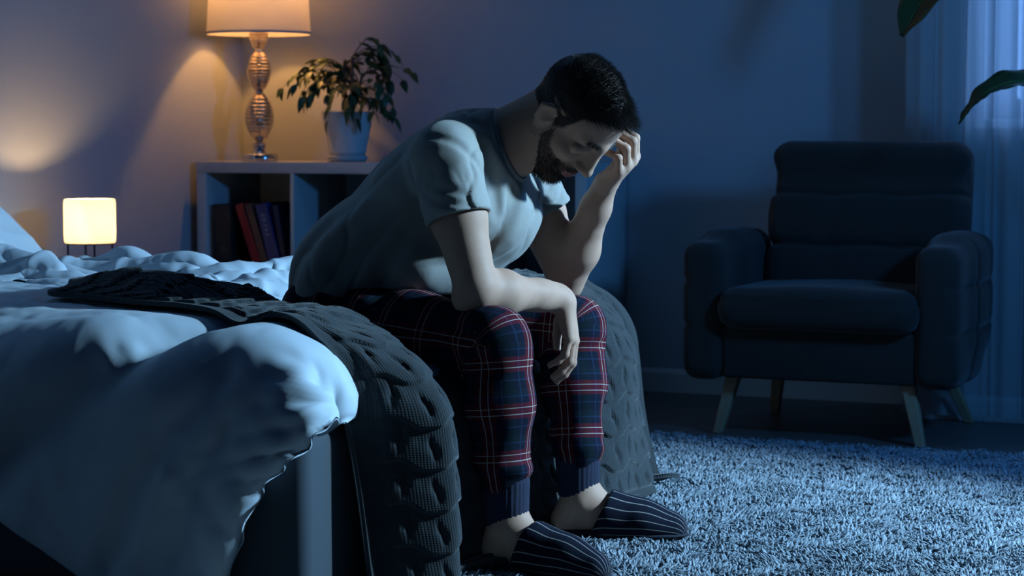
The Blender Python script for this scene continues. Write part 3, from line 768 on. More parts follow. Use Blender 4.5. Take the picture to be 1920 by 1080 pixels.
23,-1,-1,1,0,2,-1,1,-1,4,-1,1,0,0,0,0,0,0,-1,1,-1,1,0,-1,0,1,0,-4,1,1,-1,3,0,0,0,0,0,0,1,-1,0,-1,0,1,0,0,-2,0,1,-5,5,-11,11,2,2,-3,-3,0,-1,1,4,-1,-4,-1,-1,3,6,-13,11,0,-1,1,-13,14,-3,-4,-1,4,-12,14,-9,9,-9,8,-16,15,-1,-10,8,-12,10,-3,6,-4,0,0,
24,-3,0,0,0,2,1,0,0,2,1,0,0,-1,1,0,0,0,0,0,0,0,0,0,0,0,-4,3,0,0,1,-1,2,-1,0,0,0,1,-1,0,0,1,-1,0,0,-1,1,1,-8,2,-3,9,-5,1,0,0,4,0,-3,0,2,0,-1,-2,-1,-5,6,1,-9,12,-1,-7,7,-13,19,-6,-1,3,-4,-12,15,-12,7,1,3,-18,8,8,2,-8,7,-4,-1,-2,0,0,
25,-4,0,0,1,1,0,0,1,1,2,0,0,1,-1,0,0,-1,1,0,0,-1,0,1,0,-4,2,2,-2,2,0,1,-1,0,1,-2,1,0,0,0,-1,0,1,0,0,1,-1,-5,3,2,0,-1,1,-2,-2,1,0,-2,3,1,3,0,1,-3,-2,-2,-2,3,-6,-7,14,1,-4,5,-10,19,-17,8,3,-7,-2,0,4,3,-2,-2,-8,4,2,7,-17,13,-3,-4,0,0,
24,-2,-1,1,-1,0,2,1,0,0,3,-1,0,0,1,0,0,1,-1,0,-1,-1,1,-1,0,0,2,-1,1,1,0,-1,-1,2,-3,2,0,-2,2,0,0,0,-1,1,0,-1,-5,3,6,-2,-3,0,3,-1,-2,-1,-2,4,-7,3,2,10,-2,-1,-7,1,-6,2,4,-5,-10,18,0,-10,9,-13,19,-22,19,-1,-7,5,-3,-1,7,1,-15,3,0,7,4,-23,13,-3,0,0,
23,1,-4,0,1,1,2,-1,1,0,3,0,0,1,-1,1,0,-1,0,0,0,1,-1,0,-1,2,-1,0,0,0,-1,-1,2,-2,2,0,0,1,-2,2,-1,-1,0,0,0,-3,2,-1,-2,2,3,0,-2,1,2,-6,3,0,2,-4,0,-3,7,-11,14,-7,2,-1,1,1,-2,-3,5,-1,-16,20,-6,5,-21,28,-10,2,-8,8,-6,6,0,-12,0,6,5,-2,-21,14,0,0,
24,-1,-2,0,0,0,2,0,0,1,2,1,0,-1,2,-1,-1,1,0,0,0,0,0,0,1,-1,0,0,1,-2,0,2,-2,2,-1,0,0,0,1,-1,0,-2,1,1,-2,-6,5,3,0,0,0,0,-2,1,-3,5,-4,6,-8,1,-1,4,-19,13,1,6,-3,1,4,-1,-4,-8,10,-2,4,-19,18,-3,4,-23,24,-6,2,-18,22,-5,3,-8,0,-3,7,3,-5,-4,0,0,
24,0,-3,0,0,0,1,2,-1,0,0,4,1,1,-2,-1,1,0,-1,0,1,0,1,0,-4,2,1,1,-1,0,1,-1,0,-1,1,0,0,0,-1,-2,-2,4,1,-4,-6,10,0,0,1,-1,0,0,0,-2,1,-3,4,-9,8,-1,0,-10,13,-7,-11,9,8,-4,-5,0,7,5,-16,13,-1,1,-10,7,3,-2,-17,13,5,-4,-11,16,-7,10,-16,2,-6,17,0,-11,0,0,
23,0,1,-4,1,0,0,2,1,0,0,4,0,0,-1,0,0,0,1,-1,-1,0,0,-2,4,-1,0,0,-1,1,-1,1,0,0,0,0,-1,1,-4,-1,2,2,-1,-6,8,0,-2,1,-2,2,0,0,1,-2,0,2,-8,7,0,-5,5,0,-3,1,1,-7,2,8,-1,0,-2,-5,11,-10,3,2,-4,6,-7,9,-12,4,-10,15,-5,-14,14,2,7,-21,0,2,16,-12,0,0,
24,0,-1,-3,0,1,0,2,0,0,1,5,-1,-1,1,0,-1,-1,1,0,0,1,-3,2,0,1,-1,-1,1,-1,1,0,1,-2,1,0,1,-6,1,2,2,-1,-5,7,-1,-2,1,1,0,-1,0,-1,1,2,-3,-3,4,-7,5,3,-6,6,2,-3,-1,0,-13,7,9,2,0,-4,-7,8,-2,4,-3,-1,7,-15,8,-19,18,4,-3,2,-2,-10,12,2,-2,-23,8,4,0,0,
23,1,0,-4,1,0,0,2,0,1,0,3,2,-2,0,0,1,-1,1,-1,0,0,1,0,-1,0,0,0,-1,1,1,-1,-2,2,0,-1,-3,1,3,0,-2,-2,4,0,0,0,0,0,-1,1,-3,2,0,-3,1,3,-1,1,-5,5,-2,-6,7,9,-3,-10,0,-9,5,4,2,4,-2,-1,1,-4,5,4,2,0,0,2,-13,-7,16,3,-11,12,-15,9,-9,5,-26,17,0,0,
24,-1,0,1,-4,1,0,0,2,0,4,-4,3,1,1,1,-1,1,-2,1,0,-1,1,-1,1,-1,1,-1,1,0,-1,-2,2,1,-3,1,-1,3,-1,0,1,-1,0,1,-1,0,1,-1,0,-1,2,-2,1,-1,2,0,-7,6,1,-2,-2,4,-8,4,11,-6,0,-4,-15,9,7,-3,2,0,1,0,1,3,-3,9,1,-3,3,-1,-12,-4,15,-24,17,-5,5,-6,5,-11,0,0,
23,0,1,-1,-3,0,1,0,2,2,-1,0,3,0,1,1,-1,0,-1,0,0,0,0,1,-1,1,-1,1,-1,0,-1,2,-1,0,1,-2,1,0,1,0,-1,0,1,-1,0,1,-1,0,0,0,0,1,-3,2,-5,-2,10,-3,2,-6,3,1,0,-6,5,11,-4,-13,4,-15,5,14,-4,1,0,-9,12,-12,14,-5,11,-1,-5,3,-6,9,-10,5,-21,10,6,-15,-1,6,0,0,
23,0,0,1,-4,0,1,0,1,2,0,-1,5,1,0,-2,1,-1,1,0,0,0,0,-1,1,0,-1,0,0,0,1,-1,0,0,-1,0,2,0,-1,0,0,0,0,0,0,0,0,0,0,0,-1,1,-2,0,0,2,-3,1,-1,-1,0,3,1,1,-18,0,17,3,-11,-4,0,2,9,-8,6,3,-16,18,-21,23,-16,17,-1,-10,8,-14,4,-1,8,-6,-17,21,3,-11,0,0,
23,1,-1,0,-1,-1,-1,1,4,-1,-1,1,2,3,-2,0,0,1,-1,0,1,-1,0,1,-1,0,1,-1,1,-1,0,1,0,-2,2,0,-1,1,0,-1,1,0,0,-1,0,1,-1,0,0,-3,-1,-2,4,0,1,0,0,-2,-4,4,1,0,-7,-5,11,1,-10,6,9,-2,-19,-8,15,10,-5,5,0,-15,17,-24,24,-16,15,-1,-13,14,-10,9,-2,-14,6,9,-13,5,0,0,
23,0,1,-1,0,-3,0,1,0,3,-1,1,1,3,0,0,-1,0,1,-1,1,0,0,-1,1,-1,0,1,-1,1,-1,0,0,1,-1,0,0,0,1,0,-1,1,-1,0,1,-1,1,-1,0,0,-1,-2,-1,2,3,-2,-2,-1,-1,1,-6,-8,15,0,0,2,1,-3,-1,6,4,-11,-20,10,14,-3,0,4,-10,11,-24,19,-4,-9,17,-19,21,-3,-20,21,2,-17,16,-12,0,0,
23,0,-1,1,0,-5,1,0,3,0,0,1,-1,5,0,0,1,0,-1,1,-1,1,-1,0,0,1,-1,0,1,-1,1,-1,1,-1,0,1,0,-1,0,0,1,-1,0,1,-1,0,0,1,-2,-1,2,0,-2,2,-2,1,-1,-5,5,-4,6,2,-8,2,-1,2,1,-1,2,3,0,1,-5,-15,0,19,-3,-7,8,1,3,-15,-13,27,-19,20,-29,20,1,-16,20,-6,1,-5,0,0,
22,0,1,0,0,-3,-2,1,-1,2,2,1,0,2,3,-1,0,0,1,0,-1,0,1,0,0,-1,1,-1,0,1,-1,1,-1,0,1,-1,0,1,-1,0,0,0,1,-1,0,1,-1,-1,0,2,-1,0,-1,-4,4,-1,2,0,-3,2,-2,3,0,0,-8,-6,-4,14,3,-1,-2,3,4,-4,-17,5,13,0,-12,5,-2,3,9,-13,11,-13,15,-20,16,-5,-17,20,-7,10,-9,0,
22,0,0,0,0,0,-5,1,1,-1,6,-2,0,0,4,1,0,0,1,-1,1,0,-1,1,-1,1,-1,1,-1,0,1,-1,0,1,-1,0,1,-1,1,0,-1,1,-1,0,0,0,1,-1,1,-1,0,-1,0,-1,-3,4,0,1,0,0,1,-1,0,1,1,1,-1,-3,-1,-3,0,3,-2,3,-2,-16,10,10,-2,-11,13,0,-2,-7,7,-4,5,-9,4,0,2,-1,-9,10,-6,0,
22,0,0,0,0,1,-5,0,0,1,2,2,-1,0,5,0,0,1,-1,1,-1,0,1,-1,1,-1,1,-1,1,-1,0,0,1,-1,1,0,-1,1,-1,0,1,-1,0,1,0,-1,0,1,-2,1,-1,1,-1,-2,0,2,-3,4,0,-2,-1,2,0,1,1,2,1,-6,-8,9,-4,-5,7,-1,3,-1,-17,13,5,-1,-9,4,-10,19,-24,22,-13,11,-16,18,-6,-21,23,-20,16,0,
22,0,0,1,0,0,1,-5,-1,1,-1,3,1,0,2,4,0,0,-1,0,1,0,-1,1,-1,1,-1,1,-1,1,-1,1,-1,0,0,0,1,-1,0,1,-1,0,1,-1,0,1,-1,-1,1,0,0,-1,-1,1,-1,-2,4,-2,0,1,-1,0,2,-2,2,1,1,-1,0,-10,8,-1,-1,-6,6,0,1,-17,17,1,-1,-9,11,-21,13,-14,22,-1,-5,-17,1,21,-26,29,-10,0,
22,0,0,0,0,0,-1,-4,0,1,2,2,-1,1,0,5,2,-2,1,0,-1,0,1,-1,1,-1,1,-1,1,-1,1,-1,1,0,-1,1,-1,0,1,-1,0,0,0,0,0,0,0,0,0,0,0,-2,1,0,1,-4,4,0,-1,-1,1,1,0,0,-2,1,1,0,1,-2,-1,1,-4,4,-5,5,0,-1,-14,17,-3,0,-9,9,3,-7,-17,4,22,-6,1,-9,15,-22,11,0,
21,1,0,-1,2,0,2,-6,-2,1,1,2,1,-1,2,6,-2,1,0,-1,1,0,-1,1,-1,1,-1,1,-1,1,-1,1,-1,0,1,-1,0,1,-1,0,1,0,-1,1,0,-1,0,0,1,-1,-2,1,0,1,-1,0,-4,4,0,2,0,-1,1,-1,-1,0,-2,1,1,0,-3,4,-1,0,-1,-6,7,1,-1,-13,15,-6,8,-4,0,2,2,-1,-5,8,0,0,-9,3,-5,0,
22,0,0,1,-1,1,-1,1,-5,1,-1,0,3,1,0,2,3,1,-1,1,-1,0,1,-1,1,-1,1,-1,1,-1,1,-1,0,1,-1,0,1,-1,0,1,-1,0,1,-1,0,0,0,1,-2,0,0,1,0,-1,0,-1,0,-2,4,-2,1,1,1,2,0,-3,-3,0,0,2,0,-3,0,4,-1,-1,-7,7,1,-2,0,4,-1,1,1,1,-1,-3,2,-1,1,-3,4,-6,-1,0,
22,-1,1,0,0,1,1,-1,-7,1,1,0,3,1,0,-1,6,-1,1,0,1,-1,0,1,0,0,-1,1,-1,1,-1,1,0,-1,1,0,-1,1,0,-1,0,1,-1,0,1,-1,1,-1,1,-2,1,0,0,-1,-1,2,-2,0,-1,2,-1,0,-1,0,0,2,0,-1,1,1,1,1,-1,-2,0,0,-1,-7,7,1,-9,8,-6,7,-2,5,1,-1,-4,3,-3,1,-3,4,-5,0,
23,-1,0,0,1,0,-1,-1,0,-3,0,0,3,0,2,-1,6,0,0,0,-1,2,-1,-1,0,1,0,-1,1,-1,1,-1,0,1,-1,0,1,-1,0,0,1,-1,1,-1,0,1,-1,0,-1,1,0,-1,0,0,1,-2,1,-1,-1,0,2,-2,1,1,-2,-1,3,1,0,-1,0,2,0,0,-1,-1,1,-2,-7,8,-1,-8,8,-5,4,-2,4,-3,2,-1,-1,-1,3,-4,2,0,
24,-3,0,0,1,1,-1,1,1,-7,0,1,0,4,-1,2,0,4,0,0,2,-2,1,0,0,-1,1,0,-1,1,-1,0,1,-1,1,0,-1,0,1,0,-1,1,-1,1,-1,0,0,0,1,-1,0,1,-2,0,0,0,0,0,-1,-1,1,0,0,-1,1,0,1,1,-1,0,-1,-1,2,-1,1,0,-1,2,-2,-6,7,-1,-8,9,-7,5,-1,4,-2,-3,1,3,-4,2,0,0,
23,0,-1,0,1,-1,0,0,1,-5,0,0,0,4,-1,0,2,4,0,1,-1,0,0,1,-1,1,-1,1,0,-1,1,0,-1,1,-1,0,1,0,-1,0,1,-1,0,0,0,0,1,0,-1,1,-1,-1,1,0,-1,0,0,-1,1,0,-3,1,0,1,2,-1,1,-3,1,1,1,-2,0,0,1,1,-1,-1,1,-3,-3,6,-1,-10,10,-8,7,1,-5,4,2,-3,4,0,-2,0,
23,0,-2,2,0,-1,0,1,0,-2,-4,0,1,3,0,0,0,7,1,-1,-1,1,-1,0,1,-1,1,-1,1,0,-1,0,1,-1,0,1,-1,0,1,0,-1,0,1,0,0,0,-1,0,0,0,0,0,-1,0,0,0,0,0,-2,1,0,0,0,1,0,1,-3,3,-1,-1,-1,1,0,1,0,-1,1,-1,-1,1,-3,2,0,2,-1,2,-10,10,2,-3,-2,2,0,2,-2,0,
23,1,-2,0,-1,0,0,3,-2,0,-6,2,-1,0,5,-1,0,3,3,0,1,-1,1,0,-1,1,-1,1,-1,0,1,0,-1,1,0,-1,1,0,-1,0,1,0,-1,0,0,0,0,0,0,0,0,0,0,-1,0,1,-1,0,0,-1,0,1,0,0,0,0,1,-4,1,1,1,1,0,-1,0,0,-1,-2,2,-1,0,-3,4,0,-6,7,-2,-4,0,6,1,1,-1,0,0,0,
23,0,2,-2,-1,-1,3,-3,1,0,-6,-1,3,-1,3,1,0,0,6,0,0,1,0,-1,1,-1,1,-1,1,0,-1,1,0,-1,1,0,-1,0,1,0,-1,0,0,1,0,0,0,0,0,-1,1,-2,0,1,0,-1,0,-1,1,-1,0,-1,1,1,1,-1,-2,3,0,0,0,0,-1,1,-1,-1,-1,1,-1,1,2,-1,-2,1,-2,-5,4,-7,9,-2,4,1,0,1,-1,0,
22,2,-1,-1,-1,0,0,1,1,-1,0,-6,0,0,3,2,-1,2,5,0,0,0,0,1,-1,1,-1,1,-1,1,0,-1,0,1,-1,0,1,0,-1,0,1,0,0,-1,0,0,0,0,0,1,-1,1,-1,-1,0,0,0,0,-1,1,0,-1,0,1,-1,-1,3,0,-1,0,0,0,0,0,0,0,1,-1,-1,1,-1,1,-1,-1,3,0,1,0,-6,4,0,1,1,1,0,0,
23,-1,2,-2,-1,1,0,0,-1,1,-1,-6,1,0,0,3,4,-3,3,4,0,0,0,0,1,-1,1,0,0,-1,0,1,0,-1,1,0,-1,0,1,0,-1,0,0,0,1,0,0,0,0,-1,0,-1,1,0,-1,0,0,0,0,-1,0,2,-1,0,0,1,-1,0,1,0,-1,0,0,0,-1,-1,1,0,2,-2,1,-1,-1,1,1,0,0,-3,4,-1,1,0,2,0,0,0,
22,2,0,0,-3,0,1,0,-1,0,1,-3,-2,0,0,3,0,1,0,6,1,0,0,0,-1,0,0,0,0,1,0,0,-1,0,0,0,1,0,-1,0,1,0,0,0,-1,0,0,0,0,0,0,-1,1,-1,0,0,0,0,0,0,-1,-1,1,0,2,-1,1,0,0,-1,1,0,-3,0,-1,3,-1,2,-2,1,-1,-1,1,-1,-1,0,-2,4,1,1,0,1,1,2,-1,0,
25,-2,1,-2,-1,1,2,-2,0,0,0,-1,-6,1,0,2,2,0,1,6,0,0,0,0,1,0,1,-1,-1,0,0,-1,2,1,-1,0,-1,0,1,0,-1,0,1,-1,1,-1,0,1,-1,1,-2,2,-2,1,0,-1,-1,1,-1,0,0,1,0,1,0,0,0,0,-1,0,0,-3,2,-1,3,-1,0,0,0,-1,0,0,-3,2,0,1,1,0,0,1,1,0,0,1,2,0,
24,0,-2,0,2,-1,-5,3,0,0,1,1,-7,1,0,0,3,1,-1,2,5,0,1,0,0,0,-1,1,2,-1,0,-1,-1,0,0,0,0,0,-1,0,1,1,-2,1,-1,1,0,-1,1,-1,1,-1,0,0,0,0,0,-1,0,1,1,-2,0,-1,1,1,0,0,-1,0,-1,1,1,1,-1,0,0,0,0,0,0,-5,4,0,2,-2,-2,4,0,-1,1,1,4,1,-1,0,
23,0,0,1,1,-3,2,-1,0,0,-1,2,-4,-1,0,2,1,1,0,1,4,-1,0,0,0,1,-1,-2,0,-1,1,0,1,-1,0,0,0,1,0,-1,0,-1,2,0,-1,0,-1,0,0,0,0,1,0,0,0,0,0,1,0,0,-1,1,-1,1,-1,2,0,-2,1,0,-1,2,0,-1,0,0,0,0,-1,1,-5,4,1,1,-4,0,3,-1,1,1,1,1,0,3,1,0,
24,-1,0,2,-1,0,-1,0,0,1,1,-1,0,-3,-1,1,3,-2,2,0,2,2,-1,0,0,-1,0,1,-2,1,-1,0,0,0,0,0,0,-1,1,3,-3,1,-1,-1,2,-1,1,0,-1,0,1,0,0,0,0,0,0,-1,1,-1,1,0,0,-1,2,-2,0,1,0,0,2,-2,1,-1,1,0,0,-1,1,-4,1,1,0,-2,1,1,-1,2,-1,1,2,1,3,-1,2,0,
23,1,-1,0,3,-3,0,0,0,0,2,-2,2,-6,4,-2,0,3,-2,2,3,-2,2,-3,2,-2,1,0,0,-1,1,0,-1,0,1,0,0,0,-1,-2,3,-1,2,1,-3,1,0,-1,1,0,0,-1,1,-1,1,1,-1,1,-1,1,0,-1,1,1,-1,0,-1,1,1,0,-1,1,-1,1,-1,0,0,1,-4,0,3,-1,0,0,1,-8,7,-2,3,0,0,2,1,2,3,0,
23,0,2,0,-2,2,-3,0,2,0,-1,0,0,-3,0,2,-1,2,1,-1,4,0,0,0,-13,10,-4,2,-3,3,-3,2,-1,0,-1,1,0,0,0,1,-2,0,-1,-2,5,-1,0,0,1,0,-1,1,1,1,0,-1,3,-1,2,-1,0,1,0,0,0,0,1,-1,0,0,0,0,1,-1,0,0,0,-3,1,3,-2,0,0,0,-7,9,-5,0,0,3,2,1,3,1,3,0,
24,1,0,-1,-1,0,0,0,-1,3,-3,3,-2,-2,0,1,0,1,0,0,-8,13,-24,-2,14,3,5,-12,6,-3,3,-1,0,1,-1,-1,0,2,-2,-1,1,1,-2,4,-3,1,-1,2,-2,1,1,1,1,0,1,2,0,1,1,1,0,0,0,0,1,0,0,0,0,0,0,0,-1,1,0,-1,-2,0,2,-1,2,0,-1,-5,5,0,-5,4,-5,3,2,4,1,4,1,0,
25,0,-1,1,0,-1,-1,0,2,-4,4,-2,1,-4,2,-2,1,4,-3,3,-8,2,-6,6,-1,-15,14,-5,0,1,0,-1,2,-2,2,-1,1,-3,2,0,0,0,0,-3,0,2,3,-3,1,1,2,1,1,0,1,1,2,1,1,1,1,0,1,0,0,0,-1,1,-1,1,0,0,0,-1,0,0,-1,2,-1,0,0,0,-4,0,3,-2,3,-6,6,-7,5,2,-1,6,4,0,
24,-3,3,-1,0,1,-1,1,-2,1,0,0,0,1,-3,-1,1,2,1,-2,-1,-9,5,-19,4,4,6,6,-13,4,-6,2,0,0,1,0,0,2,-3,0,0,1,0,0,3,-4,-2,3,1,0,0,3,0,5,1,3,0,3,1,1,1,2,-1,0,0,1,0,0,0,-1,0,0,0,1,-1,-1,2,-1,1,0,-1,-1,-1,2,-3,2,-4,4,-5,5,-5,4,3,2,8,0,
8,16,-2,0,1,0,0,0,0,1,-1,0,0,2,-5,2,-1,1,2,-2,0,-8,2,-8,-8,6,2,6,2,-13,9,-4,-3,2,-2,2,-5,0,3,0,0,-3,2,1,-2,3,-1,-1,1,0,8,-4,3,1,2,1,3,2,1,2,2,0,1,-1,1,0,0,-1,1,0,0,0,0,-1,0,1,-1,1,-1,0,0,-3,3,-3,4,-5,3,-10,9,-3,2,-3,6,3,7,0,
19,-3,7,-1,1,0,1,-2,0,2,-3,2,0,2,-6,2,0,1,4,-10,7,-4,-3,-2,-9,4,1,3,-4,4,-9,0,2,-4,-1,-1,4,-2,0,0,0,1,-1,0,-1,0,1,1,1,3,-6,7,1,3,2,3,2,1,2,2,1,1,0,1,0,-1,0,1,0,-1,0,0,0,0,0,0,1,-1,0,0,-1,2,-2,2,-10,9,-5,2,-11,10,-2,3,-5,4,15,0,
4206,16,21,17,22,21,21,22,22,23,21,23,24,23,21,24,25,24,21,22,22,25,25,21,23,24,23,22,20,24,23,26,22,21,22,24,25,21,22,26,23,25,22,21,22,24,20,19,21,21,22,17,4,16,13,9,18,17,13,11,5,22,18,21,21,16,19,21,23,23,16,19,20,18,9,17,20,6,-9,-11,-16,-18,-18,-1,18,24,8,27,-6,-14,-20,-8,12,-10,22,22,
-8,4,-2,0,0,1,0,0,0,-2,1,-1,2,0,1,-2,1,0,1,0,1,0,-2,1,-1,1,-3,1,2,0,2,-2,-2,2,1,1,-1,-1,2,-4,2,1,-1,1,-1,-2,2,3,-2,0,-4,0,5,-6,-1,9,-8,2,-15,1,13,6,-3,2,-10,10,-6,-3,0,0,8,2,-16,7,7,5,-15,-1,-6,2,3,11,-4,6,0,-3,1,-6,3,-4,3,9,9,-1,0,0,
-5,-1,-3,5,0,-2,0,0,2,0,-1,0,-1,1,0,2,-1,-1,0,-1,2,-1,1,-1,-1,-2,4,0,1,0,-1,-1,2,-2,3,-2,1,1,-4,3,-1,-1,1,1,0,0,-1,0,3,-4,0,-7,4,-4,2,-8,15,-20,8,7,-4,4,16,-14,11,-11,11,1,-18,-1,-14,-1,20,-4,-2,-2,15,-20,1,2,-1,13,2,-4,5,-8,3,6,-14,8,3,12,-1,1,1,0,
-5,-3,4,-1,-2,2,0,0,-2,1,1,1,0,-1,0,-1,1,1,-1,2,-2,2,-2,1,1,0,0,-1,0,-1,1,1,0,0,-2,1,-1,0,3,-2,1,0,0,-1,0,0,0,0,0,1,-3,-4,1,3,-7,9,-9,24,-13,-2,-3,-7,0,20,-10,9,-21,8,15,-26,15,-9,0,3,8,-13,-1,0,2,-5,3,14,-5,6,-2,-5,2,-2,1,0,10,9,-11,6,0,0,
-4,1,-3,-1,2,0,-1,-1,1,0,0,1,0,0,-1,1,0,-2,2,-1,2,-3,1,1,0,1,-1,1,-1,0,2,0,-2,1,0,0,-1,1,-1,2,-3,2,0,-1,1,-2,3,1,-4,1,-5,12,-14,8,-3,1,6,-15,26,-15,7,-18,-1,2,15,-5,1,-10,5,1,-8,3,0,-2,1,18,-29,2,4,-5,18,-1,1,-1,3,-1,-3,-2,5,-3,18,-9,-1,6,-1,0,
-3,-3,2,-1,0,-1,2,0,-2,3,-1,1,-2,0,0,0,-2,2,0,0,0,-1,2,-2,1,-1,3,0,-1,0,-1,-1,0,0,2,-1,1,0,0,0,4,-4,-2,2,-3,1,0,0,4,-5,8,-3,0,-5,12,-11,-4,2,-7,16,-8,9,-10,-6,-3,6,18,-15,0,10,-11,10,-11,2,1,-18,5,1,-1,1,7,6,0,7,-6,2,-2,0,1,4,-5,9,-4,5,0,1,
-4,0,-1,-1,1,1,-1,-2,2,-2,1,-1,1,0,1,0,0,0,0,0,0,2,-3,1,0,2,-1,-2,1,0,-1,-1,3,0,0,2,-2,0,1,-1,-2,-1,2,-1,2,2,-4,1,1,6,0,-4,1,6,-14,6,-7,5,1,-10,5,3,-5,-1,0,-5,0,18,-17,-8,22,-12,13,-12,0,-3,-7,2,-2,12,10,-6,3,5,-5,1,-2,0,3,-1,11,-12,3,5,1,-1,
-6,4,-3,2,-3,0,1,1,0,-1,0,-2,1,2,-1,0,1,-2,2,-1,0,0,2,-1,-1,0,-1,2,0,1,-2,2,-1,1,-1,0,0,0,-1,0,1,0,-1,0,1,0,0,1,3,-4,1,-5,9,-4,1,-3,0,-4,-4,8,-7,-1,5,0,0,-2,-10,0,-10,27,-12,12,-11,13,-25,5,1,-2,5,13,-4,1,2,-1,2,5,-8,4,0,2,-1,1,-2,6,0,0,
-2,-4,0,1,0,0,-1,2,-1,0,0,0,1,-2,2,0,-4,4,-2,1,-2,2,-1,1,0,1,1,-2,-1,0,2,-2,2,-1,-1,0,2,0,-2,-1,-1,1,2,1,1,-1,1,0,-8,8,-2,4,5,-11,9,-2,-9,3,6,-6,4,1,0,-10,-6,5,5,-18,30,-20,9,-13,8,-7,15,-20,7,-3,7,8,-3,-1,5,-1,0,-2,2,-3,3,2,4,-8,10,-2,0,0,
-3,0,1,-4,1,-1,1,-1,0,0,1,0,0,0,-1,-1,2,-2,2,1,-1,-3,3,0,1,-3,-1,3,0,1,-4,4,0,0,1,-2,0,-2,0,1,1,2,0,-1,0,-3,0,-5,3,0,2,2,-8,10,-5,2,12,-11,-3,8,-6,-5,3,15,-21,-13,-1,15,-3,18,-23,10,-2,-10,2,15,-13,6,6,5,-7,3,0,3,-5,7,-6,3,1,3,4,-7,8,-4,0,0,
-2,-2,-1,1,-1,0,-1,2,-2,1,0,-1,-3,3,1,1,0,-1,1,-2,0,2,-3,3,-1,-2,3,-1,1,-3,2,0,0,0,-3,3,-2,1,2,-1,0,1,-1,-1,-2,1,-5,1,4,-1,-2,4,3,-2,4,-6,-4,11,-1,-12,-2,5,1,-10,31,-16,-15,7,1,-5,18,-13,-7,14,-26,12,14,-8,8,2,-7,4,4,2,-7,5,-3,-8,13,-1,-4,3,0,1,-1,1,
-3,-1,1,-2,-1,1,1,-2,0,1,-2,1,1,0,1,-2,1,2,-4,2,0,1,1,-2,0,3,-6,3,0,0,1,0,0,0,1,-3,-1,3,-1,1,0,0,0,0,2,3,-5,0,-1,0,-1,1,4,-2,-8,6,-1,-5,-10,1,11,-1,-13,4,4,26,-17,-5,-10,1,1,5,12,-20,26,-35,17,5,6,-1,0,-3,3,-1,2,-3,0,3,1,-2,4,-1,-1,0,1,-1,
-3,-1,-1,1,0,-2,1,-1,3,-3,3,-1,0,-1,-1,1,-1,0,2,0,0,-2,0,0,1,-1,2,-3,2,1,-1,-1,2,0,-2,-3,3,1,1,-1,1,1,1,1,-2,1,8,-2,-7,-7,5,-1,-1,-3,10,-4,-4,-4,11,-12,3,-2,13,-14,-6,14,24,-25,-2,-2,2,7,-14,20,-28,28,-30,23,0,-1,-3,3,-1,4,-6,4,1,-7,7,-2,-6,8,-4,2,0,0,
-3,0,0,-2,0,0,-1,2,-2,1,-2,2,-1,-1,1,0,0,2,-1,0,0,-1,1,1,-2,-1,0,3,0,0,0,-1,-1,1,-2,3,0,1,0,1,-3,-1,1,1,1,-1,-3,2,-5,4,0,-1,1,3,-4,1,3,-1,-8,16,-14,3,-3,13,-15,-6,-4,32,-25,5,-6,1,7,-17,33,-27,11,10,-6,-2,1,2,-2,-3,6,-5,12,-15,8,2,-4,4,-10,6,0,0,
-2,-1,-2,2,-2,0,-1,1,0,0,1,-1,-2,2,1,-1,0,-3,2,1,0,-1,-2,1,2,0,0,0,1,-1,-1,1,-1,-1,3,-1,-1,1,1,-2,0,3,3,-4,1,-9,6,-1,9,-8,2,3,-5,5,-7,4,-11,5,8,-7,11,-11,-1,2,9,-21,3,5,26,-24,8,-18,-5,9,2,21,-12,0,4,-5,2,-3,3,2,-4,-1,8,-7,0,4,-1,5,-9,2,0,0,
-3,2,-2,-2,0,0,0,-1,1,-1,-1,2,1,-1,-1,1,0,-1,-1,0,2,0,-1,0,3,-1,0,-1,0,1,0,-1,-2,2,1,0,2,-3,2,-2,0,-2,-1,5,-7,5,-1,1,-9,7,1,-2,8,-10,8,-10,9,0,0,0,-9,9,-5,-10,6,-10,7,-12,6,32,-16,21,-4,-24,-10,15,2,3,-10,6,0,-7,14,-14,20,-20,14,-2,-11,19,-20,12,-1,-4,0,0,
-2,-2,0,0,0,-1,0,0,0,-1,2,-1,0,-1,-1,2,0,-1,0,3,-1,-3,2,-1,0,2,-1,-1,0,2,0,-2,3,0,-1,0,0,1,-1,3,-1,-4,1,-1,0,4,-5,0,4,2,-3,0,-6,5,0,4,-8,1,-4,3,7,-9,5,7,-21,27,-1,-14,7,-20,15,1,-18,31,-15,-3,6,-6,5,-8,16,-14,12,-12,5,-3,-4,17,-15,11,-4,-3,9,-9,0,0,
-2,1,-1,-1,-1,-1,0,-1,1,1,-2,0,1,-1,2,-1,2,-1,0,-3,0,3,-1,0,1,0,0,0,1,-1,0,-1,-1,2,-1,2,-1,0,0,-1,-1,0,1,-3,7,0,-4,-1,4,-4,6,-2,2,-4,0,-10,13,-17,-4,1,3,14,3,-12,21,-23,12,10,-27,7,1,-5,5,-5,27,-27,11,1,-10,10,0,-7,7,-1,-5,3,-5,12,-4,-8,10,0,-1,-3,-1,1,
-1,-2,0,-2,0,0,-1,2,-1,0,0,0,1,-1,-2,3,-2,2,-3,2,0,1,0,-2,-1,2,1,0,-3,2,1,0,1,-4,4,0,-2,1,1,2,-4,0,0,6,-6,1,-1,2,0,2,-4,0,-2,4,-5,13,-19,8,6,-18,1,4,-2,15,-5,2,-14,9,13,-14,-2,-11,13,7,-5,18,-17,-11,11,-3,5,3,-16,18,-18,18,-16,-7,25,-18,17,-18,13,-6,1,0,
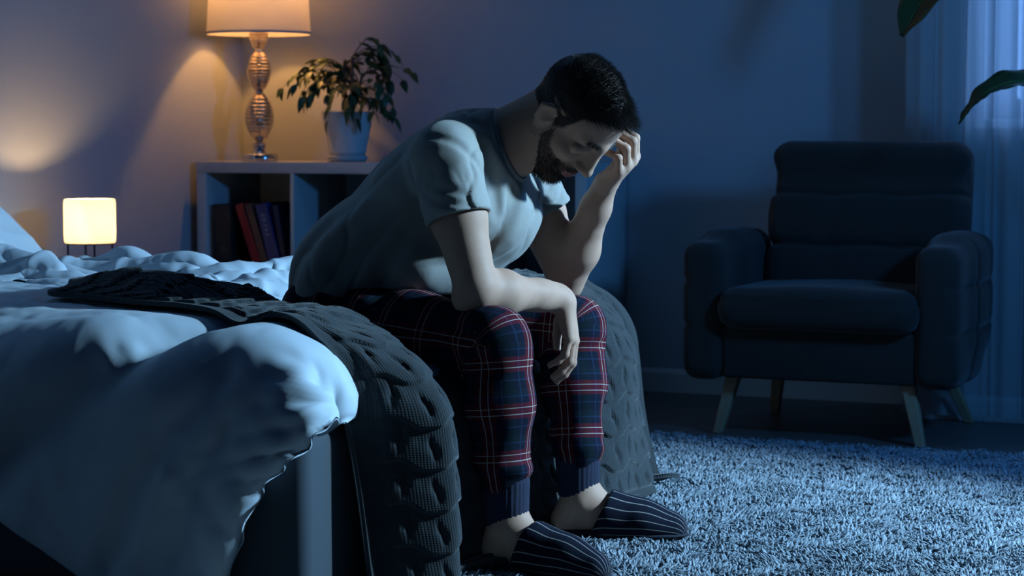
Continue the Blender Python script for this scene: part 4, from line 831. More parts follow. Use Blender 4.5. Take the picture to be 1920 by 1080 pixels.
1,-4,0,0,-1,0,0,-2,0,1,0,-1,0,2,0,-3,1,1,1,-3,2,1,0,1,-3,0,2,-3,3,-1,0,2,-2,1,0,1,0,-2,-2,-3,6,-1,-1,0,8,-6,5,0,-3,0,-7,4,-1,-4,5,2,15,-19,-3,17,-20,-2,4,-2,1,16,-14,-11,9,15,-10,8,-7,3,-13,-4,31,-19,12,-13,-6,15,-13,11,-8,2,-3,9,-14,10,2,-9,3,1,0,0,
-2,1,-2,0,0,-2,0,-1,1,-1,0,1,3,-3,0,-1,3,-2,0,1,-4,6,-1,-2,2,0,-1,2,-5,2,1,-1,-1,2,2,-2,0,-2,-3,4,0,0,0,3,1,-2,7,-2,1,-3,0,-5,1,5,-4,-3,0,6,-9,2,15,-27,8,4,-3,2,20,-6,-22,4,9,5,-13,-2,13,-10,2,7,-6,-2,1,7,-7,-7,14,-16,12,-6,6,5,-19,22,-25,13,0,-1,
0,-2,1,-2,-1,0,-3,2,-1,2,-1,0,-2,2,0,0,-2,3,1,-3,3,-4,2,1,-2,1,0,0,2,-3,1,2,1,-2,-2,1,-2,0,2,0,1,0,-1,1,-1,8,-4,2,0,0,-1,1,0,-2,-1,-13,3,18,6,-16,2,14,-24,6,9,-27,6,10,0,0,4,-10,5,1,2,-3,-11,21,-7,8,5,-29,30,-22,15,-5,4,-8,8,-19,22,-10,-4,2,-1,1,
-1,0,-2,1,-2,-1,3,-2,0,-2,-1,-2,2,5,-2,-1,1,-1,0,1,0,0,-1,1,0,-1,2,0,-1,-1,1,0,0,0,0,-4,3,1,0,0,0,1,-1,0,2,-4,3,0,0,0,1,0,2,-11,-1,4,-6,-7,3,14,0,6,13,-27,-11,9,-10,2,20,-12,6,-16,16,-6,3,14,-14,-2,9,8,-6,8,-27,24,-19,24,-20,12,-16,21,-27,17,3,-8,1,-1,
-1,1,-2,-1,-1,0,-1,0,-1,0,3,1,-2,-3,2,-1,-1,2,1,0,-1,-1,2,0,0,0,-1,1,0,1,-3,1,1,0,-6,4,1,0,1,0,0,2,-5,-1,0,4,0,-1,2,-3,-1,-1,-4,16,-13,4,-1,-4,0,4,0,-1,-8,1,4,25,-30,-3,-1,2,-2,12,15,-16,-11,21,10,-22,2,-3,4,18,-6,-23,19,-16,20,-21,18,-17,25,-35,22,-6,-1,1,
0,-1,0,-2,0,-2,-1,0,1,2,-2,-2,0,2,1,1,-2,0,1,0,-1,0,-1,3,-2,-1,0,0,3,-3,1,1,0,-4,4,-2,2,1,-1,0,1,0,-2,-9,5,4,1,0,-4,3,-3,-2,2,-3,12,-11,0,9,-6,1,-3,-9,-1,12,1,3,14,-32,3,8,-14,21,-10,26,-1,-37,7,28,-11,-5,-1,-4,31,-19,-23,15,0,10,-24,21,-19,28,-21,2,1,0,
1,-1,-2,-1,0,2,-1,-3,1,-1,1,3,-3,-1,-1,1,0,-1,0,2,0,-1,0,0,2,0,-2,1,-1,1,0,-1,-2,1,0,2,0,1,0,-1,-1,1,2,5,-9,1,0,0,-1,-1,-1,0,0,4,-3,11,-10,3,5,-7,2,11,-17,3,1,-10,16,-9,-15,-5,7,-1,11,-4,10,23,-24,-6,8,4,-8,7,-8,31,-28,-17,5,16,-1,-18,20,-16,12,-4,0,0,
-1,-1,1,-1,-1,-1,-3,3,-2,1,0,-2,1,-3,3,0,0,-3,4,-1,0,-1,2,0,-1,-2,1,-2,2,1,-1,-3,2,4,-1,-1,0,1,1,-1,0,-2,2,-2,1,-3,2,-2,4,-3,0,0,-1,-6,5,-4,11,-6,4,9,-17,-16,16,6,-9,2,9,8,-13,5,-14,-5,4,4,6,10,2,-9,2,0,7,-12,11,-3,27,-26,-19,-1,26,-12,-16,20,-5,0,0,0,
0,-1,-2,0,-1,-5,3,-3,1,-1,-1,3,-3,1,-2,2,0,1,-5,3,2,1,-3,-2,3,1,-2,2,0,0,-2,3,0,0,0,-1,2,-3,2,-2,-1,2,1,-1,-2,-1,0,4,-1,1,1,-5,-1,2,-2,5,-10,6,-1,1,21,-20,0,-9,8,-5,-2,36,-18,-6,18,-23,-7,1,0,8,19,-18,1,7,-10,14,-20,21,-1,16,-25,-10,1,17,-14,-8,19,-8,0,0,
0,0,0,-3,-1,1,-3,-1,-1,-1,1,-1,1,-1,-1,1,0,0,1,-1,1,-2,0,1,-1,3,0,-2,0,0,2,-3,1,1,3,0,-4,3,-1,2,-1,-2,2,-3,0,2,1,-2,0,2,2,-4,1,-5,-2,3,7,-7,-8,-2,8,23,-21,6,-15,7,-5,3,33,-25,-3,21,-7,-17,-3,2,13,-3,-8,2,13,-13,22,-30,21,-14,33,-32,-2,13,4,-21,0,9,0,0,
0,0,-3,0,-2,0,-2,1,-3,0,0,-1,1,-1,1,0,1,0,-2,-1,1,1,0,-1,2,-2,1,0,-1,3,0,1,-2,1,-1,2,-1,-1,2,-1,0,-1,1,2,1,-3,-1,4,0,0,-3,10,-11,-2,9,-11,3,-8,2,-4,-1,-2,25,-24,17,-10,9,-17,16,7,-2,-13,3,10,-8,-4,8,5,-10,-1,-1,10,-6,27,-40,30,-30,41,-34,1,23,-4,-24,12,0,0,
0,-1,0,1,-3,-1,-1,-2,-1,-1,0,0,1,0,-1,-1,0,1,-1,0,0,2,0,0,0,-1,2,0,-1,-1,3,-2,2,-2,3,-2,-1,0,-1,1,1,0,-2,2,0,2,1,0,-1,-1,1,1,9,-12,-3,14,-20,13,-7,-1,-12,22,-25,13,-1,-7,3,21,-28,27,-19,13,-3,-7,4,-1,-6,26,-18,-4,4,-2,4,-4,26,-38,39,-35,35,-25,4,14,-7,-7,0,0,
0,-1,3,-6,1,-1,-1,-4,2,-2,0,0,0,0,0,-3,4,0,-1,-2,3,-1,1,0,-1,1,1,-1,0,0,0,2,-2,2,-1,2,-2,0,-3,3,0,-2,3,0,0,-3,4,-1,2,0,2,-1,-13,14,-4,-10,20,-14,10,0,-18,-7,35,-22,-10,17,-5,2,-1,-13,18,-1,-4,8,-2,-8,-9,8,22,-21,-1,4,-6,-1,17,9,-32,35,-33,23,-23,18,4,-7,0,0,
0,-2,1,2,-1,-4,-1,2,-7,3,-2,1,-2,2,-4,2,-1,-1,4,1,-2,0,1,0,-1,0,0,1,0,0,-1,2,-2,-1,3,-3,2,-2,4,-2,2,1,-2,2,-1,0,-4,3,2,0,-4,0,8,-2,-3,-4,2,16,-14,-4,19,-25,-3,36,-20,-9,3,-11,30,-14,-4,-13,7,-2,1,8,9,-14,5,16,-20,1,9,-14,0,32,-6,-31,25,-24,19,-9,10,-4,0,0,
0,0,0,0,0,-3,0,-4,4,-5,0,-2,2,-3,4,-1,-2,2,0,0,-1,1,1,-1,-2,4,-2,1,-1,1,1,-2,2,-1,-5,3,2,0,-1,1,0,0,-1,1,1,-1,0,2,-1,3,-3,-8,2,-1,3,9,4,-18,16,-10,-2,21,-14,-10,21,-12,-9,8,-15,27,-23,17,-10,-1,6,-2,-1,-8,8,0,16,-18,-1,19,-23,10,25,-16,-23,26,-27,3,17,-2,0,0,
-1,3,-2,-1,-5,7,-6,-1,-1,1,-2,0,-2,2,-1,0,-1,2,-1,1,-2,2,-1,1,1,-4,3,1,0,-2,0,2,0,-2,0,2,0,0,0,0,0,0,0,1,0,2,0,-5,8,-9,-1,4,5,-6,0,1,-3,12,-12,17,-13,-8,2,7,8,5,-13,-8,13,-18,28,-25,15,-7,-8,-4,-2,27,-18,8,-8,18,-13,-8,21,-26,18,24,-22,-19,35,-25,-7,15,1,0,
0,-1,1,-1,4,-5,-1,3,-7,0,-1,-1,3,-3,2,0,-2,0,3,-2,0,-1,0,1,1,1,-2,1,0,-1,0,0,0,-1,1,1,0,0,-1,2,0,0,0,-2,2,-2,1,2,-4,1,5,0,-5,2,3,-4,0,8,-7,-8,17,-6,11,-15,1,1,14,-15,-5,18,-7,-7,-4,11,-3,0,-8,-3,6,-2,12,-15,13,1,-18,26,-30,18,8,14,-31,31,-30,12,-1,1,
0,-1,1,-1,2,-5,3,-6,4,-5,1,1,-6,4,1,-2,2,-2,0,2,-2,1,-1,1,0,-1,3,-2,1,1,-2,1,-2,2,0,-1,1,0,0,-1,0,2,-1,2,-2,2,-3,2,-2,9,-4,0,-1,1,-4,3,-7,-2,24,-16,-14,17,-11,19,-17,17,-20,17,-12,0,8,-2,2,-11,-1,3,13,-17,14,-9,-1,15,-15,2,19,-29,29,-37,42,-29,19,0,15,-19,0,0,
-1,2,-2,1,-2,1,0,-1,-2,-1,-1,-4,4,-2,-1,3,-2,0,1,0,1,-2,2,0,-1,1,-2,2,-1,-3,3,-3,3,0,0,0,1,-1,-1,1,2,-1,1,-2,1,0,-1,-5,4,3,4,-3,-7,5,3,-7,1,1,0,22,-25,-7,11,-14,11,-1,28,-31,13,-9,3,24,-29,5,8,-2,-9,14,-13,14,-15,0,13,3,-20,31,-39,29,-31,26,4,-18,23,-8,0,0,
0,2,-6,6,-3,2,-3,-1,-3,3,-4,1,-1,-1,0,-1,1,1,-2,0,0,1,0,0,0,-1,1,-2,0,1,-3,7,-2,1,-1,0,0,1,1,-2,0,0,-1,1,0,0,0,-2,-1,-2,3,-3,11,-2,-3,-3,5,-9,-2,6,10,-12,0,6,-7,2,4,33,-39,7,-5,7,26,-28,2,1,0,-2,12,-17,16,-12,4,-7,23,-31,30,-35,8,7,1,-1,1,9,0,0,
-1,0,3,-3,0,2,-2,0,-1,-6,3,-1,-2,0,0,1,-2,-1,2,1,1,-3,2,-1,1,0,-3,3,0,0,1,-4,4,-2,1,2,-1,0,-1,3,-2,2,-1,-1,1,-1,1,2,-8,-6,1,9,-3,4,2,4,-7,1,-1,-5,18,-13,-7,4,-2,5,-5,6,33,-39,-1,0,5,32,-28,3,4,0,-11,14,-11,12,-13,11,-8,29,-32,17,-6,-1,-16,18,-17,16,1,-1,
0,2,-2,1,-1,-1,-1,2,-3,2,-7,1,0,-1,0,-1,3,-4,0,3,0,2,-4,1,0,-2,2,-1,0,3,-1,1,0,0,2,-4,1,0,1,0,0,-2,2,0,0,1,0,-2,-1,3,-3,-4,1,0,3,3,0,2,-8,0,3,0,-3,1,4,-1,-4,-1,12,24,-31,10,-9,-2,26,-12,-9,-4,6,-8,5,2,11,-15,6,3,19,-10,-4,-17,21,-18,14,-2,0,1,
0,-2,2,0,0,-2,4,-4,1,-3,3,-8,-1,3,-2,1,-1,3,-4,3,-2,-3,4,0,1,0,-2,1,2,-1,0,0,-1,2,-4,4,-2,0,0,-1,2,1,-1,0,2,-1,-3,1,9,-4,-5,-2,0,-2,-1,5,0,-2,1,-6,4,6,2,-9,13,-10,7,0,-19,19,20,-24,7,3,-16,14,8,6,-20,8,1,-5,-7,15,-10,-2,23,4,-5,-11,-10,25,-20,5,0,0,
0,0,0,0,-1,3,-3,0,-2,0,-5,7,-2,-6,1,1,-2,1,2,-1,0,3,-3,0,0,0,0,0,0,0,1,-1,1,-1,2,-3,2,1,0,0,-1,0,-1,0,0,-3,3,-1,-1,1,2,-2,1,0,0,-4,0,3,-1,1,-9,24,-3,4,-15,3,-5,-15,16,-7,14,-8,8,-9,22,-16,3,2,22,-18,3,-5,7,-20,12,-7,1,28,-1,-4,-13,-7,25,-16,0,0,
0,0,0,0,0,-1,-1,-2,0,0,5,-9,3,2,-5,-1,3,-1,1,-3,2,0,0,1,-1,0,3,-2,-1,1,-1,2,-3,1,-1,1,1,-1,1,1,-1,-4,1,3,-2,-5,3,9,-4,-1,1,0,-2,0,-3,2,5,-4,0,-5,13,-4,10,1,-11,-8,4,12,-16,-1,-2,23,-18,13,-6,17,-14,-4,0,19,-14,7,-10,14,-20,8,-9,12,17,-2,-8,-7,1,3,0,0,
-1,2,-1,0,-2,-1,6,1,-2,-2,-6,0,-2,2,3,-3,-3,3,-7,5,2,0,1,-1,-3,1,1,0,1,-1,2,-2,0,0,0,0,0,1,-1,-2,-2,4,1,-5,-4,9,-1,-3,5,1,0,0,0,-2,2,-1,-10,4,3,-4,-1,9,-1,2,18,-8,-18,4,14,1,-8,-3,9,-7,-6,-1,17,-8,-1,-8,15,-9,12,-6,9,-17,5,-3,22,0,8,-22,-9,12,0,0,
0,-1,1,0,2,2,-8,1,1,0,0,3,-2,-7,2,0,0,0,6,-7,-1,-1,0,-1,4,-1,-2,5,-1,-1,-2,0,2,0,-1,1,-2,1,-3,-1,3,0,-2,-2,6,1,-2,-4,2,1,1,5,-4,2,-2,-2,8,-9,-4,12,-8,3,6,-14,8,-13,11,-1,5,3,5,-1,-8,3,8,-18,-4,9,2,8,-9,-3,-4,14,-13,13,-1,-10,7,29,-2,0,-20,5,0,1,
0,2,-3,1,-1,-1,5,-3,-4,-2,4,0,-4,4,-8,4,3,-3,-3,4,-2,2,-3,2,-1,3,-1,-4,1,0,1,0,0,-1,2,0,0,-4,0,1,0,1,0,5,-1,-4,1,3,-4,2,2,-3,3,-2,-3,-1,0,14,-13,-2,8,-8,-2,2,-1,6,11,-9,-7,4,-7,10,8,-9,-6,9,3,-2,-2,-10,9,16,-8,-17,25,-13,3,10,-19,9,0,26,-8,-11,1,-1,
0,-2,1,2,4,-5,-3,5,3,-5,-6,-3,6,-4,5,-6,2,1,2,-5,2,-1,2,-2,1,-1,1,-1,-1,2,1,-1,-2,2,0,-2,-2,0,5,-1,-1,-1,2,0,-2,3,-1,-1,-1,2,-4,2,-1,0,2,0,1,-7,18,-12,-2,0,-11,6,-1,22,-6,9,-17,-13,15,-12,7,1,8,4,-2,-4,-4,6,-3,-7,11,11,-15,14,-2,-15,12,-11,23,-7,19,-19,-1,1,
0,1,-1,-1,-1,5,-1,-4,3,2,-1,0,-11,5,-1,3,-3,0,-1,0,-1,0,1,-1,0,1,-1,0,1,-1,-1,0,2,-1,-2,1,0,3,-1,1,-1,1,0,0,1,-1,2,0,-3,-3,1,1,2,-1,1,0,-5,0,-4,14,-2,-4,9,6,-15,0,0,-5,27,-12,-15,9,-3,-2,-2,9,-1,-8,3,3,1,3,-12,-2,12,-2,-1,15,-17,3,1,-11,-1,23,0,0,
0,-2,3,0,-1,-2,1,1,0,-2,2,-3,0,-4,1,1,0,-1,0,0,0,0,-1,1,0,0,0,-1,0,1,-1,0,0,1,1,-1,1,0,1,-1,0,0,1,-2,0,1,-1,0,0,-1,0,-1,-1,5,-4,-3,4,-6,1,-2,3,5,-4,7,3,-4,-1,5,-8,24,-15,-7,1,0,2,-1,-1,17,-12,0,-5,2,10,-6,-3,-3,5,0,24,-15,-10,23,2,-15,0,0,
-1,1,1,-3,-2,4,1,2,-10,6,-2,-1,7,-3,-3,-2,-1,0,0,-1,1,0,0,0,-1,1,-1,1,0,0,0,0,0,-1,1,0,0,1,-1,0,1,-1,0,1,0,0,0,-1,0,-1,1,0,1,-3,-2,3,-1,6,-4,3,-14,5,4,3,17,0,-11,-3,1,0,8,-10,-5,13,-11,3,6,-8,16,-11,8,-15,3,4,1,1,-3,2,-13,24,6,-4,-18,12,1,0,
0,1,-1,0,3,-4,2,-3,8,-3,-2,-4,0,-1,0,-3,1,-1,1,1,-2,0,0,0,1,-1,1,0,0,0,0,0,0,1,0,-1,1,0,0,0,0,1,-1,0,0,1,0,-2,0,0,0,0,-2,3,1,0,-2,-2,2,-7,2,-3,11,2,-12,6,13,-2,-6,0,21,3,-21,-11,12,-12,2,12,-6,10,-12,17,-18,9,-3,0,0,-11,13,-15,5,7,24,-16,0,0,
-1,0,0,1,2,-2,-6,7,-4,3,-3,6,-8,1,0,-1,-1,0,-1,0,1,-1,1,0,0,0,0,0,0,0,1,-1,0,0,0,1,0,0,0,0,-1,0,1,0,0,0,0,1,-1,0,-1,1,-2,-2,0,0,3,0,-3,2,6,0,-8,-2,2,-2,2,-5,15,-5,2,13,17,-17,-21,9,-4,-8,8,-1,12,-16,13,-5,2,2,-3,13,-16,11,-1,-18,9,11,0,-1,
-1,2,0,-3,2,2,1,-2,3,-6,4,-3,-1,-1,-4,0,-1,-1,1,0,0,0,0,0,0,0,0,0,0,0,0,1,0,0,0,0,0,0,0,0,1,0,0,0,0,0,0,-1,1,-1,1,-1,4,-6,4,-3,-3,2,3,-1,4,0,-1,-7,3,0,-4,12,-6,0,0,-1,7,23,-9,-18,3,1,-7,2,-1,15,3,-9,2,-1,3,-10,6,4,-9,15,-17,10,0,1,
2,-4,2,2,-6,5,2,-5,1,-2,-1,2,0,-2,-2,0,-2,0,-1,1,0,0,0,0,0,0,0,0,0,0,1,0,0,0,0,0,0,0,1,0,0,0,0,0,0,0,0,0,-1,1,-1,0,0,4,-6,4,2,-1,3,1,-6,-2,-1,-1,6,2,1,-11,2,2,3,0,-3,2,26,-13,-11,3,2,-4,0,0,-7,13,-3,0,1,4,3,-16,9,-4,18,-7,-2,0,
-1,0,3,-4,6,-6,2,0,-3,2,7,-6,-1,-4,1,-3,-1,0,-1,0,-1,2,-2,2,-1,1,0,0,0,1,-1,0,0,0,1,0,0,0,0,0,0,1,-1,0,0,0,1,0,0,0,0,-2,-1,0,3,-4,0,3,-5,1,1,3,-2,1,-1,-1,2,1,-5,5,-8,5,3,0,0,26,-17,-4,3,-4,-5,-3,9,-4,-1,5,-1,-1,-3,12,-8,5,-3,13,-8,0,
-1,1,-2,3,0,-2,2,1,-6,8,-5,-1,1,-2,-1,-2,-1,-1,-1,0,2,-2,1,-1,1,-1,1,0,1,-1,0,1,0,0,0,0,0,1,-1,0,0,0,1,0,0,0,0,0,-1,0,-1,1,0,-2,1,0,-1,-2,4,5,2,-8,0,-1,0,1,-1,7,3,-11,4,1,-7,2,1,1,27,-24,0,8,-1,-2,1,-1,4,-10,4,4,-1,-5,8,-2,-6,-7,15,0,
4,-5,3,-2,-4,4,-3,1,7,-5,-5,7,-5,2,-5,0,1,-3,0,-1,1,1,-1,-1,1,0,0,0,0,0,1,-1,0,1,-1,1,0,0,0,0,1,-1,0,1,0,0,0,0,0,0,0,-1,-2,1,1,-3,0,1,3,-5,5,4,-3,-1,-4,0,1,1,-1,9,-6,-3,6,0,-8,1,1,28,-24,1,6,-1,-7,-1,5,9,-10,1,1,4,1,0,5,-2,-5,1,
-2,3,-9,9,-4,3,-4,3,-3,5,3,-5,2,-3,-2,0,-7,2,1,0,-1,0,0,1,0,0,0,0,0,0,0,1,0,0,0,0,0,0,0,0,0,1,0,0,0,0,0,-1,1,-1,0,-1,1,0,-1,4,-5,-1,0,2,-3,-1,3,-2,5,-1,0,-2,-1,2,5,-3,0,0,7,-10,0,1,25,-20,2,-13,6,7,-6,0,10,1,4,-4,-1,3,-5,6,-6,0,
-1,1,4,-7,9,-6,5,-5,2,-3,1,-4,0,2,0,-2,1,-2,-2,-1,0,0,0,0,0,0,0,0,0,1,-1,0,1,-1,1,-1,1,0,0,1,0,-1,1,-1,1,0,0,1,-1,0,-1,0,-1,0,0,-1,5,-4,-2,-1,0,3,-1,2,-4,1,0,0,0,-2,0,3,2,0,1,10,-12,-1,1,21,-14,16,-17,-3,2,0,-1,1,3,2,-1,-6,3,-3,5,0,
-1,0,3,-1,-1,-1,0,-4,6,-1,-3,5,2,-8,3,-3,-2,1,-3,0,-1,1,0,0,-1,1,0,0,0,0,1,-1,0,1,0,0,0,0,1,0,-1,1,0,0,0,0,0,0,0,0,-1,1,0,-1,-1,0,-1,2,-3,0,1,-2,1,1,0,0,-2,0,0,2,2,0,0,-1,1,0,10,-10,-1,-1,4,0,0,-1,1,1,1,-5,2,3,-4,5,-1,2,0,0,
-1,5,-6,2,0,2,-9,4,5,-3,1,2,-4,6,-5,-6,5,-6,1,-2,0,0,2,-2,1,0,0,1,-1,0,0,1,0,0,0,0,0,0,0,0,1,0,-1,1,0,0,0,1,-1,-1,1,-1,0,0,-1,-1,0,1,-1,-1,-1,0,0,0,1,1,0,1,1,-1,-1,1,0,0,0,0,2,10,-11,1,9,-11,19,-7,-2,-5,1,-1,-2,0,3,-2,2,1,-1,-1,
0,-5,3,4,-5,-1,9,1,-6,1,-6,5,1,-2,-1,3,-5,-2,-2,1,-1,0,0,0,0,0,0,0,1,0,0,0,-1,1,0,1,0,0,-1,1,-1,0,1,0,0,1,0,-2,1,0,0,0,-1,-1,0,0,-1,0,1,-2,0,0,0,0,-1,0,2,0,1,0,0,0,0,1,-1,0,-1,2,11,-11,0,13,-14,11,-3,2,-7,5,-3,0,-1,1,1,-3,1,1,
-1,3,-2,0,0,1,-7,8,-3,1,5,-6,0,1,-3,3,-6,2,-1,-3,1,-1,0,1,-1,0,0,0,0,0,0,0,1,-1,1,0,0,0,1,-1,1,0,0,0,0,0,0,1,0,0,-1,-1,-1,0,0,-1,0,-1,2,1,-3,0,0,-1,3,-1,0,1,0,0,0,0,-1,0,1,0,1,-1,1,10,-7,-1,12,-14,8,-4,6,-7,3,-4,1,2,-1,2,-4,0,
0,-3,3,3,-4,-2,9,-5,-1,3,-7,4,0,0,1,-3,0,-6,2,0,-1,-2,0,1,0,-1,1,0,0,1,0,0,0,0,0,0,0,0,0,0,1,0,0,0,0,0,0,1,-1,0,0,0,0,-1,-1,0,0,-1,-2,-1,4,-3,0,2,0,0,1,-1,0,1,0,-1,0,0,1,0,0,0,-1,1,7,-2,-2,15,-17,9,-13,8,-5,5,3,-3,3,-1,-4,0,
1,-1,4,-9,8,-1,-2,-4,6,-5,6,-5,0,2,2,-6,-1,6,-7,0,-2,0,0,0,-1,1,1,-1,1,-1,0,1,0,0,0,0,0,1,0,0,-1,1,0,0,0,1,0,-1,1,0,-1,0,-1,0,-1,0,-1,1,-1,1,-4,4,-1,-1,0,1,-2,2,1,-1,0,0,1,0,-1,1,0,0,1,-1,0,2,0,-3,7,-4,16,-13,2,-2,-1,6,-5,3,-7,0,
-3,1,-1,2,-2,4,-5,7,-6,3,1,-5,7,-3,0,2,-3,-4,1,-2,-2,0,-1,0,1,1,-2,1,0,0,1,-1,1,0,0,0,0,0,0,1,0,0,0,0,1,-1,0,1,-1,0,0,-1,1,-2,1,-1,-1,-1,2,-1,1,-2,0,2,-1,-1,1,-1,0,1,0,0,0,1,0,-1,0,0,-1,1,1,0,4,0,9,-10,-2,11,-4,2,-3,-2,1,0,-6,1,
-4,4,0,0,1,-5,10,-7,1,0,0,7,-8,-3,3,1,2,-5,-1,-4,0,0,-1,1,0,-1,0,1,0,0,0,0,0,1,-1,1,0,0,0,0,0,0,0,1,-1,1,0,0,1,-1,0,0,-1,0,-1,-1,0,0,-2,0,2,0,1,-1,1,-1,-1,1,0,0,0,1,1,-1,1,0,-1,0,1,-1,0,3,-1,0,0,13,-12,-7,7,-1,3,2,-2,1,-6,0,
1,-4,2,3,-6,1,-1,3,6,-3,1,-5,1,5,-13,10,-5,3,-4,-1,0,-3,0,0,1,-1,0,1,-1,1,0,1,-1,0,1,0,0,0,1,-1,1,0,0,0,0,0,0,1,-1,0,0,-1,0,0,-1,-1,1,-2,1,1,-2,1,0,-2,1,-1,2,0,0,0,1,0,0,1,0,-1,1,-1,1,1,0,0,0,-1,2,-2,1,0,2,2,0,-2,1,-1,-5,0,
-9,12,-4,-3,1,6,-1,-3,-5,1,0,0,5,-6,13,-14,11,-6,-2,0,-3,-1,0,-1,0,0,2,-1,0,0,0,0,1,0,-1,0,1,0,0,1,-1,0,1,0,0,0,1,-1,0,0,0,-1,-1,0,0,1,-3,1,-1,0,0,-1,1,2,-2,1,0,0,0,1,-1,1,0,0,-1,0,0,2,0,1,0,0,0,2,-3,-1,4,9,-9,0,2,-3,2,-1,-5,0,
-13,8,3,-5,13,-1,-5,-1,2,-1,2,3,-11,10,-2,-5,-2,2,0,-1,-3,-1,0,-2,1,2,-3,0,2,0,0,0,0,0,1,0,0,0,0,0,1,0,-1,0,1,0,0,0,0,0,-1,1,-1,0,-1,-1,1,-1,-1,0,0,1,-1,1,-1,1,0,0,1,-1,1,-1,-2,1,-1,3,1,0,0,-1,1,1,-1,-2,1,3,7,-7,0,2,-1,-1,1,0,-5,0,
-12,6,-1,14,-10,2,7,-6,1,1,-4,5,-6,-1,3,7,-3,-3,-1,-5,0,0,-4,0,4,-3,1,0,2,-1,0,0,0,0,0,0,0,0,0,0,0,0,1,0,0,0,0,0,1,0,-1,-1,0,-1,-1,0,-1,0,0,0,0,-1,1,-1,2,1,-1,1,-1,0,0,-1,1,-1,3,-1,0,0,0,1,1,0,-2,2,0,-2,1,2,1,0,1,-2,3,-6,-2,0,
-12,0,16,-11,7,3,-10,11,-9,2,3,-5,4,8,-9,1,-4,5,-1,-3,0,-4,0,0,-4,3,2,0,-2,1,0,0,1,0,0,0,0,0,1,0,0,0,0,0,0,1,0,0,-1,0,0,0,-1,0,-1,-1,0,0,-1,-1,0,1,0,0,0,0,1,-1,0,0,-1,1,2,0,0,0,1,0,0,1,-1,-5,4,1,2,0,-4,5,-1,0,0,0,-4,2,-3,0,
-9,0,4,11,-1,-7,5,-7,6,0,1,-3,2,-3,-4,7,0,-1,-4,4,-2,-1,-1,-1,-1,0,1,0,-1,0,0,1,-1,0,0,1,0,0,-1,0,1,0,0,0,1,-1,0,1,-1,0,-1,0,0,-1,0,-1,-1,-1,1,0,-1,0,0,0,0,0,1,-1,0,1,1,0,0,0,0,1,-1,1,0,-1,-2,4,0,-1,-2,0,5,-5,3,0,0,-3,6,-6,-1,0,
-7,-1,0,8,0,4,-6,7,-1,-4,-2,-5,13,-3,-6,0,6,-15,14,-2,-4,6,-7,4,-2,0,-1,0,0,1,0,-1,0,1,0,-1,0,1,0,0,0,0,0,1,-1,0,1,-1,0,-1,1,-1,-1,-1,0,0,-1,0,-1,-1,1,-1,0,0,0,1,-1,2,1,-2,1,1,-1,1,0,-1,1,0,0,-2,1,1,-1,1,-1,2,-4,4,5,-6,-1,2,-6,2,0,0,
-8,1,-4,1,13,-7,9,-4,-2,1,-4,11,-3,-18,20,-9,-3,11,-17,18,-14,6,2,0,-3,0,0,0,0,-1,0,1,0,-1,0,1,0,0,0,0,-1,1,0,0,0,1,-1,0,1,-1,-1,0,0,-1,-1,0,-1,0,-1,0,-1,0,0,0,1,0,1,0,-1,1,0,0,1,-1,0,1,0,0,-2,1,1,-1,1,0,0,-2,0,-1,0,1,1,-2,4,-4,0,1,
-7,0,9,-2,-5,10,-8,0,2,1,4,-7,2,-1,0,7,-18,18,-9,-6,8,-2,2,0,3,-3,0,-1,-1,0,1,-1,0,1,0,-1,1,-1,1,0,1,-1,0,0,0,0,0,1,-1,0,0,-1,-1,0,0,-2,0,-1,0,0,0,-1,1,1,0,-1,0,0,1,1,-1,0,0,1,0,-1,0,-2,1,2,0,0,-1,1,-4,3,0,-1,-3,3,-1,3,-6,6,-2,0,
-7,1,1,2,-4,3,2,6,0,-4,-6,10,-8,6,-5,4,6,-19,27,-28,30,-20,1,1,2,-3,-1,-2,1,1,-1,0,1,-1,0,1,-1,1,-1,1,-1,1,0,0,0,0,1,-1,0,0,-1,0,-1,0,-1,0,0,-1,-1,0,0,0,0,0,0,1,0,0,-1,0,1,0,0,0,0,1,-2,1,2,-1,1,0,2,-4,5,-4,4,-2,2,-8,0,1,1,1,0,-1,
-6,1,-2,3,5,-5,7,-5,-5,-4,11,-5,-1,4,10,-20,27,-27,22,-9,10,5,-15,-1,0,5,-7,-2,0,-1,1,0,0,1,0,0,0,0,0,0,0,0,0,0,0,0,0,0,0,0,0,-1,0,-1,-1,0,-1,0,0,-1,0,0,0,0,0,0,0,0,1,0,0,0,0,0,0,-1,1,1,0,1,0,0,-2,1,0,3,-5,5,-1,10,-19,7,-9,8,1,0,
-5,-1,-2,2,-5,5,5,-4,-3,9,8,-7,-7,3,9,-16,9,8,-10,11,-3,13,-12,-5,1,0,-8,4,-3,0,0,1,-1,0,0,0,0,0,1,-1,1,0,0,0,1,0,-1,0,0,-1,0,0,-1,0,0,-1,0,-1,0,-1,0,1,-1,0,1,0,0,0,0,0,0,1,0,0,-1,1,1,0,0,0,0,-1,-2,3,2,-3,4,-6,2,-6,21,-23,11,-9,6,1,
21,-27,-3,-2,15,-2,-9,-2,9,9,-14,-11,11,17,-19,18,-27,40,-39,25,-3,10,-5,-10,0,2,-9,2,1,-1,-1,0,0,0,1,-1,1,0,-1,1,0,-1,1,0,0,-1,1,0,0,0,-1,0,0,-1,-1,0,-1,0,-1,1,-1,0,0,1,-1,0,0,1,0,0,0,0,0,0,2,0,0,0,0,0,0,0,4,-2,-3,5,-5,5,-11,5,-9,21,-19,6,4,-1,
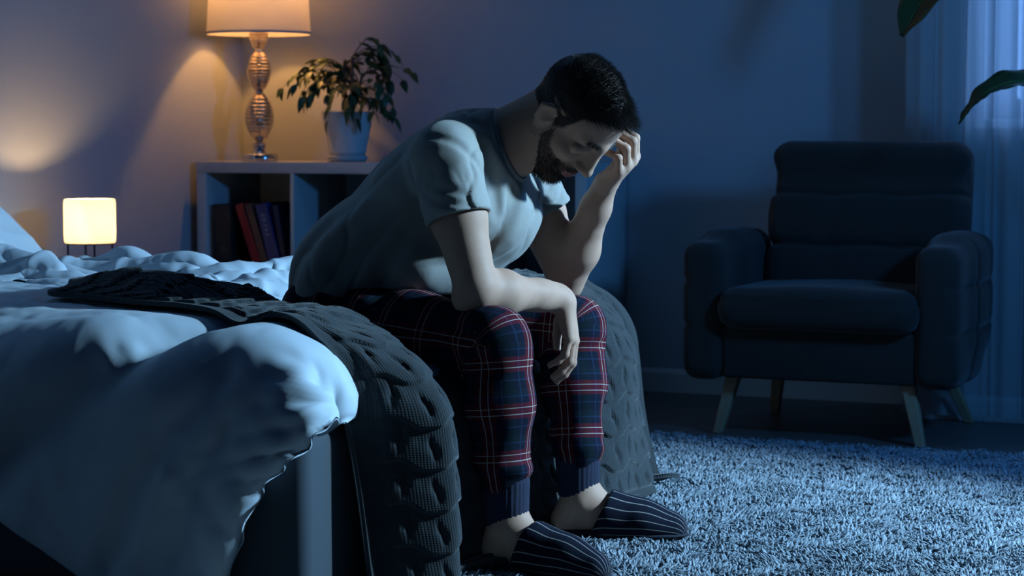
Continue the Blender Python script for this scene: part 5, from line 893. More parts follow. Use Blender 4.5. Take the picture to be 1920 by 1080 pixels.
16,-24,1,6,-4,0,0,6,6,-9,-13,11,25,-10,-32,39,-39,27,-18,28,-8,-5,6,-6,-1,-3,-3,-1,0,1,0,0,1,-1,0,1,-1,0,1,0,0,0,0,0,0,1,-1,1,-1,0,0,-2,0,-1,0,-1,0,0,-1,0,0,0,0,-1,1,0,1,-1,1,0,1,-1,1,0,0,0,1,0,0,1,0,2,-1,2,0,-6,5,-6,10,-15,5,-9,20,-24,17,1,
586,13,4,14,-5,5,8,2,0,0,5,-2,-2,0,7,-6,-4,0,6,2,-8,0,0,7,-6,0,-1,8,-7,-1,3,0,2,-5,4,1,-1,-4,1,3,-4,6,0,-2,-4,2,4,-2,-1,1,1,4,12,3,-4,6,13,10,9,14,17,9,-11,9,-1,12,-11,14,7,-11,18,-12,11,6,20,-18,-10,-19,-12,11,4,-8,-9,-20,-14,-7,-17,4,19,7,3,14,6,19,-6,-7,
-3,-5,5,-1,7,-7,2,1,-1,7,-10,0,5,1,-2,-3,4,2,-6,-1,6,1,-2,-5,9,-5,10,-17,8,2,-4,4,-7,5,-4,0,0,8,-1,-7,4,-2,2,1,-1,3,-7,0,5,-2,1,3,-7,0,4,-4,3,-4,10,1,-8,-4,0,-18,17,-20,25,-1,-13,15,-11,23,5,-5,-33,25,-8,0,8,1,-8,-7,4,3,4,-2,1,-4,-1,5,5,1,-1,-25,6,4,
-5,2,6,-12,2,11,-4,-1,2,2,-3,0,2,0,-10,8,0,-2,5,-6,6,-3,3,4,-12,14,-16,8,-1,-1,5,-9,5,5,-3,-1,2,-2,-5,7,1,-4,-2,2,1,-2,4,0,-7,5,-3,2,-4,-6,2,8,-8,11,-2,-9,-9,8,11,-9,-16,25,-19,-1,26,-11,12,1,-8,-5,-3,-4,2,13,-4,-1,-6,-1,5,-1,6,-5,0,4,-5,2,4,-1,-9,-9,1,3,
-4,5,-10,7,5,-9,2,3,5,-11,7,3,-8,-1,5,4,-3,0,3,3,-7,1,9,-7,0,-3,-1,2,0,3,-7,6,2,-4,3,0,-1,-4,4,-3,1,-1,0,-4,8,-2,-2,3,-1,-1,4,-3,-4,0,4,-2,4,-7,-1,2,-6,-10,13,15,-17,-17,27,-9,-5,27,-21,5,-8,2,13,-19,0,2,21,-11,-2,5,-7,-1,9,-4,1,-2,4,0,7,-17,-9,-3,3,3,
-4,-3,9,0,-7,3,2,2,-4,3,-1,-3,3,0,8,-10,2,5,-13,5,3,7,-15,0,14,-13,9,-2,2,-1,-2,2,1,-3,1,-2,0,-1,1,4,-6,4,-3,8,-4,-4,2,-2,8,-2,2,-6,1,0,2,-2,-3,3,-10,6,13,-16,-12,12,13,-14,-4,13,-6,4,16,-32,-1,0,4,9,5,-2,3,-3,-4,1,0,1,2,3,-2,2,0,1,-3,-7,-3,0,-3,0,
-6,5,-3,0,3,3,-7,1,4,-4,7,1,-4,1,-4,2,4,-8,6,-4,6,-12,7,11,-16,9,-4,1,4,-7,6,1,-6,4,-4,2,-2,7,0,-7,7,-5,6,-4,-3,4,-1,1,-3,4,-5,2,-3,8,-6,5,-4,0,-7,-11,8,10,-9,-3,-4,14,-9,6,2,-4,10,14,-15,0,7,-14,-2,12,-6,-7,4,1,-3,3,5,-3,1,-3,1,1,-1,-6,0,1,-3,1,
-4,-1,1,4,0,-4,2,5,-6,6,-6,1,2,6,-10,4,-3,3,4,-3,-6,12,-7,-10,10,-2,2,6,-12,6,4,-8,4,-4,4,-2,6,-5,0,0,-1,6,-4,-1,-2,1,4,-2,1,-1,4,-6,3,-4,5,-4,3,-10,11,-10,-11,9,-2,-6,12,16,-8,-12,8,3,-17,17,19,-11,-17,4,7,-1,-9,-5,10,1,0,-2,2,4,-4,1,1,-1,-3,-1,-1,6,0,-3,
-3,-3,3,-3,4,1,0,-3,3,0,1,-2,2,1,-1,3,-3,5,-10,12,-1,-10,9,-7,3,3,1,-10,11,0,-10,7,-4,1,0,4,-8,5,-3,5,1,-5,0,-4,8,-5,1,1,1,1,-3,-2,5,0,3,-6,-5,4,-13,20,-11,-9,17,6,-7,-2,15,-8,3,-20,10,-14,12,11,-12,0,12,-6,-11,-2,9,-1,-1,1,4,-1,1,-4,1,2,-3,-2,0,13,-7,2,
-6,3,1,0,0,1,0,-3,3,0,0,1,0,-6,6,-3,7,-7,9,-11,-2,11,-11,13,-1,-8,-2,11,-12,1,9,-8,3,2,1,-5,6,-6,7,-1,-5,-2,1,3,-3,6,-3,1,1,-5,0,3,1,8,-7,4,-8,-5,12,-19,18,-2,-14,11,16,-9,-4,15,-22,15,-17,15,-8,-8,4,11,-18,6,-6,4,6,2,-5,2,0,4,-2,-1,-1,3,-5,-2,6,6,7,-3,
-6,2,-2,4,0,2,-1,1,0,-1,2,2,2,-7,7,-5,-4,8,-8,2,8,-13,13,-10,-1,3,8,-11,12,-2,-9,7,1,-2,-6,5,-2,6,-6,-3,0,7,1,1,-3,1,-4,3,-6,0,0,9,3,-6,0,-2,8,-4,-8,9,-22,14,0,-8,9,12,3,-2,1,-23,20,-7,-7,-5,6,-9,15,-13,-1,4,6,0,2,-2,1,2,2,-5,1,-3,2,-1,6,5,-3,4,
-5,1,1,0,0,1,3,-5,3,2,-2,4,-8,7,-6,6,0,-2,-1,7,-11,7,-8,7,-3,9,-10,10,-11,1,1,2,-3,-1,8,-3,3,-7,2,-1,2,-1,2,-2,4,-9,8,-4,1,0,6,-1,-1,-1,-3,-5,6,9,-6,-11,0,-8,11,10,-9,3,4,-21,3,16,-12,11,-14,10,0,2,-14,6,0,5,2,1,-4,4,1,3,-1,-2,-2,1,-1,0,1,1,13,-5,
-4,0,0,1,2,1,-3,2,2,-4,8,-9,4,-1,4,-5,2,-6,11,-10,4,-1,2,-3,6,-5,10,-17,8,-3,4,-4,2,3,-2,4,-9,3,4,2,-1,-3,1,0,-3,4,0,-1,-1,4,-1,1,-5,-5,4,6,-10,0,-2,2,8,-7,9,-7,-1,5,-4,25,-13,7,3,-35,22,-12,-3,10,-5,-11,9,2,1,4,-1,-1,2,3,-1,-1,-4,1,-2,4,-3,0,2,5,
-5,1,1,-1,0,2,0,5,-9,8,-8,9,-3,-1,-4,5,-2,5,-9,6,1,-1,0,8,1,-4,-16,14,-5,2,0,1,4,-2,0,-9,6,3,-3,-1,1,-1,-1,3,-1,0,-2,5,-2,1,-2,-3,-2,2,0,2,-5,0,6,-2,4,-1,-10,4,6,-14,7,0,27,-33,-2,29,-26,10,0,-13,6,-2,13,-6,1,0,-2,4,-2,4,3,-6,-2,-1,6,-4,-4,1,-1,6,
-5,0,0,2,1,0,1,-4,4,-2,4,-5,4,0,1,0,1,-4,7,-7,3,-1,12,-9,-10,-3,16,-3,2,1,-1,-1,-5,3,-8,7,2,-6,-1,6,1,1,-5,-3,2,5,-1,-2,1,-5,-2,2,5,-2,2,-11,10,-11,10,6,-11,11,-6,-8,-1,2,4,-2,0,26,-21,-5,5,-10,4,6,-5,0,9,-5,-1,1,1,-2,2,6,-1,-3,-7,1,5,1,-6,-7,4,3,
-5,-1,3,-1,2,-1,4,-4,1,2,-2,7,-5,3,-1,7,-2,-1,-11,5,0,10,-17,-3,6,12,-13,-1,1,4,-4,2,5,-7,10,-4,0,0,3,-6,-2,4,2,-2,2,1,-1,-4,4,-3,-1,-2,3,5,-12,9,-9,4,-7,8,11,-13,11,-10,-5,5,-3,-3,2,10,18,-31,0,1,9,-7,-2,6,3,-2,0,5,0,-4,-2,7,3,0,-10,-2,5,6,-5,-12,1,4,
-5,0,0,2,0,1,0,3,-4,2,4,-6,7,-1,1,-11,0,0,10,3,2,-10,-3,6,7,-16,7,1,2,-7,10,0,-11,10,-4,2,-6,7,-7,7,-1,-5,-1,4,4,-2,-4,3,-4,3,-1,2,-5,-1,5,-7,10,1,-2,-13,7,14,-15,12,-9,-3,-6,9,-2,-11,12,15,-5,-4,-13,3,6,-5,3,-1,-1,8,0,-4,-6,6,10,2,-12,-3,0,6,1,-6,-3,-2,
-5,1,0,0,0,2,0,-1,2,0,-2,3,-4,1,-4,6,0,5,-3,-3,2,-8,10,-4,-5,7,0,0,-2,6,-3,-5,6,-2,-3,-1,4,-4,8,-8,6,-4,6,0,-2,-2,-2,-2,6,0,-2,-2,0,-3,0,8,-9,-3,0,14,-13,4,13,-13,13,-15,-1,-5,-2,14,-14,9,1,10,-6,0,-7,5,0,-1,-5,7,8,-2,-10,1,12,-1,-1,-13,4,5,-1,-5,-1,-2,
-5,0,0,1,1,0,1,4,-2,-4,2,0,3,-4,7,-3,8,-12,2,5,-14,12,-3,5,2,1,-5,-2,0,-1,1,-3,3,0,-2,6,-4,0,-3,6,-8,5,-2,4,-2,0,-1,4,-4,-2,1,3,-3,3,2,-7,5,-3,5,-8,6,-8,-2,14,-12,14,-12,-2,3,-3,10,-13,3,-5,18,-5,0,-6,0,4,-9,3,15,2,-17,-1,7,12,-1,-12,-3,12,0,1,-2,-6,
-6,1,0,2,-1,2,1,-3,1,1,2,-2,1,3,-4,-1,-4,7,5,-13,10,-1,2,-5,-4,2,10,-2,5,-4,-9,10,-2,-8,4,-2,6,-4,-1,-1,8,0,-4,-3,2,-1,0,-5,1,4,2,-3,1,-2,3,2,-4,-2,-1,8,2,1,-9,-7,3,2,10,-10,-2,-1,2,-4,0,15,-9,2,2,-5,-4,12,-11,-3,15,2,-5,-8,6,-6,19,-8,-7,9,11,1,-8,-3,
-7,2,0,0,1,1,-1,3,4,-4,-1,2,3,-5,2,3,-3,5,-12,12,-4,3,1,0,-6,-2,-3,13,-13,-1,10,-9,4,1,4,-1,-5,3,3,1,-4,-1,3,-2,-2,2,2,0,3,-2,-2,-1,-2,4,-2,1,1,2,-8,-1,3,3,1,7,-10,-5,0,11,-8,-8,3,5,-3,8,-7,0,1,3,-15,20,-8,-3,2,16,-2,-19,5,14,-21,34,-21,3,16,-2,2,-3,
-4,-2,2,-1,2,0,1,2,-5,7,-4,2,-3,9,-4,-3,3,-7,11,-11,10,-11,0,7,-2,1,-2,-8,14,-5,-4,10,-9,4,-3,3,-1,5,0,-5,-1,1,-2,3,-2,1,3,1,-5,2,2,-5,4,-3,2,3,2,-1,0,-8,-2,2,11,-15,16,-14,2,0,10,-11,-9,10,2,-8,8,0,3,-4,-7,2,20,-21,-1,16,2,-10,-4,-12,34,-28,31,-22,19,6,-2,-3,
-6,1,-1,1,0,1,3,-2,4,-7,5,0,6,-5,-1,0,-4,12,-5,-2,-4,6,-3,-3,4,0,0,-1,-6,7,4,-7,7,-4,0,-4,10,-3,-5,0,1,-3,0,-2,4,-1,2,1,0,0,-3,3,0,2,-2,2,1,3,-1,-3,-4,-2,3,8,-17,17,-15,-1,1,17,-4,-15,0,4,3,2,-6,9,-10,-6,-2,23,-19,6,22,-5,-27,27,-26,34,-30,16,-1,15,1,0,
-5,-1,2,0,1,0,-1,2,0,3,5,0,-4,-8,11,-3,-2,-3,-4,7,-4,1,4,-4,3,0,5,-5,0,5,-9,6,-6,4,0,7,-7,-2,-2,1,1,4,1,2,-3,-7,0,2,4,-3,3,-1,-2,4,2,-7,2,-2,2,4,0,-5,-4,7,-7,-1,13,-18,-2,3,8,-2,1,-11,15,-4,0,-4,13,-20,4,1,16,-21,14,18,-13,-23,32,-29,31,-15,0,10,2,4,
-5,0,0,0,1,0,2,0,2,4,-12,1,3,6,-4,-1,3,-5,11,0,-6,1,-4,3,1,3,-8,8,-4,-5,7,-6,4,0,8,-9,-2,-2,5,0,-1,-1,4,-2,-5,10,-2,-1,-2,0,-1,2,0,-4,2,3,-6,6,4,1,1,1,-13,0,5,-3,-6,15,-21,1,6,0,21,-13,-19,13,4,-4,11,-8,-2,-7,0,20,-25,23,9,-13,-22,25,-22,23,-9,3,6,-1,
-6,1,-1,1,1,2,2,2,-1,-9,8,3,-7,6,-8,9,-3,1,-3,-3,8,-2,2,-4,6,-9,4,-4,11,-7,-2,2,2,7,-11,-2,1,7,-5,1,0,0,1,-6,9,-3,0,0,-2,-1,3,-2,2,-2,-2,2,1,-5,2,2,2,-5,2,-5,11,-9,5,-7,13,-21,2,15,-17,27,-3,-15,-2,19,-26,31,-22,1,-1,-12,25,-18,24,1,-15,-18,17,-11,5,-1,0,5,
-5,-1,1,1,1,-1,-1,3,-2,6,-5,-5,7,-2,8,-8,5,2,-8,9,-8,1,2,3,-9,10,-5,9,-14,6,0,3,6,-15,0,4,3,-1,2,-2,0,3,-3,4,-6,1,2,-1,-3,5,-1,1,-3,3,-4,-3,3,3,-5,1,-2,9,-4,-5,-3,6,-1,-4,2,-4,-7,1,4,8,7,0,-2,-14,27,-32,33,-25,2,9,-18,18,-7,23,-1,-17,-19,7,-3,2,1,3,
-7,1,0,1,-1,1,2,-5,7,-3,0,6,-2,1,-5,8,1,-8,7,-9,5,1,-4,0,8,-9,11,-15,9,9,-7,6,-13,2,3,0,-1,0,0,1,3,-2,-4,1,1,1,-2,-2,2,3,-3,-1,3,-1,3,-4,-4,4,1,-5,5,0,6,1,-6,-4,-5,5,-3,16,-25,-1,8,0,9,5,-1,-5,-14,29,-31,31,-26,2,18,-23,14,0,15,-1,-16,-17,2,-4,4,1,
-10,0,0,1,0,2,-2,6,-2,4,3,-9,7,-2,2,1,-7,8,-8,5,7,-6,4,6,-5,3,-14,13,-1,-11,16,-15,-3,6,4,-4,4,-6,1,6,-2,-3,1,-3,6,-5,-1,2,3,-2,2,-2,2,0,-6,3,0,-2,1,2,-2,0,8,-5,6,-4,-6,5,-7,-1,20,-14,-5,-11,11,13,-4,1,-4,-18,31,-31,30,-23,0,19,-19,14,5,4,-2,-13,-15,0,-2,0,
-10,0,1,-1,2,-1,3,0,2,2,-3,4,-4,3,3,-4,5,-5,4,0,-5,13,-2,-13,-1,-1,14,-11,-1,14,-8,-2,2,0,-4,8,-6,5,-1,-2,0,1,-5,9,-8,3,-1,2,2,-6,-1,7,-3,-2,0,1,1,2,-5,0,0,1,0,8,-7,6,-4,-11,11,-5,2,15,-4,-16,-1,9,8,1,-9,7,-27,31,-27,19,-10,-7,15,-9,8,12,-1,-6,-9,-4,-10,-4,
-9,0,0,0,1,1,0,1,1,0,3,-2,4,0,-2,1,0,0,4,-4,7,-14,-2,6,1,8,-12,5,0,-6,6,5,-3,0,3,-5,4,-6,6,-1,-3,-2,5,-1,2,-5,4,-2,-1,4,-5,0,2,-2,4,-2,1,-1,3,-4,0,1,0,0,6,-8,11,-8,-12,2,2,-8,14,12,-22,0,22,-4,-3,-5,17,-31,20,-12,1,8,-7,-3,8,3,8,4,-11,-10,-1,-3,
-10,1,0,0,-1,2,1,1,2,0,3,0,-4,2,2,2,4,2,-9,9,-15,7,0,1,2,0,-2,1,6,-9,0,-4,6,2,-4,5,-7,7,-1,-4,-1,4,3,-9,1,7,-4,2,2,-2,2,-3,-3,7,-4,3,-3,-6,9,5,-6,-6,2,0,3,-2,0,8,-12,-6,-2,6,-11,12,17,-1,-9,7,0,-11,-5,25,-27,2,8,-10,3,9,-18,20,11,-3,1,-10,-4,-5,
-9,0,-1,1,2,-1,0,2,-2,6,-2,6,-4,2,-2,7,-12,2,11,-13,7,-1,7,-4,0,-9,7,5,-11,3,-5,9,-1,-1,4,-8,12,-4,-8,2,2,4,-5,5,1,-7,1,4,-3,-1,3,-3,5,-2,1,-2,2,-1,-5,1,6,-3,-4,1,2,5,-7,6,0,-11,-7,10,-4,-6,4,10,-13,22,3,-7,-4,-15,31,-13,-14,7,4,-12,21,-26,22,11,-2,-3,-3,-7,
-9,0,0,0,-1,2,1,-1,6,-4,4,-4,7,-7,13,-14,11,2,-14,12,-4,0,0,3,-6,10,0,-13,6,1,-2,-2,13,-4,-10,12,-12,-2,8,-3,3,-2,-2,-1,3,1,-1,-4,3,1,2,1,-3,-2,2,-4,5,5,-5,0,-5,7,-5,-2,0,5,2,-10,12,-3,-12,2,2,5,-3,-3,12,-25,31,4,-20,7,-18,27,-12,2,-7,14,-19,27,-22,21,0,-2,0,-4,
-9,0,0,0,0,0,0,2,-4,6,0,5,-7,11,-12,7,-1,-3,7,-3,4,-2,-3,-2,10,-13,3,7,-4,4,-4,9,-11,-3,15,-15,5,3,-3,5,-2,-5,6,-1,-2,-1,1,0,-1,2,-1,3,0,-5,-2,5,-4,5,2,-6,-3,1,5,-6,-1,1,2,7,-7,8,-4,-12,16,-18,-4,-2,18,-2,-16,27,11,-23,7,-19,28,-18,10,-8,15,-24,20,-5,16,-3,-6,6,
-9,0,0,0,1,-1,2,0,2,-2,2,-1,9,-8,6,2,-3,-2,3,-4,0,5,-6,5,0,-1,-2,0,7,-9,9,-12,3,14,-18,6,0,1,4,-5,-2,7,-3,-2,0,5,1,-4,-2,4,1,0,-5,2,0,-5,3,0,3,4,0,-2,-7,2,-3,-1,1,2,8,-4,5,-9,-10,19,-14,4,-2,16,-14,-18,24,20,-25,14,-22,23,-21,12,-13,16,-16,2,14,-1,8,-2,
-9,-1,2,-1,-1,1,0,0,3,-1,3,3,-6,8,-7,0,7,0,-4,7,-4,-3,8,0,-12,7,2,-3,1,0,-5,10,4,-19,10,0,1,3,-7,5,-2,0,-1,5,-2,-6,4,1,0,0,0,-3,2,-1,2,3,-1,-7,2,4,5,-8,7,-5,-7,2,-2,0,4,9,-1,1,-5,-14,22,-24,4,15,1,-3,-23,16,23,-29,22,-23,18,-18,11,-10,12,-9,-2,15,-2,1,
-9,0,0,0,0,0,-1,2,-1,5,-1,-2,9,-12,4,5,-3,4,2,0,-2,5,-9,-1,5,5,-6,6,-7,4,10,-6,-17,15,-5,1,4,-9,8,-7,7,-5,3,-4,2,4,-5,5,-1,-4,0,2,-2,0,3,1,-3,0,-1,1,4,3,-6,4,-4,-8,4,-1,0,3,7,0,2,-10,1,1,-16,9,21,-8,-1,-24,14,19,-30,22,-15,8,-7,13,-14,-9,6,7,2,3,
-9,1,-1,1,-1,0,1,0,0,1,0,6,-6,7,-1,-5,5,1,-2,-2,9,-7,4,-2,5,-10,6,-6,5,12,-14,-10,14,0,-2,0,-4,9,-9,5,0,-1,0,-1,1,-3,1,3,1,-3,-1,1,0,0,-4,5,0,4,-4,-1,0,5,2,-4,2,-6,-2,-1,-1,2,6,4,-7,6,-18,23,-15,-10,11,16,-11,10,-29,-4,27,-20,14,-2,12,-16,-13,23,-20,5,4,2,
-9,1,-1,0,1,-1,0,0,3,-3,4,-1,2,3,-2,3,-1,-1,5,0,-8,4,-2,9,-10,4,-3,14,1,-21,0,9,6,-10,7,-2,-1,0,2,-3,-2,5,-5,3,-3,3,5,-9,2,5,-2,-5,0,8,-1,-1,2,-7,4,-4,1,1,3,1,0,4,-14,5,-2,-1,2,6,6,-5,6,-23,27,-20,-11,19,16,-22,20,-14,-18,15,-2,-3,-2,-8,3,-3,3,3,-2,1,
-9,-1,1,0,0,1,0,0,-1,4,-2,1,2,2,1,-3,2,0,1,4,3,-8,8,-12,12,-4,10,-19,2,0,6,4,-4,-2,-2,2,2,0,-3,5,-2,-1,-1,1,0,4,-6,4,1,-6,0,2,6,-6,5,-7,3,0,-5,5,-1,0,1,2,1,2,2,-14,6,-2,0,-4,9,9,-12,11,-21,23,-20,-12,21,19,-31,18,-10,1,-12,7,2,20,-11,-19,14,-10,-4,-2,
-9,1,0,-1,0,0,0,0,1,-1,5,-3,3,2,1,-1,-4,7,-1,-4,1,11,-14,6,-4,16,-20,12,-14,13,-3,-1,1,0,1,5,-5,-1,2,-5,6,-5,2,1,1,-3,2,2,-5,2,0,3,-7,3,-3,7,-6,6,-1,-3,-2,1,1,2,2,0,1,1,-15,7,-1,8,-12,11,10,-14,19,-26,9,10,-27,1,29,-22,7,-14,21,-14,-3,9,23,-11,-22,6,-1,0,
-9,0,0,1,0,0,0,0,0,1,-2,7,1,-7,5,1,2,-4,6,-6,10,-14,14,4,3,-23,15,-11,7,-4,1,5,-10,7,9,-14,9,-9,3,5,-3,-1,5,-1,-4,2,2,-5,3,-3,4,-6,7,-7,5,-4,5,-4,6,-3,-3,-1,0,3,3,-2,4,0,-4,-6,0,6,2,-14,13,15,-17,20,-11,-16,25,-6,-25,27,-10,-2,-11,9,-6,-2,12,11,-4,-14,-2,1,
-9,0,0,0,0,0,0,1,0,1,1,-3,0,11,-5,1,3,-4,0,5,-2,3,-8,5,-4,2,2,4,-5,1,6,-13,9,7,-16,8,-3,5,0,-1,-4,5,-7,2,6,-1,-5,-3,0,8,-3,1,-6,9,-7,6,-5,6,-5,4,-4,-3,0,-1,5,3,-1,-1,7,-9,-4,-1,10,-5,-11,11,13,-4,12,-15,-19,22,11,-28,23,-10,-16,11,-7,-4,8,16,-3,-7,0,-4,
-9,0,1,0,0,0,0,-1,1,0,-1,6,-3,-3,11,6,-14,7,-4,7,-11,10,-4,0,-2,1,-4,8,1,3,-12,5,9,-6,-4,5,-4,-2,2,-2,6,-8,9,-2,0,-7,0,9,-4,0,1,-3,7,-4,3,-4,3,-4,5,-6,5,-7,-3,1,1,4,4,3,-2,0,-8,-2,4,8,-9,-9,9,-10,16,18,-11,-26,28,11,-25,12,-12,-15,18,-5,-5,8,17,-6,-2,2,
-9,0,0,0,0,1,0,0,0,0,2,-2,6,-2,-4,1,15,-14,10,-9,3,2,2,-1,-11,17,-7,-2,6,-8,9,-5,-2,-5,7,2,-6,6,-5,9,-12,10,-3,2,-9,4,2,0,0,-1,2,2,-8,5,0,-3,3,3,-1,-1,-3,7,-4,-10,3,2,5,2,4,2,-1,-12,-4,11,-2,-7,-8,26,-21,15,16,-5,-26,24,1,-15,16,-15,-10,4,2,-5,14,3,4,1,
-8,-1,0,1,0,-1,1,0,0,0,0,0,1,7,-4,-1,0,12,-13,10,3,-12,11,-17,11,1,-1,-5,-1,12,-11,5,0,4,-5,-2,6,-6,12,-17,16,-7,1,-6,3,3,3,-9,8,-3,-2,3,3,-6,-2,4,-4,2,1,3,-2,-2,4,-2,-3,0,-2,4,4,2,4,0,-12,-7,18,-13,6,-8,20,-21,-13,27,11,-11,-5,20,-12,-2,-13,1,0,-4,4,12,8,6,
-9,1,-1,0,0,1,-1,1,-1,2,-1,1,2,-4,11,-5,-5,1,9,-9,7,7,-15,9,0,-5,6,1,2,-12,7,4,-4,-9,12,-7,1,14,-19,14,-7,3,-8,3,3,3,-5,6,-3,-2,-1,1,0,-2,6,-6,3,-4,2,2,3,-2,0,3,-10,4,-3,1,3,4,-3,6,3,-10,1,6,-20,0,4,-9,8,-13,5,10,23,-27,28,7,-13,-15,-1,6,-9,19,2,3,
-9,0,1,0,0,0,1,-1,1,-1,2,5,-6,3,-4,8,-1,-4,-2,8,-6,1,4,1,-1,-1,-1,3,-7,5,3,4,-15,8,-2,8,7,-22,14,-6,-3,-2,10,-3,4,-5,0,0,-1,2,-3,2,1,5,-7,3,-4,4,-6,3,3,3,-4,2,-1,-4,0,-1,0,2,7,-4,4,-2,-10,19,0,-23,1,2,17,-14,-16,-6,11,21,-29,25,20,-18,-13,0,13,2,4,4,
-9,0,0,1,0,0,-1,1,0,0,2,-4,7,-4,4,-3,6,0,2,-4,1,-2,4,-4,5,-4,2,-5,5,0,5,-13,7,1,9,-1,-16,9,-6,1,4,4,-8,5,-1,-3,5,-1,-2,-2,6,-3,2,-4,3,0,4,-7,3,-4,0,3,5,1,2,-5,-4,0,-3,0,4,4,0,1,-4,-9,19,-3,-24,7,1,20,-14,3,-26,2,27,-28,10,32,-18,5,-2,-2,2,4,
-9,1,0,-1,1,0,0,0,0,1,0,1,-1,5,-2,4,-2,1,-6,5,2,0,-1,1,-2,1,-2,4,-1,4,-9,3,4,2,-3,-7,2,3,1,3,-5,-2,4,3,-7,7,-6,0,4,1,-6,4,-6,7,0,2,-1,-1,0,2,-3,-1,2,4,0,-4,0,-4,0,-2,-1,5,4,2,0,9,-22,25,-6,8,-27,-2,27,-30,29,-16,-17,9,-12,6,26,-21,0,8,2,1,
-8,-1,0,1,0,0,0,0,0,2,0,-1,-1,1,4,-2,2,1,1,-2,0,3,0,4,-5,1,0,-1,1,-1,1,4,-1,2,-12,0,8,-2,1,-3,3,4,-4,-4,8,-8,4,3,-3,-2,4,-5,8,-5,2,-1,-3,5,-5,-2,5,-2,1,1,5,0,-2,-4,-5,-2,1,-1,3,13,-4,-9,21,-20,22,-18,21,-22,-12,33,-30,30,-7,6,-22,-13,-5,14,4,-6,1,1,
-9,0,1,-1,1,0,1,0,1,-1,-1,0,3,1,-3,4,-1,3,-1,-1,2,1,1,-5,4,0,0,0,4,-7,2,-2,-2,-1,3,8,-6,1,1,0,2,-7,7,1,-7,4,0,-5,3,4,-1,3,-4,1,-5,0,4,-3,5,-4,0,1,-4,-1,4,3,3,-1,-4,-3,-5,3,-3,3,13,-8,1,16,-17,22,-22,18,-13,-15,31,-29,25,-22,17,10,0,-15,-13,4,-3,-8,
-8,0,-1,1,0,0,-1,1,0,1,-1,1,2,-1,2,0,1,2,0,-1,1,0,0,1,0,0,0,0,-4,4,-1,0,0,-2,8,-10,5,0,-1,2,-3,4,-2,-2,1,1,-2,6,-3,-1,-1,-2,2,-1,-1,2,-2,5,-5,6,-8,0,2,0,0,2,0,0,4,-3,-5,-6,5,-2,4,11,-18,9,19,-16,23,-14,4,8,-27,28,-30,14,17,-26,-1,23,-17,-5,-3,-5,
-11,1,0,0,-1,1,1,0,1,-2,1,0,-1,1,2,0,3,1,0,2,-2,3,2,1,-3,1,-1,0,0,0,1,4,-5,0,-5,5,0,0,1,-2,1,0,-1,-1,2,3,0,-5,3,-6,3,-1,1,2,4,-8,6,-6,5,-8,9,-5,-1,0,-1,1,2,5,-1,-2,0,5,-15,1,0,8,7,-20,5,18,-5,16,3,-23,24,-26,27,-10,0,11,-18,-21,26,-13,-13,-5,
-11,0,0,0,1,-1,1,0,0,0,0,2,-1,1,0,1,3,-1,4,-1,-1,0,2,-2,3,-1,1,0,0,0,-1,-4,6,-1,0,0,0,1,-2,4,0,-5,0,2,3,-7,1,5,-5,4,-3,2,2,-3,0,5,-7,4,-7,12,-14,9,-4,0,-3,-1,1,4,2,1,6,-14,13,-13,-2,-2,11,5,-23,1,-4,2,25,15,-28,28,-22,26,-30,19,9,-15,-21,12,-5,-7,
-11,-1,1,0,0,1,0,0,1,-1,2,-2,0,1,0,2,0,2,3,-2,5,-2,0,1,0,0,0,0,0,0,1,0,-1,0,0,0,0,1,-1,-4,0,8,-4,2,-5,3,0,-4,2,5,-3,5,-10,5,-1,1,0,1,-2,1,7,-6,-1,-1,0,-2,0,-1,3,4,-5,3,-9,12,-14,0,-3,13,8,-26,15,4,-10,-10,29,-24,23,-26,30,-29,17,17,1,-21,-2,-1,
-11,0,0,0,0,0,0,1,0,0,0,1,-1,0,1,2,1,3,0,3,-6,3,1,4,-2,2,-2,0,0,0,2,-2,0,1,-1,0,0,-1,6,-5,2,-5,3,-2,5,-1,-3,1,4,-8,8,-9,8,-3,1,-2,3,-2,4,-10,8,-7,9,-3,-1,-3,0,-5,3,5,3,5,-3,-12,13,-15,-1,-1,10,12,-29,4,-8,20,-20,20,-17,24,-26,19,-14,-8,9,-6,14,6,
-12,1,0,1,0,0,1,0,-2,1,-1,0,2,-1,2,0,0,3,0,3,0,-2,3,1,1,-3,2,2,-2,3,-3,2,-1,0,0,-1,3,-4,-4,8,-4,1,3,1,-7,2,2,3,-6,5,-7,6,-1,-1,-5,6,-1,-2,5,-3,-4,11,-13,9,-6,9,-2,1,-4,-8,6,-2,9,5,-14,9,-13,-5,5,7,10,-28,17,-21,6,-6,16,-7,-2,-10,2,14,-16,23,-4,0,
-11,0,1,-2,0,1,0,1,0,1,0,-1,-1,1,1,0,7,-3,1,2,2,-3,2,-1,1,1,2,-4,4,-5,1,5,-2,-3,2,1,-4,3,2,-4,1,3,-5,2,3,1,1,-8,2,-1,5,0,-3,-2,7,-9,5,0,-2,7,-7,1,2,0,5,-11,3,3,-4,7,-7,4,-6,1,14,-16,9,-9,-7,12,7,-5,-20,9,10,-15,-9,1,22,-13,-4,-4,21,-23,18,-1,
-11,0,-1,2,0,0,1,-1,0,0,1,0,0,0,0,2,-3,3,4,-1,0,2,-1,2,2,-1,-2,2,-2,2,2,-7,3,3,-1,-1,1,0,-2,2,1,-2,4,-6,5,-3,1,0,1,1,0,-5,0,5,-5,8,-12,8,0,-2,0,-5,11,-9,5,3,-2,-5,6,-8,7,-3,3,0,-7,18,-19,10,-7,-13,15,12,-17,15,-21,16,-11,-6,-5,24,-8,10,-25,26,-19,7,
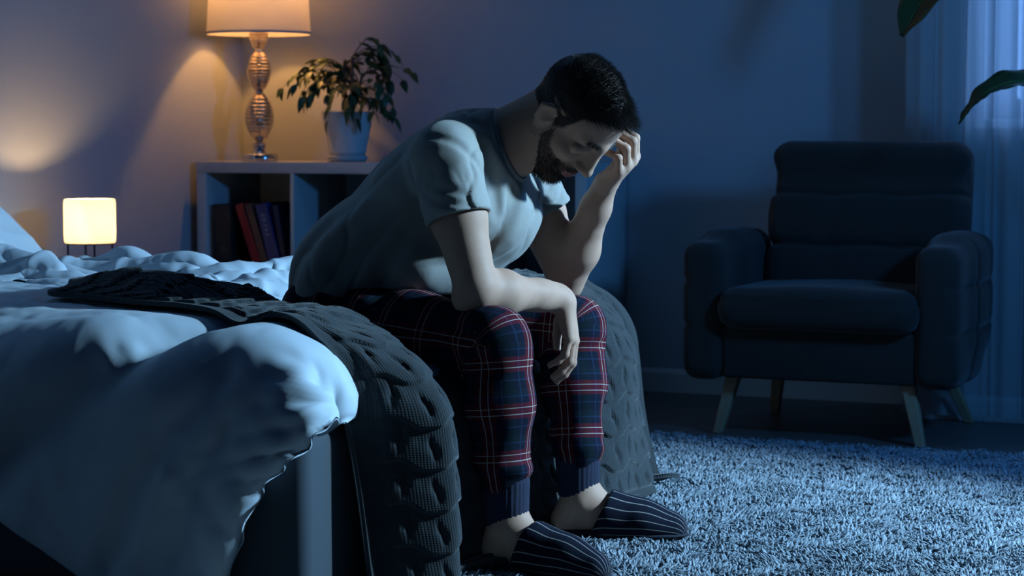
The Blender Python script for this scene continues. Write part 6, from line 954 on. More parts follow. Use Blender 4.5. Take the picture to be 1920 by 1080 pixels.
-11,0,1,-1,1,0,-1,1,0,1,-1,0,1,0,-1,2,1,0,2,1,3,0,-3,2,2,0,0,2,-2,0,-2,1,3,-2,0,0,0,0,2,-1,2,-3,1,2,-3,-3,-1,6,2,-2,-6,3,5,-6,5,-8,10,-9,4,-2,7,-3,-3,-2,2,2,-5,7,-8,4,-4,1,-1,3,3,-7,21,-23,8,-10,-1,16,1,-2,-1,-11,9,10,2,-22,19,-24,22,-25,9,1,
-11,0,0,0,0,1,1,-1,0,0,1,0,-1,0,1,0,-1,4,-1,4,1,0,0,1,0,1,0,-2,2,0,-1,1,-3,4,0,0,-1,1,-1,0,-2,3,-5,5,-1,0,3,-2,-2,-3,8,-2,-5,6,-8,5,-2,6,-11,9,-5,7,-9,10,-11,1,9,-9,9,1,-5,2,-4,1,-3,4,-6,22,-24,12,-22,12,22,-28,26,-12,-5,4,-13,20,-20,21,-22,18,-11,-2,
-11,0,0,0,1,0,0,0,1,0,0,-1,0,1,1,-2,3,0,3,-1,1,2,0,0,1,2,-1,0,0,0,0,0,5,-7,2,1,-1,0,1,-3,7,-4,3,-8,0,4,-3,5,-6,5,-4,5,1,-7,7,1,-7,-2,12,-12,8,-9,12,-10,10,-1,-5,1,-1,-2,2,-3,7,-10,8,-4,3,-8,23,-22,14,-25,18,15,-29,27,-11,-17,21,-17,21,-22,17,-20,9,1,
-12,1,0,0,1,0,0,-1,1,0,-1,1,0,1,0,0,0,0,0,5,1,2,-1,-2,2,3,-1,0,0,0,0,0,-5,10,-6,2,-1,1,0,5,-10,3,-3,4,1,3,-4,-1,4,-4,2,-1,-4,5,-1,-5,10,-6,-4,11,-12,11,-10,10,-7,-1,3,1,-2,4,1,0,-6,8,-9,3,-5,5,-7,24,-25,15,-24,21,12,-27,25,-14,-9,21,-23,16,-18,21,-13,-1,
-11,0,0,0,1,0,-1,1,1,0,-1,0,1,0,-1,2,-1,2,1,0,1,4,-1,-1,3,-2,2,0,0,0,0,0,0,-5,4,-2,3,-2,-2,-2,4,-1,6,0,0,-7,7,-4,2,-1,-2,-1,7,-5,1,2,-7,10,-6,1,7,-12,10,-9,5,-1,-2,5,0,-2,-1,-2,5,-5,4,-4,4,-7,7,-11,24,-22,15,-25,21,14,-27,13,10,-23,13,-17,17,-1,-5,1,
-12,1,0,3,-1,-1,0,0,0,0,0,1,-1,0,0,0,2,0,2,-1,4,-2,3,0,-1,2,2,-1,0,0,0,0,0,0,0,0,0,0,1,6,-4,2,-5,2,-3,3,-5,4,-5,4,2,-3,0,4,-2,2,-3,-4,9,-11,6,6,-12,9,-7,4,2,-1,-1,-1,-3,6,-5,4,-4,6,-6,8,-12,9,-14,22,-17,-2,-1,10,18,-15,-4,-4,-6,11,5,-2,-2,3,
-11,0,1,-1,-1,1,0,2,-1,-1,1,-1,2,-1,1,-1,0,2,-1,3,0,2,3,-1,-2,2,2,0,0,0,0,1,-1,0,0,0,0,2,-2,-6,2,0,6,-7,7,-3,1,0,0,0,-2,3,-4,4,0,-5,9,-5,-4,10,-11,5,1,-6,10,-3,-1,-4,-1,-1,5,-1,0,-4,8,-6,7,-12,11,-10,14,-20,7,16,-26,11,-6,27,-29,21,-10,5,1,-3,-1,-2,
-11,-1,0,1,0,-1,2,-1,0,0,1,0,0,0,0,0,0,-1,2,2,0,2,3,0,-1,3,-1,1,-1,1,0,-1,1,0,0,0,0,-2,1,0,3,1,-5,6,-8,4,1,-3,5,-2,0,-2,4,-7,4,4,-7,7,-5,1,5,-10,10,1,-9,4,-4,4,-1,2,-1,-1,3,-3,-3,7,-11,13,-12,11,-5,5,4,-16,17,-25,25,-26,26,-19,16,-5,2,-4,1,-3,
-13,2,0,0,0,0,0,0,0,1,-1,1,0,0,1,-1,-1,1,1,0,2,4,-1,2,0,-2,2,2,1,-1,0,-1,1,0,0,0,0,0,0,-1,-1,-2,1,0,3,4,-2,-4,2,1,0,1,-2,2,-6,4,4,-7,8,-10,5,5,-10,5,4,-7,1,0,2,0,2,-4,2,5,-2,-3,3,-1,6,-14,4,6,-11,17,-7,-7,2,1,-13,21,-10,6,0,-4,0,-2,
-9,-4,2,-1,0,1,0,0,0,0,0,0,0,1,-1,1,0,0,1,0,3,0,1,3,0,-1,2,2,-1,0,0,1,-1,0,0,0,0,0,0,1,-1,2,-1,-1,0,-4,6,-2,0,1,0,2,-2,1,1,-7,3,1,-5,9,-9,5,-1,-2,2,1,3,-1,-2,1,-6,5,-4,4,2,-6,7,-8,5,6,-12,0,13,-13,5,-1,-4,18,-14,-1,2,5,-2,-3,1,2,
-4,-6,-2,2,-1,0,0,1,-1,0,0,1,1,-1,-1,1,1,0,-1,1,1,1,2,3,0,-2,3,1,1,0,0,0,-1,0,0,0,0,0,1,2,-2,-1,0,2,-1,1,-3,5,-3,0,0,-6,5,-2,0,5,-4,5,-3,-5,9,-11,11,-7,2,0,-2,0,2,-3,7,-5,6,-3,-7,7,-8,8,-7,6,5,0,-13,14,-15,19,-25,15,1,-6,5,1,-1,-2,6,-2,
0,-11,2,-4,1,1,2,-2,0,0,1,-1,1,0,0,0,-1,0,0,2,0,1,5,-1,1,0,-3,1,1,0,0,0,2,3,-2,-2,0,1,-1,-2,2,-2,3,-3,3,-3,-3,5,-4,6,-3,6,-5,2,-1,-2,5,-7,10,0,-9,8,-3,0,0,3,-3,0,-1,5,-5,5,-5,-3,6,-7,8,-7,6,-9,0,-2,19,-16,15,-16,9,-1,1,-2,0,3,-2,-3,-3,1,
-1,-3,-9,2,0,1,-3,2,0,0,0,2,-2,1,0,0,1,-1,1,-1,0,4,-1,2,4,-1,-5,-1,3,0,-1,2,-3,-4,2,3,0,-2,0,0,0,4,-5,1,-3,3,3,-4,5,-6,2,0,1,0,5,-1,2,6,-9,3,-1,4,-7,10,-10,4,1,0,4,-5,4,-4,0,0,1,4,-7,6,-7,7,-3,12,-14,7,-8,1,12,-8,1,-3,1,0,-1,-2,2,4,
-1,0,-6,-1,2,-2,1,-1,1,0,-1,0,1,0,0,0,-1,0,0,0,1,-1,1,1,0,2,-1,-5,-2,0,2,-4,3,1,0,-1,-1,4,-1,-3,1,-3,6,0,-3,0,-1,-1,0,1,2,-1,5,2,-2,5,-8,5,3,-5,11,-10,10,-10,10,-7,4,1,-4,3,-6,3,-2,6,-7,4,5,-9,9,-6,10,-15,-2,7,-7,18,-16,6,1,-1,-1,2,-2,0,2,-2,
5,-6,-1,-4,-1,2,-1,0,0,0,1,0,-1,0,0,0,0,2,-3,0,1,-5,6,-5,1,-1,1,0,-3,0,-1,2,-1,0,0,0,1,-3,2,6,-4,1,-6,1,6,-3,0,0,0,1,1,5,-5,3,3,-3,6,-7,8,4,-9,9,-10,9,-5,4,-2,-1,1,-5,4,0,3,-8,6,-4,2,6,-8,9,-13,2,10,-14,17,-17,14,-6,11,-13,2,0,2,-2,0,2,
-5,2,5,-1,-6,-2,1,0,0,0,1,-1,1,-1,1,-1,1,-2,4,-6,4,-3,-1,-5,5,-6,1,3,1,-3,1,0,0,-1,1,0,-1,1,-2,-3,4,-1,5,0,-5,2,-1,1,1,0,1,-3,5,-2,3,5,-6,8,-6,3,8,-11,12,-6,-4,0,1,0,2,2,2,-5,2,1,1,-3,-2,0,8,-11,5,8,-13,13,-15,22,-8,-15,7,4,-4,1,-1,2,1,-3,
1,2,-11,0,3,0,-1,0,0,0,0,0,0,1,-1,1,0,-1,1,2,-2,0,-2,-3,-13,10,-6,2,-4,5,-3,0,0,0,-1,1,1,-2,2,0,-2,0,-1,-2,4,-1,1,0,1,1,0,3,0,4,-3,0,9,-3,6,-3,-4,14,-11,2,7,-1,-1,-3,-1,4,-6,5,-2,2,-3,7,-4,4,-11,4,7,-12,13,-11,19,-9,-16,20,-16,14,-8,-2,4,-2,0,3,
0,-1,-3,-2,1,-2,0,0,1,1,-1,1,-1,0,1,0,-1,2,-4,6,-13,10,-23,0,4,3,7,-11,5,-4,2,0,-1,2,-1,-1,0,2,-2,0,1,0,-1,2,-1,1,-1,0,0,1,3,0,4,-1,6,1,0,2,0,3,8,-11,7,2,-6,2,-2,3,-2,0,4,-2,0,0,3,-7,8,-9,5,5,-6,1,-2,14,-18,8,13,-25,25,-19,6,-7,3,1,2,-3,
2,-2,-4,-2,-2,2,0,0,1,-1,1,-1,0,1,0,-2,2,0,-1,3,-12,2,-12,4,0,-6,5,-3,-1,2,0,-1,2,-2,1,0,0,-2,1,0,0,1,-1,-1,0,1,1,0,1,1,2,2,1,4,0,3,2,4,0,4,-6,8,-1,-5,5,-2,4,-3,1,-2,1,-1,0,2,-4,7,-9,5,3,-7,1,8,4,-19,13,-14,12,14,-24,26,-15,-9,5,8,-8,4,
6,5,-11,-5,2,-2,-1,1,-1,0,0,0,1,-1,1,0,0,0,0,0,-6,-6,-4,-6,-2,2,2,4,-6,1,-2,1,-1,1,0,0,0,1,-1,0,0,-1,1,0,1,-1,0,1,0,2,1,4,3,3,2,3,1,1,4,-2,6,-2,-1,3,-2,0,-2,3,0,0,-1,1,1,-4,6,-7,4,-1,-4,6,1,2,-14,4,-8,15,-15,13,15,-21,25,-20,-7,9,2,-5,
-8,14,-6,5,-14,2,1,1,-1,1,-1,1,-1,1,-1,1,0,-3,7,-8,1,-10,-2,-7,0,-1,1,3,2,-6,3,-1,-1,0,0,0,-1,0,1,0,0,0,0,0,-1,1,0,0,1,2,3,1,1,2,4,3,4,5,0,5,-3,1,-1,-2,3,0,-1,0,0,0,0,0,-1,3,-4,3,0,0,2,-2,0,-9,5,13,-10,-14,17,-22,15,17,-20,26,-28,4,4,0,
-1,-15,21,-18,7,-1,1,0,0,0,0,-1,2,-1,0,1,1,-2,6,-15,25,-30,-1,-3,-3,1,0,2,-2,2,-4,0,1,0,0,-1,1,0,-1,1,0,-1,1,0,0,-1,0,0,2,0,0,2,3,3,1,2,3,0,4,0,4,2,2,-1,-5,0,1,0,0,0,0,0,0,0,0,0,1,1,-1,0,-2,7,5,-8,19,-12,-20,24,-29,11,20,-15,22,-19,1,3
]
def DUVET_GRID():
    e = np.array(DUVET, np.int64).reshape(3, 82, 96)
    G = np.moveaxis(np.cumsum(np.cumsum(e, axis=2), axis=1), 0, 2) * 0.0008
    head = np.repeat(G[:1], 18, axis=0)                                  # flat towards the headboard
    head[..., 0] += (-3.94 - G[:1, :, 0]) * (np.arange(18, 0, -1) / 18.0)[:, None]
    return np.concatenate([head, G])

# ------------------------------------------------------------------ bed
M_base = mat('charcoal_bed_fabric', (0.050, 0.066, 0.085), 0.9, bump=(600, 0.3, 0.001), sheen=0.1)
M_matt = mat('mattress_ticking', (0.55, 0.55, 0.56), 0.85)
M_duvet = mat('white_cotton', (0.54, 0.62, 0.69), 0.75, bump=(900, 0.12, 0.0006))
BX0, BX1, BY0, BY1 = -4.06, -1.86, 3.34, 4.93
bed = empty('bed', ((BX0 + BX1) / 2, (BY0 + BY1) / 2, 0), 'wide upholstered bed with dark fabric base under the white duvet', 'bed')
bm = box_bm((BX0 + 0.06, BY0, 0.03), (BX1, BY1, 0.352), 0.035, 5)
link('bed_base', bm_mesh('bed_base', bm, True, 50), M_base, bed)
bm = box_bm((BX0 + 0.06, BY0 + 0.02, 0.352), (BX1 - 0.02, BY1 - 0.02, 0.44), 0.035, 4)
link('mattress', bm_mesh('mattress', bm, True, 50), M_matt, bed)
bm = box_bm((BX0 - 0.02, BY0 - 0.02, 0.0), (BX0 + 0.06, BY1 + 0.02, 0.98), 0.03, 4)
link('headboard', bm_mesh('headboard', bm, True, 50), M_base, bed)
for px, py in ((BX0 + 0.2, BY0 + 0.12), (BX0 + 0.2, BY1 - 0.12), (BX1 - 0.12, BY0 + 0.12), (BX1 - 0.12, BY1 - 0.12)):
    lathe('foot', [(0, 0), (0.02, 0), (0.024, 0.035), (0, 0.035)], M_blackm, bed, n=16, center=(px, py, 0))

# ---- duvet: a draped sheet (coarse grid, refined here) given the thickness of its filling
A = DUVET_GRID()
A[1:-1, 1:-1] = 0.6 * A[1:-1, 1:-1] + 0.1 * (A[:-2, 1:-1] + A[2:, 1:-1] + A[1:-1, :-2] + A[1:-1, 2:])
def refine(A, k):
    """smooth refinement of a grid of points (Catmull-Rom), k pieces per cell"""
    for ax in (0, 1):
        n = A.shape[ax]; A = np.moveaxis(A, ax, 0)
        t = np.linspace(0, n - 1, (n - 1) * k + 1); i = np.clip(t.astype(int), 0, n - 2); f = (t - i)[:, None, None]
        g = lambda o: A[np.clip(i + o, 0, n - 1)]
        p0, p1, p2, p3 = g(-1), g(0), g(1), g(2)
        A = p1 + 0.5 * f * (p2 - p0 + f * (2 * p0 - 5 * p1 + 4 * p2 - p3 + f * (3 * (p1 - p2) + p3 - p0)))
        A = np.moveaxis(A, 0, ax)
    return A
def grid_normals(G):
    gu = np.gradient(G, axis=0); gv = np.gradient(G, axis=1)
    n = np.cross(gu, gv); return n / (np.linalg.norm(n, axis=-1, keepdims=True) + 1e-9)
def grid_faces(ids): return np.stack([ids[:-1, :-1], ids[1:, :-1], ids[1:, 1:], ids[:-1, 1:]], -1).reshape(-1, 4)
def strip(a, b_): return np.stack([a[:-1], b_[:-1], b_[1:], a[1:]], -1)
hp = sstep(4.2, 4.5, A[..., 1]); A[..., 2] = np.where(A[..., 2] > 0.50, A[..., 2] - hp * 0.05 * (A[..., 2] - 0.50), A[..., 2])
D = refine(A, 3)
def seat(x, y):
    """how far the man's weight presses the bed down"""
    return 0.085 * sstep(3.66, 3.82, y) * sstep(4.52, 4.36, y) * sstep(-2.52, -2.32, x) * sstep(-1.80, -1.92, x)
D[..., 2] -= np.where(D[..., 2] > 0.40, seat(D[..., 0], D[..., 1]), 0)
# the filling: two big puffs with a slanting valley between them, softer dimples towards the foot corner
Df = D.reshape(-1, 3).astype(np.float32)
def snap(pts, n=12):
    pts = np.asarray(pts, float); t = np.linspace(0, 1, n)
    P = np.stack([np.interp(t, np.linspace(0, 1, len(pts)), pts[:, c]) for c in range(3)], 1)
    return np.array([Df[np.argmin(((Df - p) ** 2).sum(1))] for p in P], np.float32)
FILL = [
    ([(-2.06, 3.50, 0.50), (-2.16, 3.40, 0.49), (-2.27, 3.31, 0.42), (-2.40, 3.27, 0.33), (-2.55, 3.26, 0.20)], 0.045, -0.040),
    ([(-2.00, 3.33, 0.43), (-2.11, 3.29, 0.33), (-2.19, 3.28, 0.20), (-2.24, 3.28, 0.08)], 0.026, -0.014),
    ([(-1.98, 3.31, 0.36), (-2.04, 3.29, 0.26), (-2.10, 3.28, 0.12)], 0.022, -0.010),
    ([(-2.32, 3.36, 0.48), (-2.45, 3.30, 0.40), (-2.60, 3.28, 0.30)], 0.11, 0.030),
    ([(-2.02, 3.40, 0.48), (-2.12, 3.31, 0.38), (-2.22, 3.28, 0.22)], 0.09, 0.020),
    ([(-2.22, 3.35, 0.47), (-2.25, 3.33, 0.455)], 0.018, 0.012),
    ([(-2.10, 3.29, 0.27), (-2.17, 3.28, 0.12)], 0.016, 0.007),
]
push = np.zeros(len(Df), np.float32)
for pts, w, dep in FILL: push += crease(Df, snap(pts), w, dep)
nrm = grid_normals(D)
if nrm[D.shape[0] // 2, D.shape[1] // 2, 2] < 0: nrm = -nrm
for _ in range(6):
    nrm[1:-1] = (nrm[:-2] + 2 * nrm[1:-1] + nrm[2:]) / 4; nrm[:, 1:-1] = (nrm[:, :-2] + 2 * nrm[:, 1:-1] + nrm[:, 2:]) / 4
nrm /= np.linalg.norm(nrm, axis=-1, keepdims=True)
nu, nv = D.shape[:2]
eu = np.minimum(np.arange(nu), nu - 1 - np.arange(nu))[:, None]; ev = np.minimum(np.arange(nv), nv - 1 - np.arange(nv))[None, :]
edge_d = np.minimum(eu, ev) * 0.0075
th = 0.030 * np.sqrt(np.clip(1 - (1 - np.clip(edge_d / 0.05, 0, 1)) ** 2, 0, 1)) + 0.003
U3 = D.reshape(-1, 3).astype(np.float32)
th = th * (1 - 0.5 * sstep(4.1, 4.4, D[..., 1])) + (0.007 * noise3(U3 * 4.0 + 2) + 0.0015 * (1 - np.abs(noise3(U3 * np.array([14, 14, 9], np.float32) + 5))) ** 3).reshape(nu, nv) * np.clip(edge_d / 0.05, 0, 1)
D = D + nrm * push.reshape(nu, nv)[..., None]
Q = np.stack([U3[:, 0] * 4.4, U3[:, 1] * 4.0, U3[:, 2] * 1.5], 1)
wx = np.stack([noise3(Q * 0.8 + 5.1), noise3(Q * 0.8 + 9.7), 0 * Q[:, 0]], 1) * 0.8
cr_ = 0.018 * ((1 - np.abs(noise3(Q + wx + 1.7))) ** 2.5 - 0.25) + 0.010 * ((1 - np.abs(noise3(Q * 2.3 + wx * 2 + 8.2))) ** 2.5 - 0.25)
hp = sstep(4.10, 4.32, D[..., 1]) * sstep(-2.30, -2.50, D[..., 0]) * np.clip(edge_d / 0.05, 0, 1)
D = D + nrm * (hp * cr_.reshape(nu, nv))[..., None]
Gt = D + nrm * th[..., None]
Gb_ = D - nrm * 0.002
ids = np.arange(nu * nv).reshape(nu, nv); n0 = nu * nv
V = np.concatenate([Gt.reshape(-1, 3), Gb_.reshape(-1, 3)])
F = np.concatenate([grid_faces(ids), grid_faces(ids + n0)[:, ::-1], strip(ids[0], ids[0] + n0), strip(ids[-1], ids[-1] + n0)[:, ::-1], strip(ids[:, 0], ids[:, 0] + n0)[:, ::-1], strip(ids[:, -1], ids[:, -1] + n0)])
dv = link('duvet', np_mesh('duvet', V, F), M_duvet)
tag(dv, 'thick white duvet crumpled at the back and hanging over the near side of the bed', 'duvet')
V = Gt.reshape(-1, 3)

# height of the duvet's top under (x, y), for what lies on it
def top_table():
    m = V[:, 2] > 0.40
    gx, gy = np.arange(-4.0, -1.70, 0.02), np.arange(3.1, 5.05, 0.02)
    T = np.full((len(gx), len(gy)), np.nan)
    i = np.clip(((V[m, 0] + 4.0) / 0.02).round().astype(int), 0, len(gx) - 1); j = np.clip(((V[m, 1] - 3.1) / 0.02).round().astype(int), 0, len(gy) - 1)
    o = np.argsort(V[m, 2]); T[i[o], j[o]] = V[m, 2][o]
    for _ in range(60):
        if not np.isnan(T).any(): break
        S = T.copy()
        for ax in (0, 1):
            for sh_ in (1, -1):
                R = np.roll(T, sh_, ax); S = np.where(np.isnan(S), R, S)
        T = S
    for _ in range(3):
        T = np.maximum(T, (np.roll(T, 1, 0) + np.roll(T, -1, 0) + np.roll(T, 1, 1) + np.roll(T, -1, 1)) / 4)
    return gx, gy, T
TGX, TGY, TT = top_table()
def duvet_top(x, y):
    fx = np.clip((x + 4.0) / 0.02, 0, len(TGX) - 1.001); fy = np.clip((y - 3.1) / 0.02, 0, len(TGY) - 1.001)
    i = fx.astype(int); j = fy.astype(int); a = fx - i; b_ = fy - j
    return (TT[i, j] * (1 - a) + TT[i + 1, j] * a) * (1 - b_) + (TT[i, j + 1] * (1 - a) + TT[i + 1, j + 1] * a) * b_

# ---- pillow at the far head corner
def pdisp(P):
    return -0.012 * noise3(P * 6) - 0.006 * (1 - np.abs(noise3(P * np.array([9, 5, 9], np.float32)))) ** 2
Mp = rot('y', 38) @ rot('z', 6)
pc = np.array((-3.62, 4.50, 0.60))
pr_ = [ell(pc, (0.30, 0.37, 0.105), Mp, 0.0), rbox(pc, (0.27, 0.35, 0.045), 0.04, Mp, 0.06)]
V2, F2 = field_mesh(pr_, (-4.05, 4.0, 0.30), (-3.2, 5.0, 1.0), 0.010, pdisp, 0.03)
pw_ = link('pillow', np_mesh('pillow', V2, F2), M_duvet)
tag(pw_, 'white pillow propped against the headboard at the far side of the bed', 'pillow')

# ---- cable knit blanket: lies across the foot of the bed and falls to the floor
M_knit = bpy.data.materials.new('charcoal_wool'); M_knit.use_nodes = True
nt = M_knit.node_tree; b = nt.nodes['Principled BSDF']
b.inputs['Roughness'].default_value = 0.95; b.inputs['Sheen Weight'].default_value = 0.25; b.inputs['Specular IOR Level'].default_value = 0.1
at = N(nt, 'ShaderNodeAttribute', attribute_name='knit')
sx = N(nt, 'ShaderNodeSeparateXYZ'); nt.links.new(at.outputs['Vector'], sx.inputs[0])
u_ = math_node(nt, 'MULTIPLY', sx.outputs[0], 2 * PI / 0.0040)
v_ = math_node(nt, 'MULTIPLY', sx.outputs[1], 2 * PI / 0.0044)
vv = math_node(nt, 'ADD', v_, math_node(nt, 'MULTIPLY', math_node(nt, 'ABSOLUTE', math_node(nt, 'SINE', math_node(nt, 'MULTIPLY', u_, 0.5))), 2.6))
hgt = math_node(nt, 'ADD', math_node(nt, 'ABSOLUTE', math_node(nt, 'SINE', math_node(nt, 'MULTIPLY', u_, 0.5))), math_node(nt, 'MULTIPLY', math_node(nt, 'SINE', vv), 0.5))
bp = N(nt, 'ShaderNodeBump'); bp.inputs['Strength'].default_value = 0.5; bp.inputs['Distance'].default_value = 0.0012
nt.links.new(hgt, bp.inputs['Height']); nt.links.new(bp.outputs[0], b.inputs['Normal'])
nz = N(nt, 'ShaderNodeTexNoise'); nz.inputs['Scale'].default_value = 500; tc = N(nt, 'ShaderNodeTexCoord'); nt.links.new(tc.outputs['Object'], nz.inputs['Vector'])
cr = N(nt, 'ShaderNodeValToRGB'); cr.color_ramp.elements[0].color = (0.013, 0.016, 0.018, 1); cr.color_ramp.elements[1].color = (0.060, 0.068, 0.074, 1)
nt.links.new(nz.outputs['Fac'], cr.inputs[0]); nt.links.new(cr.outputs[0], b.inputs['Base Color'])

NS, NT = 470, 440
t = np.linspace(0, 1, NT); s = np.linspace(0, 1, NS)
Sg, Tg = np.meshgrid(s, t, indexing='ij')
# bed-top part: s 0..0.5 from the left end to the edge; then over the edge and down
def near_y(x): return np.interp(x, [-2.75, -2.66, -2.45, -2.12, -1.84], [3.78, 3.70, 3.61, 3.50, 3.435])
def far_y(x): return np.interp(x, [-2.9, -2.65, -2.45, -2.30, -2.15, -2.0, -1.84], [4.08, 4.10, 4.13, 4.28, 4.60, 4.86, 4.93])
def far_left(tt): return np.interp(tt, [0, 0.3, 0.7, 1], [-2.68, -2.74, -2.82, -2.86])
Ltop = 0.86; Ldrop = 0.60; Ltot = Ltop + Ldrop
arc = Sg * Ltot
on = arc < Ltop
xl = far_left(Tg)
X = np.zeros_like(arc); Z = np.zeros_like(arc); Y = np.zeros_like(arc)
fr = np.clip(arc / Ltop, 0, 1)
xe = -1.955
X = xl + (xe - xl) * fr
Y = near_y(X) + (far_y(X) - near_y(X)) * Tg
dr_ = np.clip(arc - Ltop, 0, None)                  # length past the start of the edge roll
ztop = 0.512
r_e = 0.155
ang = np.clip(dr_ / r_e, 0, PI / 2)
rest = np.clip(dr_ - r_e * PI / 2, 0, None)
Xd = xe + r_e * np.sin(ang); Zd = -r_e * (1 - np.cos(ang)) - rest
yy = near_y(xe) + (far_y(xe) - near_y(xe)) * Tg
# the drop: folds that deepen downwards
dn = np.clip(rest / 0.36, 0, 1); dn0 = np.clip(dr_ / 0.40, 0, 1)
yrel = (yy - 3.41)
fold = 0.115 * np.exp(-((yrel - 0.175) / 0.075) ** 2) - 0.050 * np.exp(-((yrel - 0.060) / 0.030) ** 2) + 0.012 * np.exp(-((yrel + 0.01) / 0.02) ** 2) \
     + 0.050 * np.exp(-((yrel - 0.52) / 0.10) ** 2) + 0.030 * np.sin(yrel * 16 + 0.8) * sstep(0.3, 0.5, yrel) + 0.055 * np.exp(-((yrel - 1.30) / 0.12) ** 2) - 0.055 * np.exp(-((yrel - 1.40) / 0.025) ** 2) + 0.03 * np.exp(-((yrel - 1.47) / 0.05) ** 2)
Xd = Xd + np.clip(dr_ / 0.26, 0, 1) ** 0.8 * (1 - 0.35 * dn) * fold + 0.045 * dn + 0.012 * dn * np.sin(yrel * 37 + rest * 9)
Yd = yy + 0.035 * dn * np.sin(yrel * 9 + 1.0) - 0.02 * dn * np.exp(-((yrel) / 0.06) ** 2) + 0.05 * dn * np.exp(-((yrel - 1.5) / 0.3) ** 2)
down = dr_ > 0
X = np.where(down, Xd, X); Y = np.where(down, Yd, Y)
base = duvet_top(np.minimum(X, -1.90).ravel(), np.clip(Y, 3.40, 4.90).ravel()).reshape(X.shape)
# smooth the support along the blanket
for _ in range(14):
    base[1:-1] = (base[:-2] + 2 * base[1:-1] + base[2:]) / 4
    base[:, 1:-1] = (base[:, :-2] + 2 * base[:, 1:-1] + base[:, 2:]) / 4
Z = base + 0.016 + np.where(down, Zd, 0)
# crumple on the bed behind the man's back and by the left corner
P3 = np.stack([X, Y, np.zeros_like(X)], -1).reshape(-1, 3).astype(np.float32)
cr1 = (1 - np.abs(noise3(P3 * np.array([5.5, 8.0, 1], np.float32) + 4.4))).reshape(X.shape) ** 2.2
cr2 = noise3(P3 * np.array([4, 5, 1], np.float32) + 9.0).reshape(X.shape)
crm = sstep(0.30, 0.60, Tg) * sstep(0.02, 0.10, Sg) * np.where(down, 0, 1) * sstep(-1.97, -2.15, X)
Z += crm * (0.026 * cr1 + 0.010 * cr2)
# the floor catches the lower end, which runs out over the rug
zf = 0.034
low = Z < zf
spill = np.clip(zf - Z, 0, None)
X = X + np.where(low, spill * 0.45, 0); Z = np.maximum(Z, zf + 0.012 * np.sin(yrel * 22 + 1.3) ** 2 * sstep(0, 0.05, spill))
# cables: two-strand ropes running along the blanket
uc = Tg * 1.50; vc = arc
per = 0.080; cw_ = 0.038
cu = 2 * PI * uc / cw_
sc = vc / per - 0.13 * np.cos(2 * PI * uc / 0.092) - 0.03 * np.cos(cu)
sf = sc - np.floor(sc)
rise = 0.65 * sstep(0.0, 0.6, sf) + 0.35 * sf
drop = 1 - sstep(0.945, 1.0, sf)
row_shift = 0.10 * np.sin(np.floor(uc / cw_ + 0.5) * 2.4)
slit = (0.5 - 0.5 * np.cos(cu)) ** 5 * np.exp(-((sf - 0.48 - row_shift) / 0.17) ** 2)
lob = 0.86 + 0.14 * np.abs(np.cos(cu / 2)) ** 0.6
H = 0.40 + 0.60 * (rise * lob) * drop - 0.75 * slit
edge = np.minimum(np.minimum(Tg, 1 - Tg) * 1.50, np.minimum(Sg, 1 - Sg) * Ltot)
H *= sstep(0.030, 0.045, edge)
H = H + 0.35 * sstep(0.036, 0.030, edge)
G = np.stack([X, Y, Z], -1)
gu = np.gradient(G, axis=0); gv = np.gradient(G, axis=1)
nn = np.cross(gu, gv); nn /= np.linalg.norm(nn, axis=-1, keepdims=True) + 1e-9
if nn[NS // 4, NT // 2, 2] < 0: nn = -nn
G = G + nn * (0.0115 * H)[..., None]
Gb = np.stack([X, Y, Z], -1) - nn * 0.006
ids = np.arange(NS * NT).reshape(NS, NT)
F1 = grid_faces(ids); Fb = grid_faces(ids + NS * NT)[:, ::-1]
n0 = NS * NT
rim = np.concatenate([strip(ids[0], ids[0] + n0), strip(ids[-1], ids[-1] + n0)[:, ::-1], strip(ids[:, 0], ids[:, 0] + n0)[:, ::-1], strip(ids[:, -1], ids[:, -1] + n0)])
Vb = np.concatenate([G.reshape(-1, 3), Gb.reshape(-1, 3)])
kn = np.stack([uc, vc, np.zeros_like(uc)], -1).reshape(-1, 3)
bl_ = link('knit_blanket', np_mesh('knit_blanket', Vb, np.concatenate([F1, Fb, rim]), True, {'knit': np.concatenate([kn, kn])}), M_knit)
tag(bl_, 'charcoal cable knit blanket spread over the bed foot and falling to the rug', 'blanket')
# ------------------------------------------------------------------ the seated man: one continuous body, clothes and hair as its children
# joints (room coordinates); R is the side towards the camera
HIP_R, HIP_L = np.array((-2.135, 3.98, 0.505)), np.array((-2.135, 4.17, 0.505))
KN_R, KN_L = np.array((-1.714, 3.868, 0.470)), np.array((-1.714, 4.280, 0.468))
AN_R, AN_L = np.array((-1.680, 3.850, 0.100)), np.array((-1.676, 4.228, 0.100))
SH_R, SH_L = np.array((-1.845, 3.905, 0.835)), np.array((-1.835, 4.245, 0.835))
EL_R, EL_L = np.array((-1.758, 3.872, 0.572)), np.array((-1.748, 4.330, 0.572))
WR_R, WR_L = np.array((-1.680, 4.100, 0.548)), np.array((-1.626, 4.244, 0.779))
NECK0, NECK1 = np.array((-1.835, 4.075, 0.855)), np.array((-1.705, 4.105, 0.905))

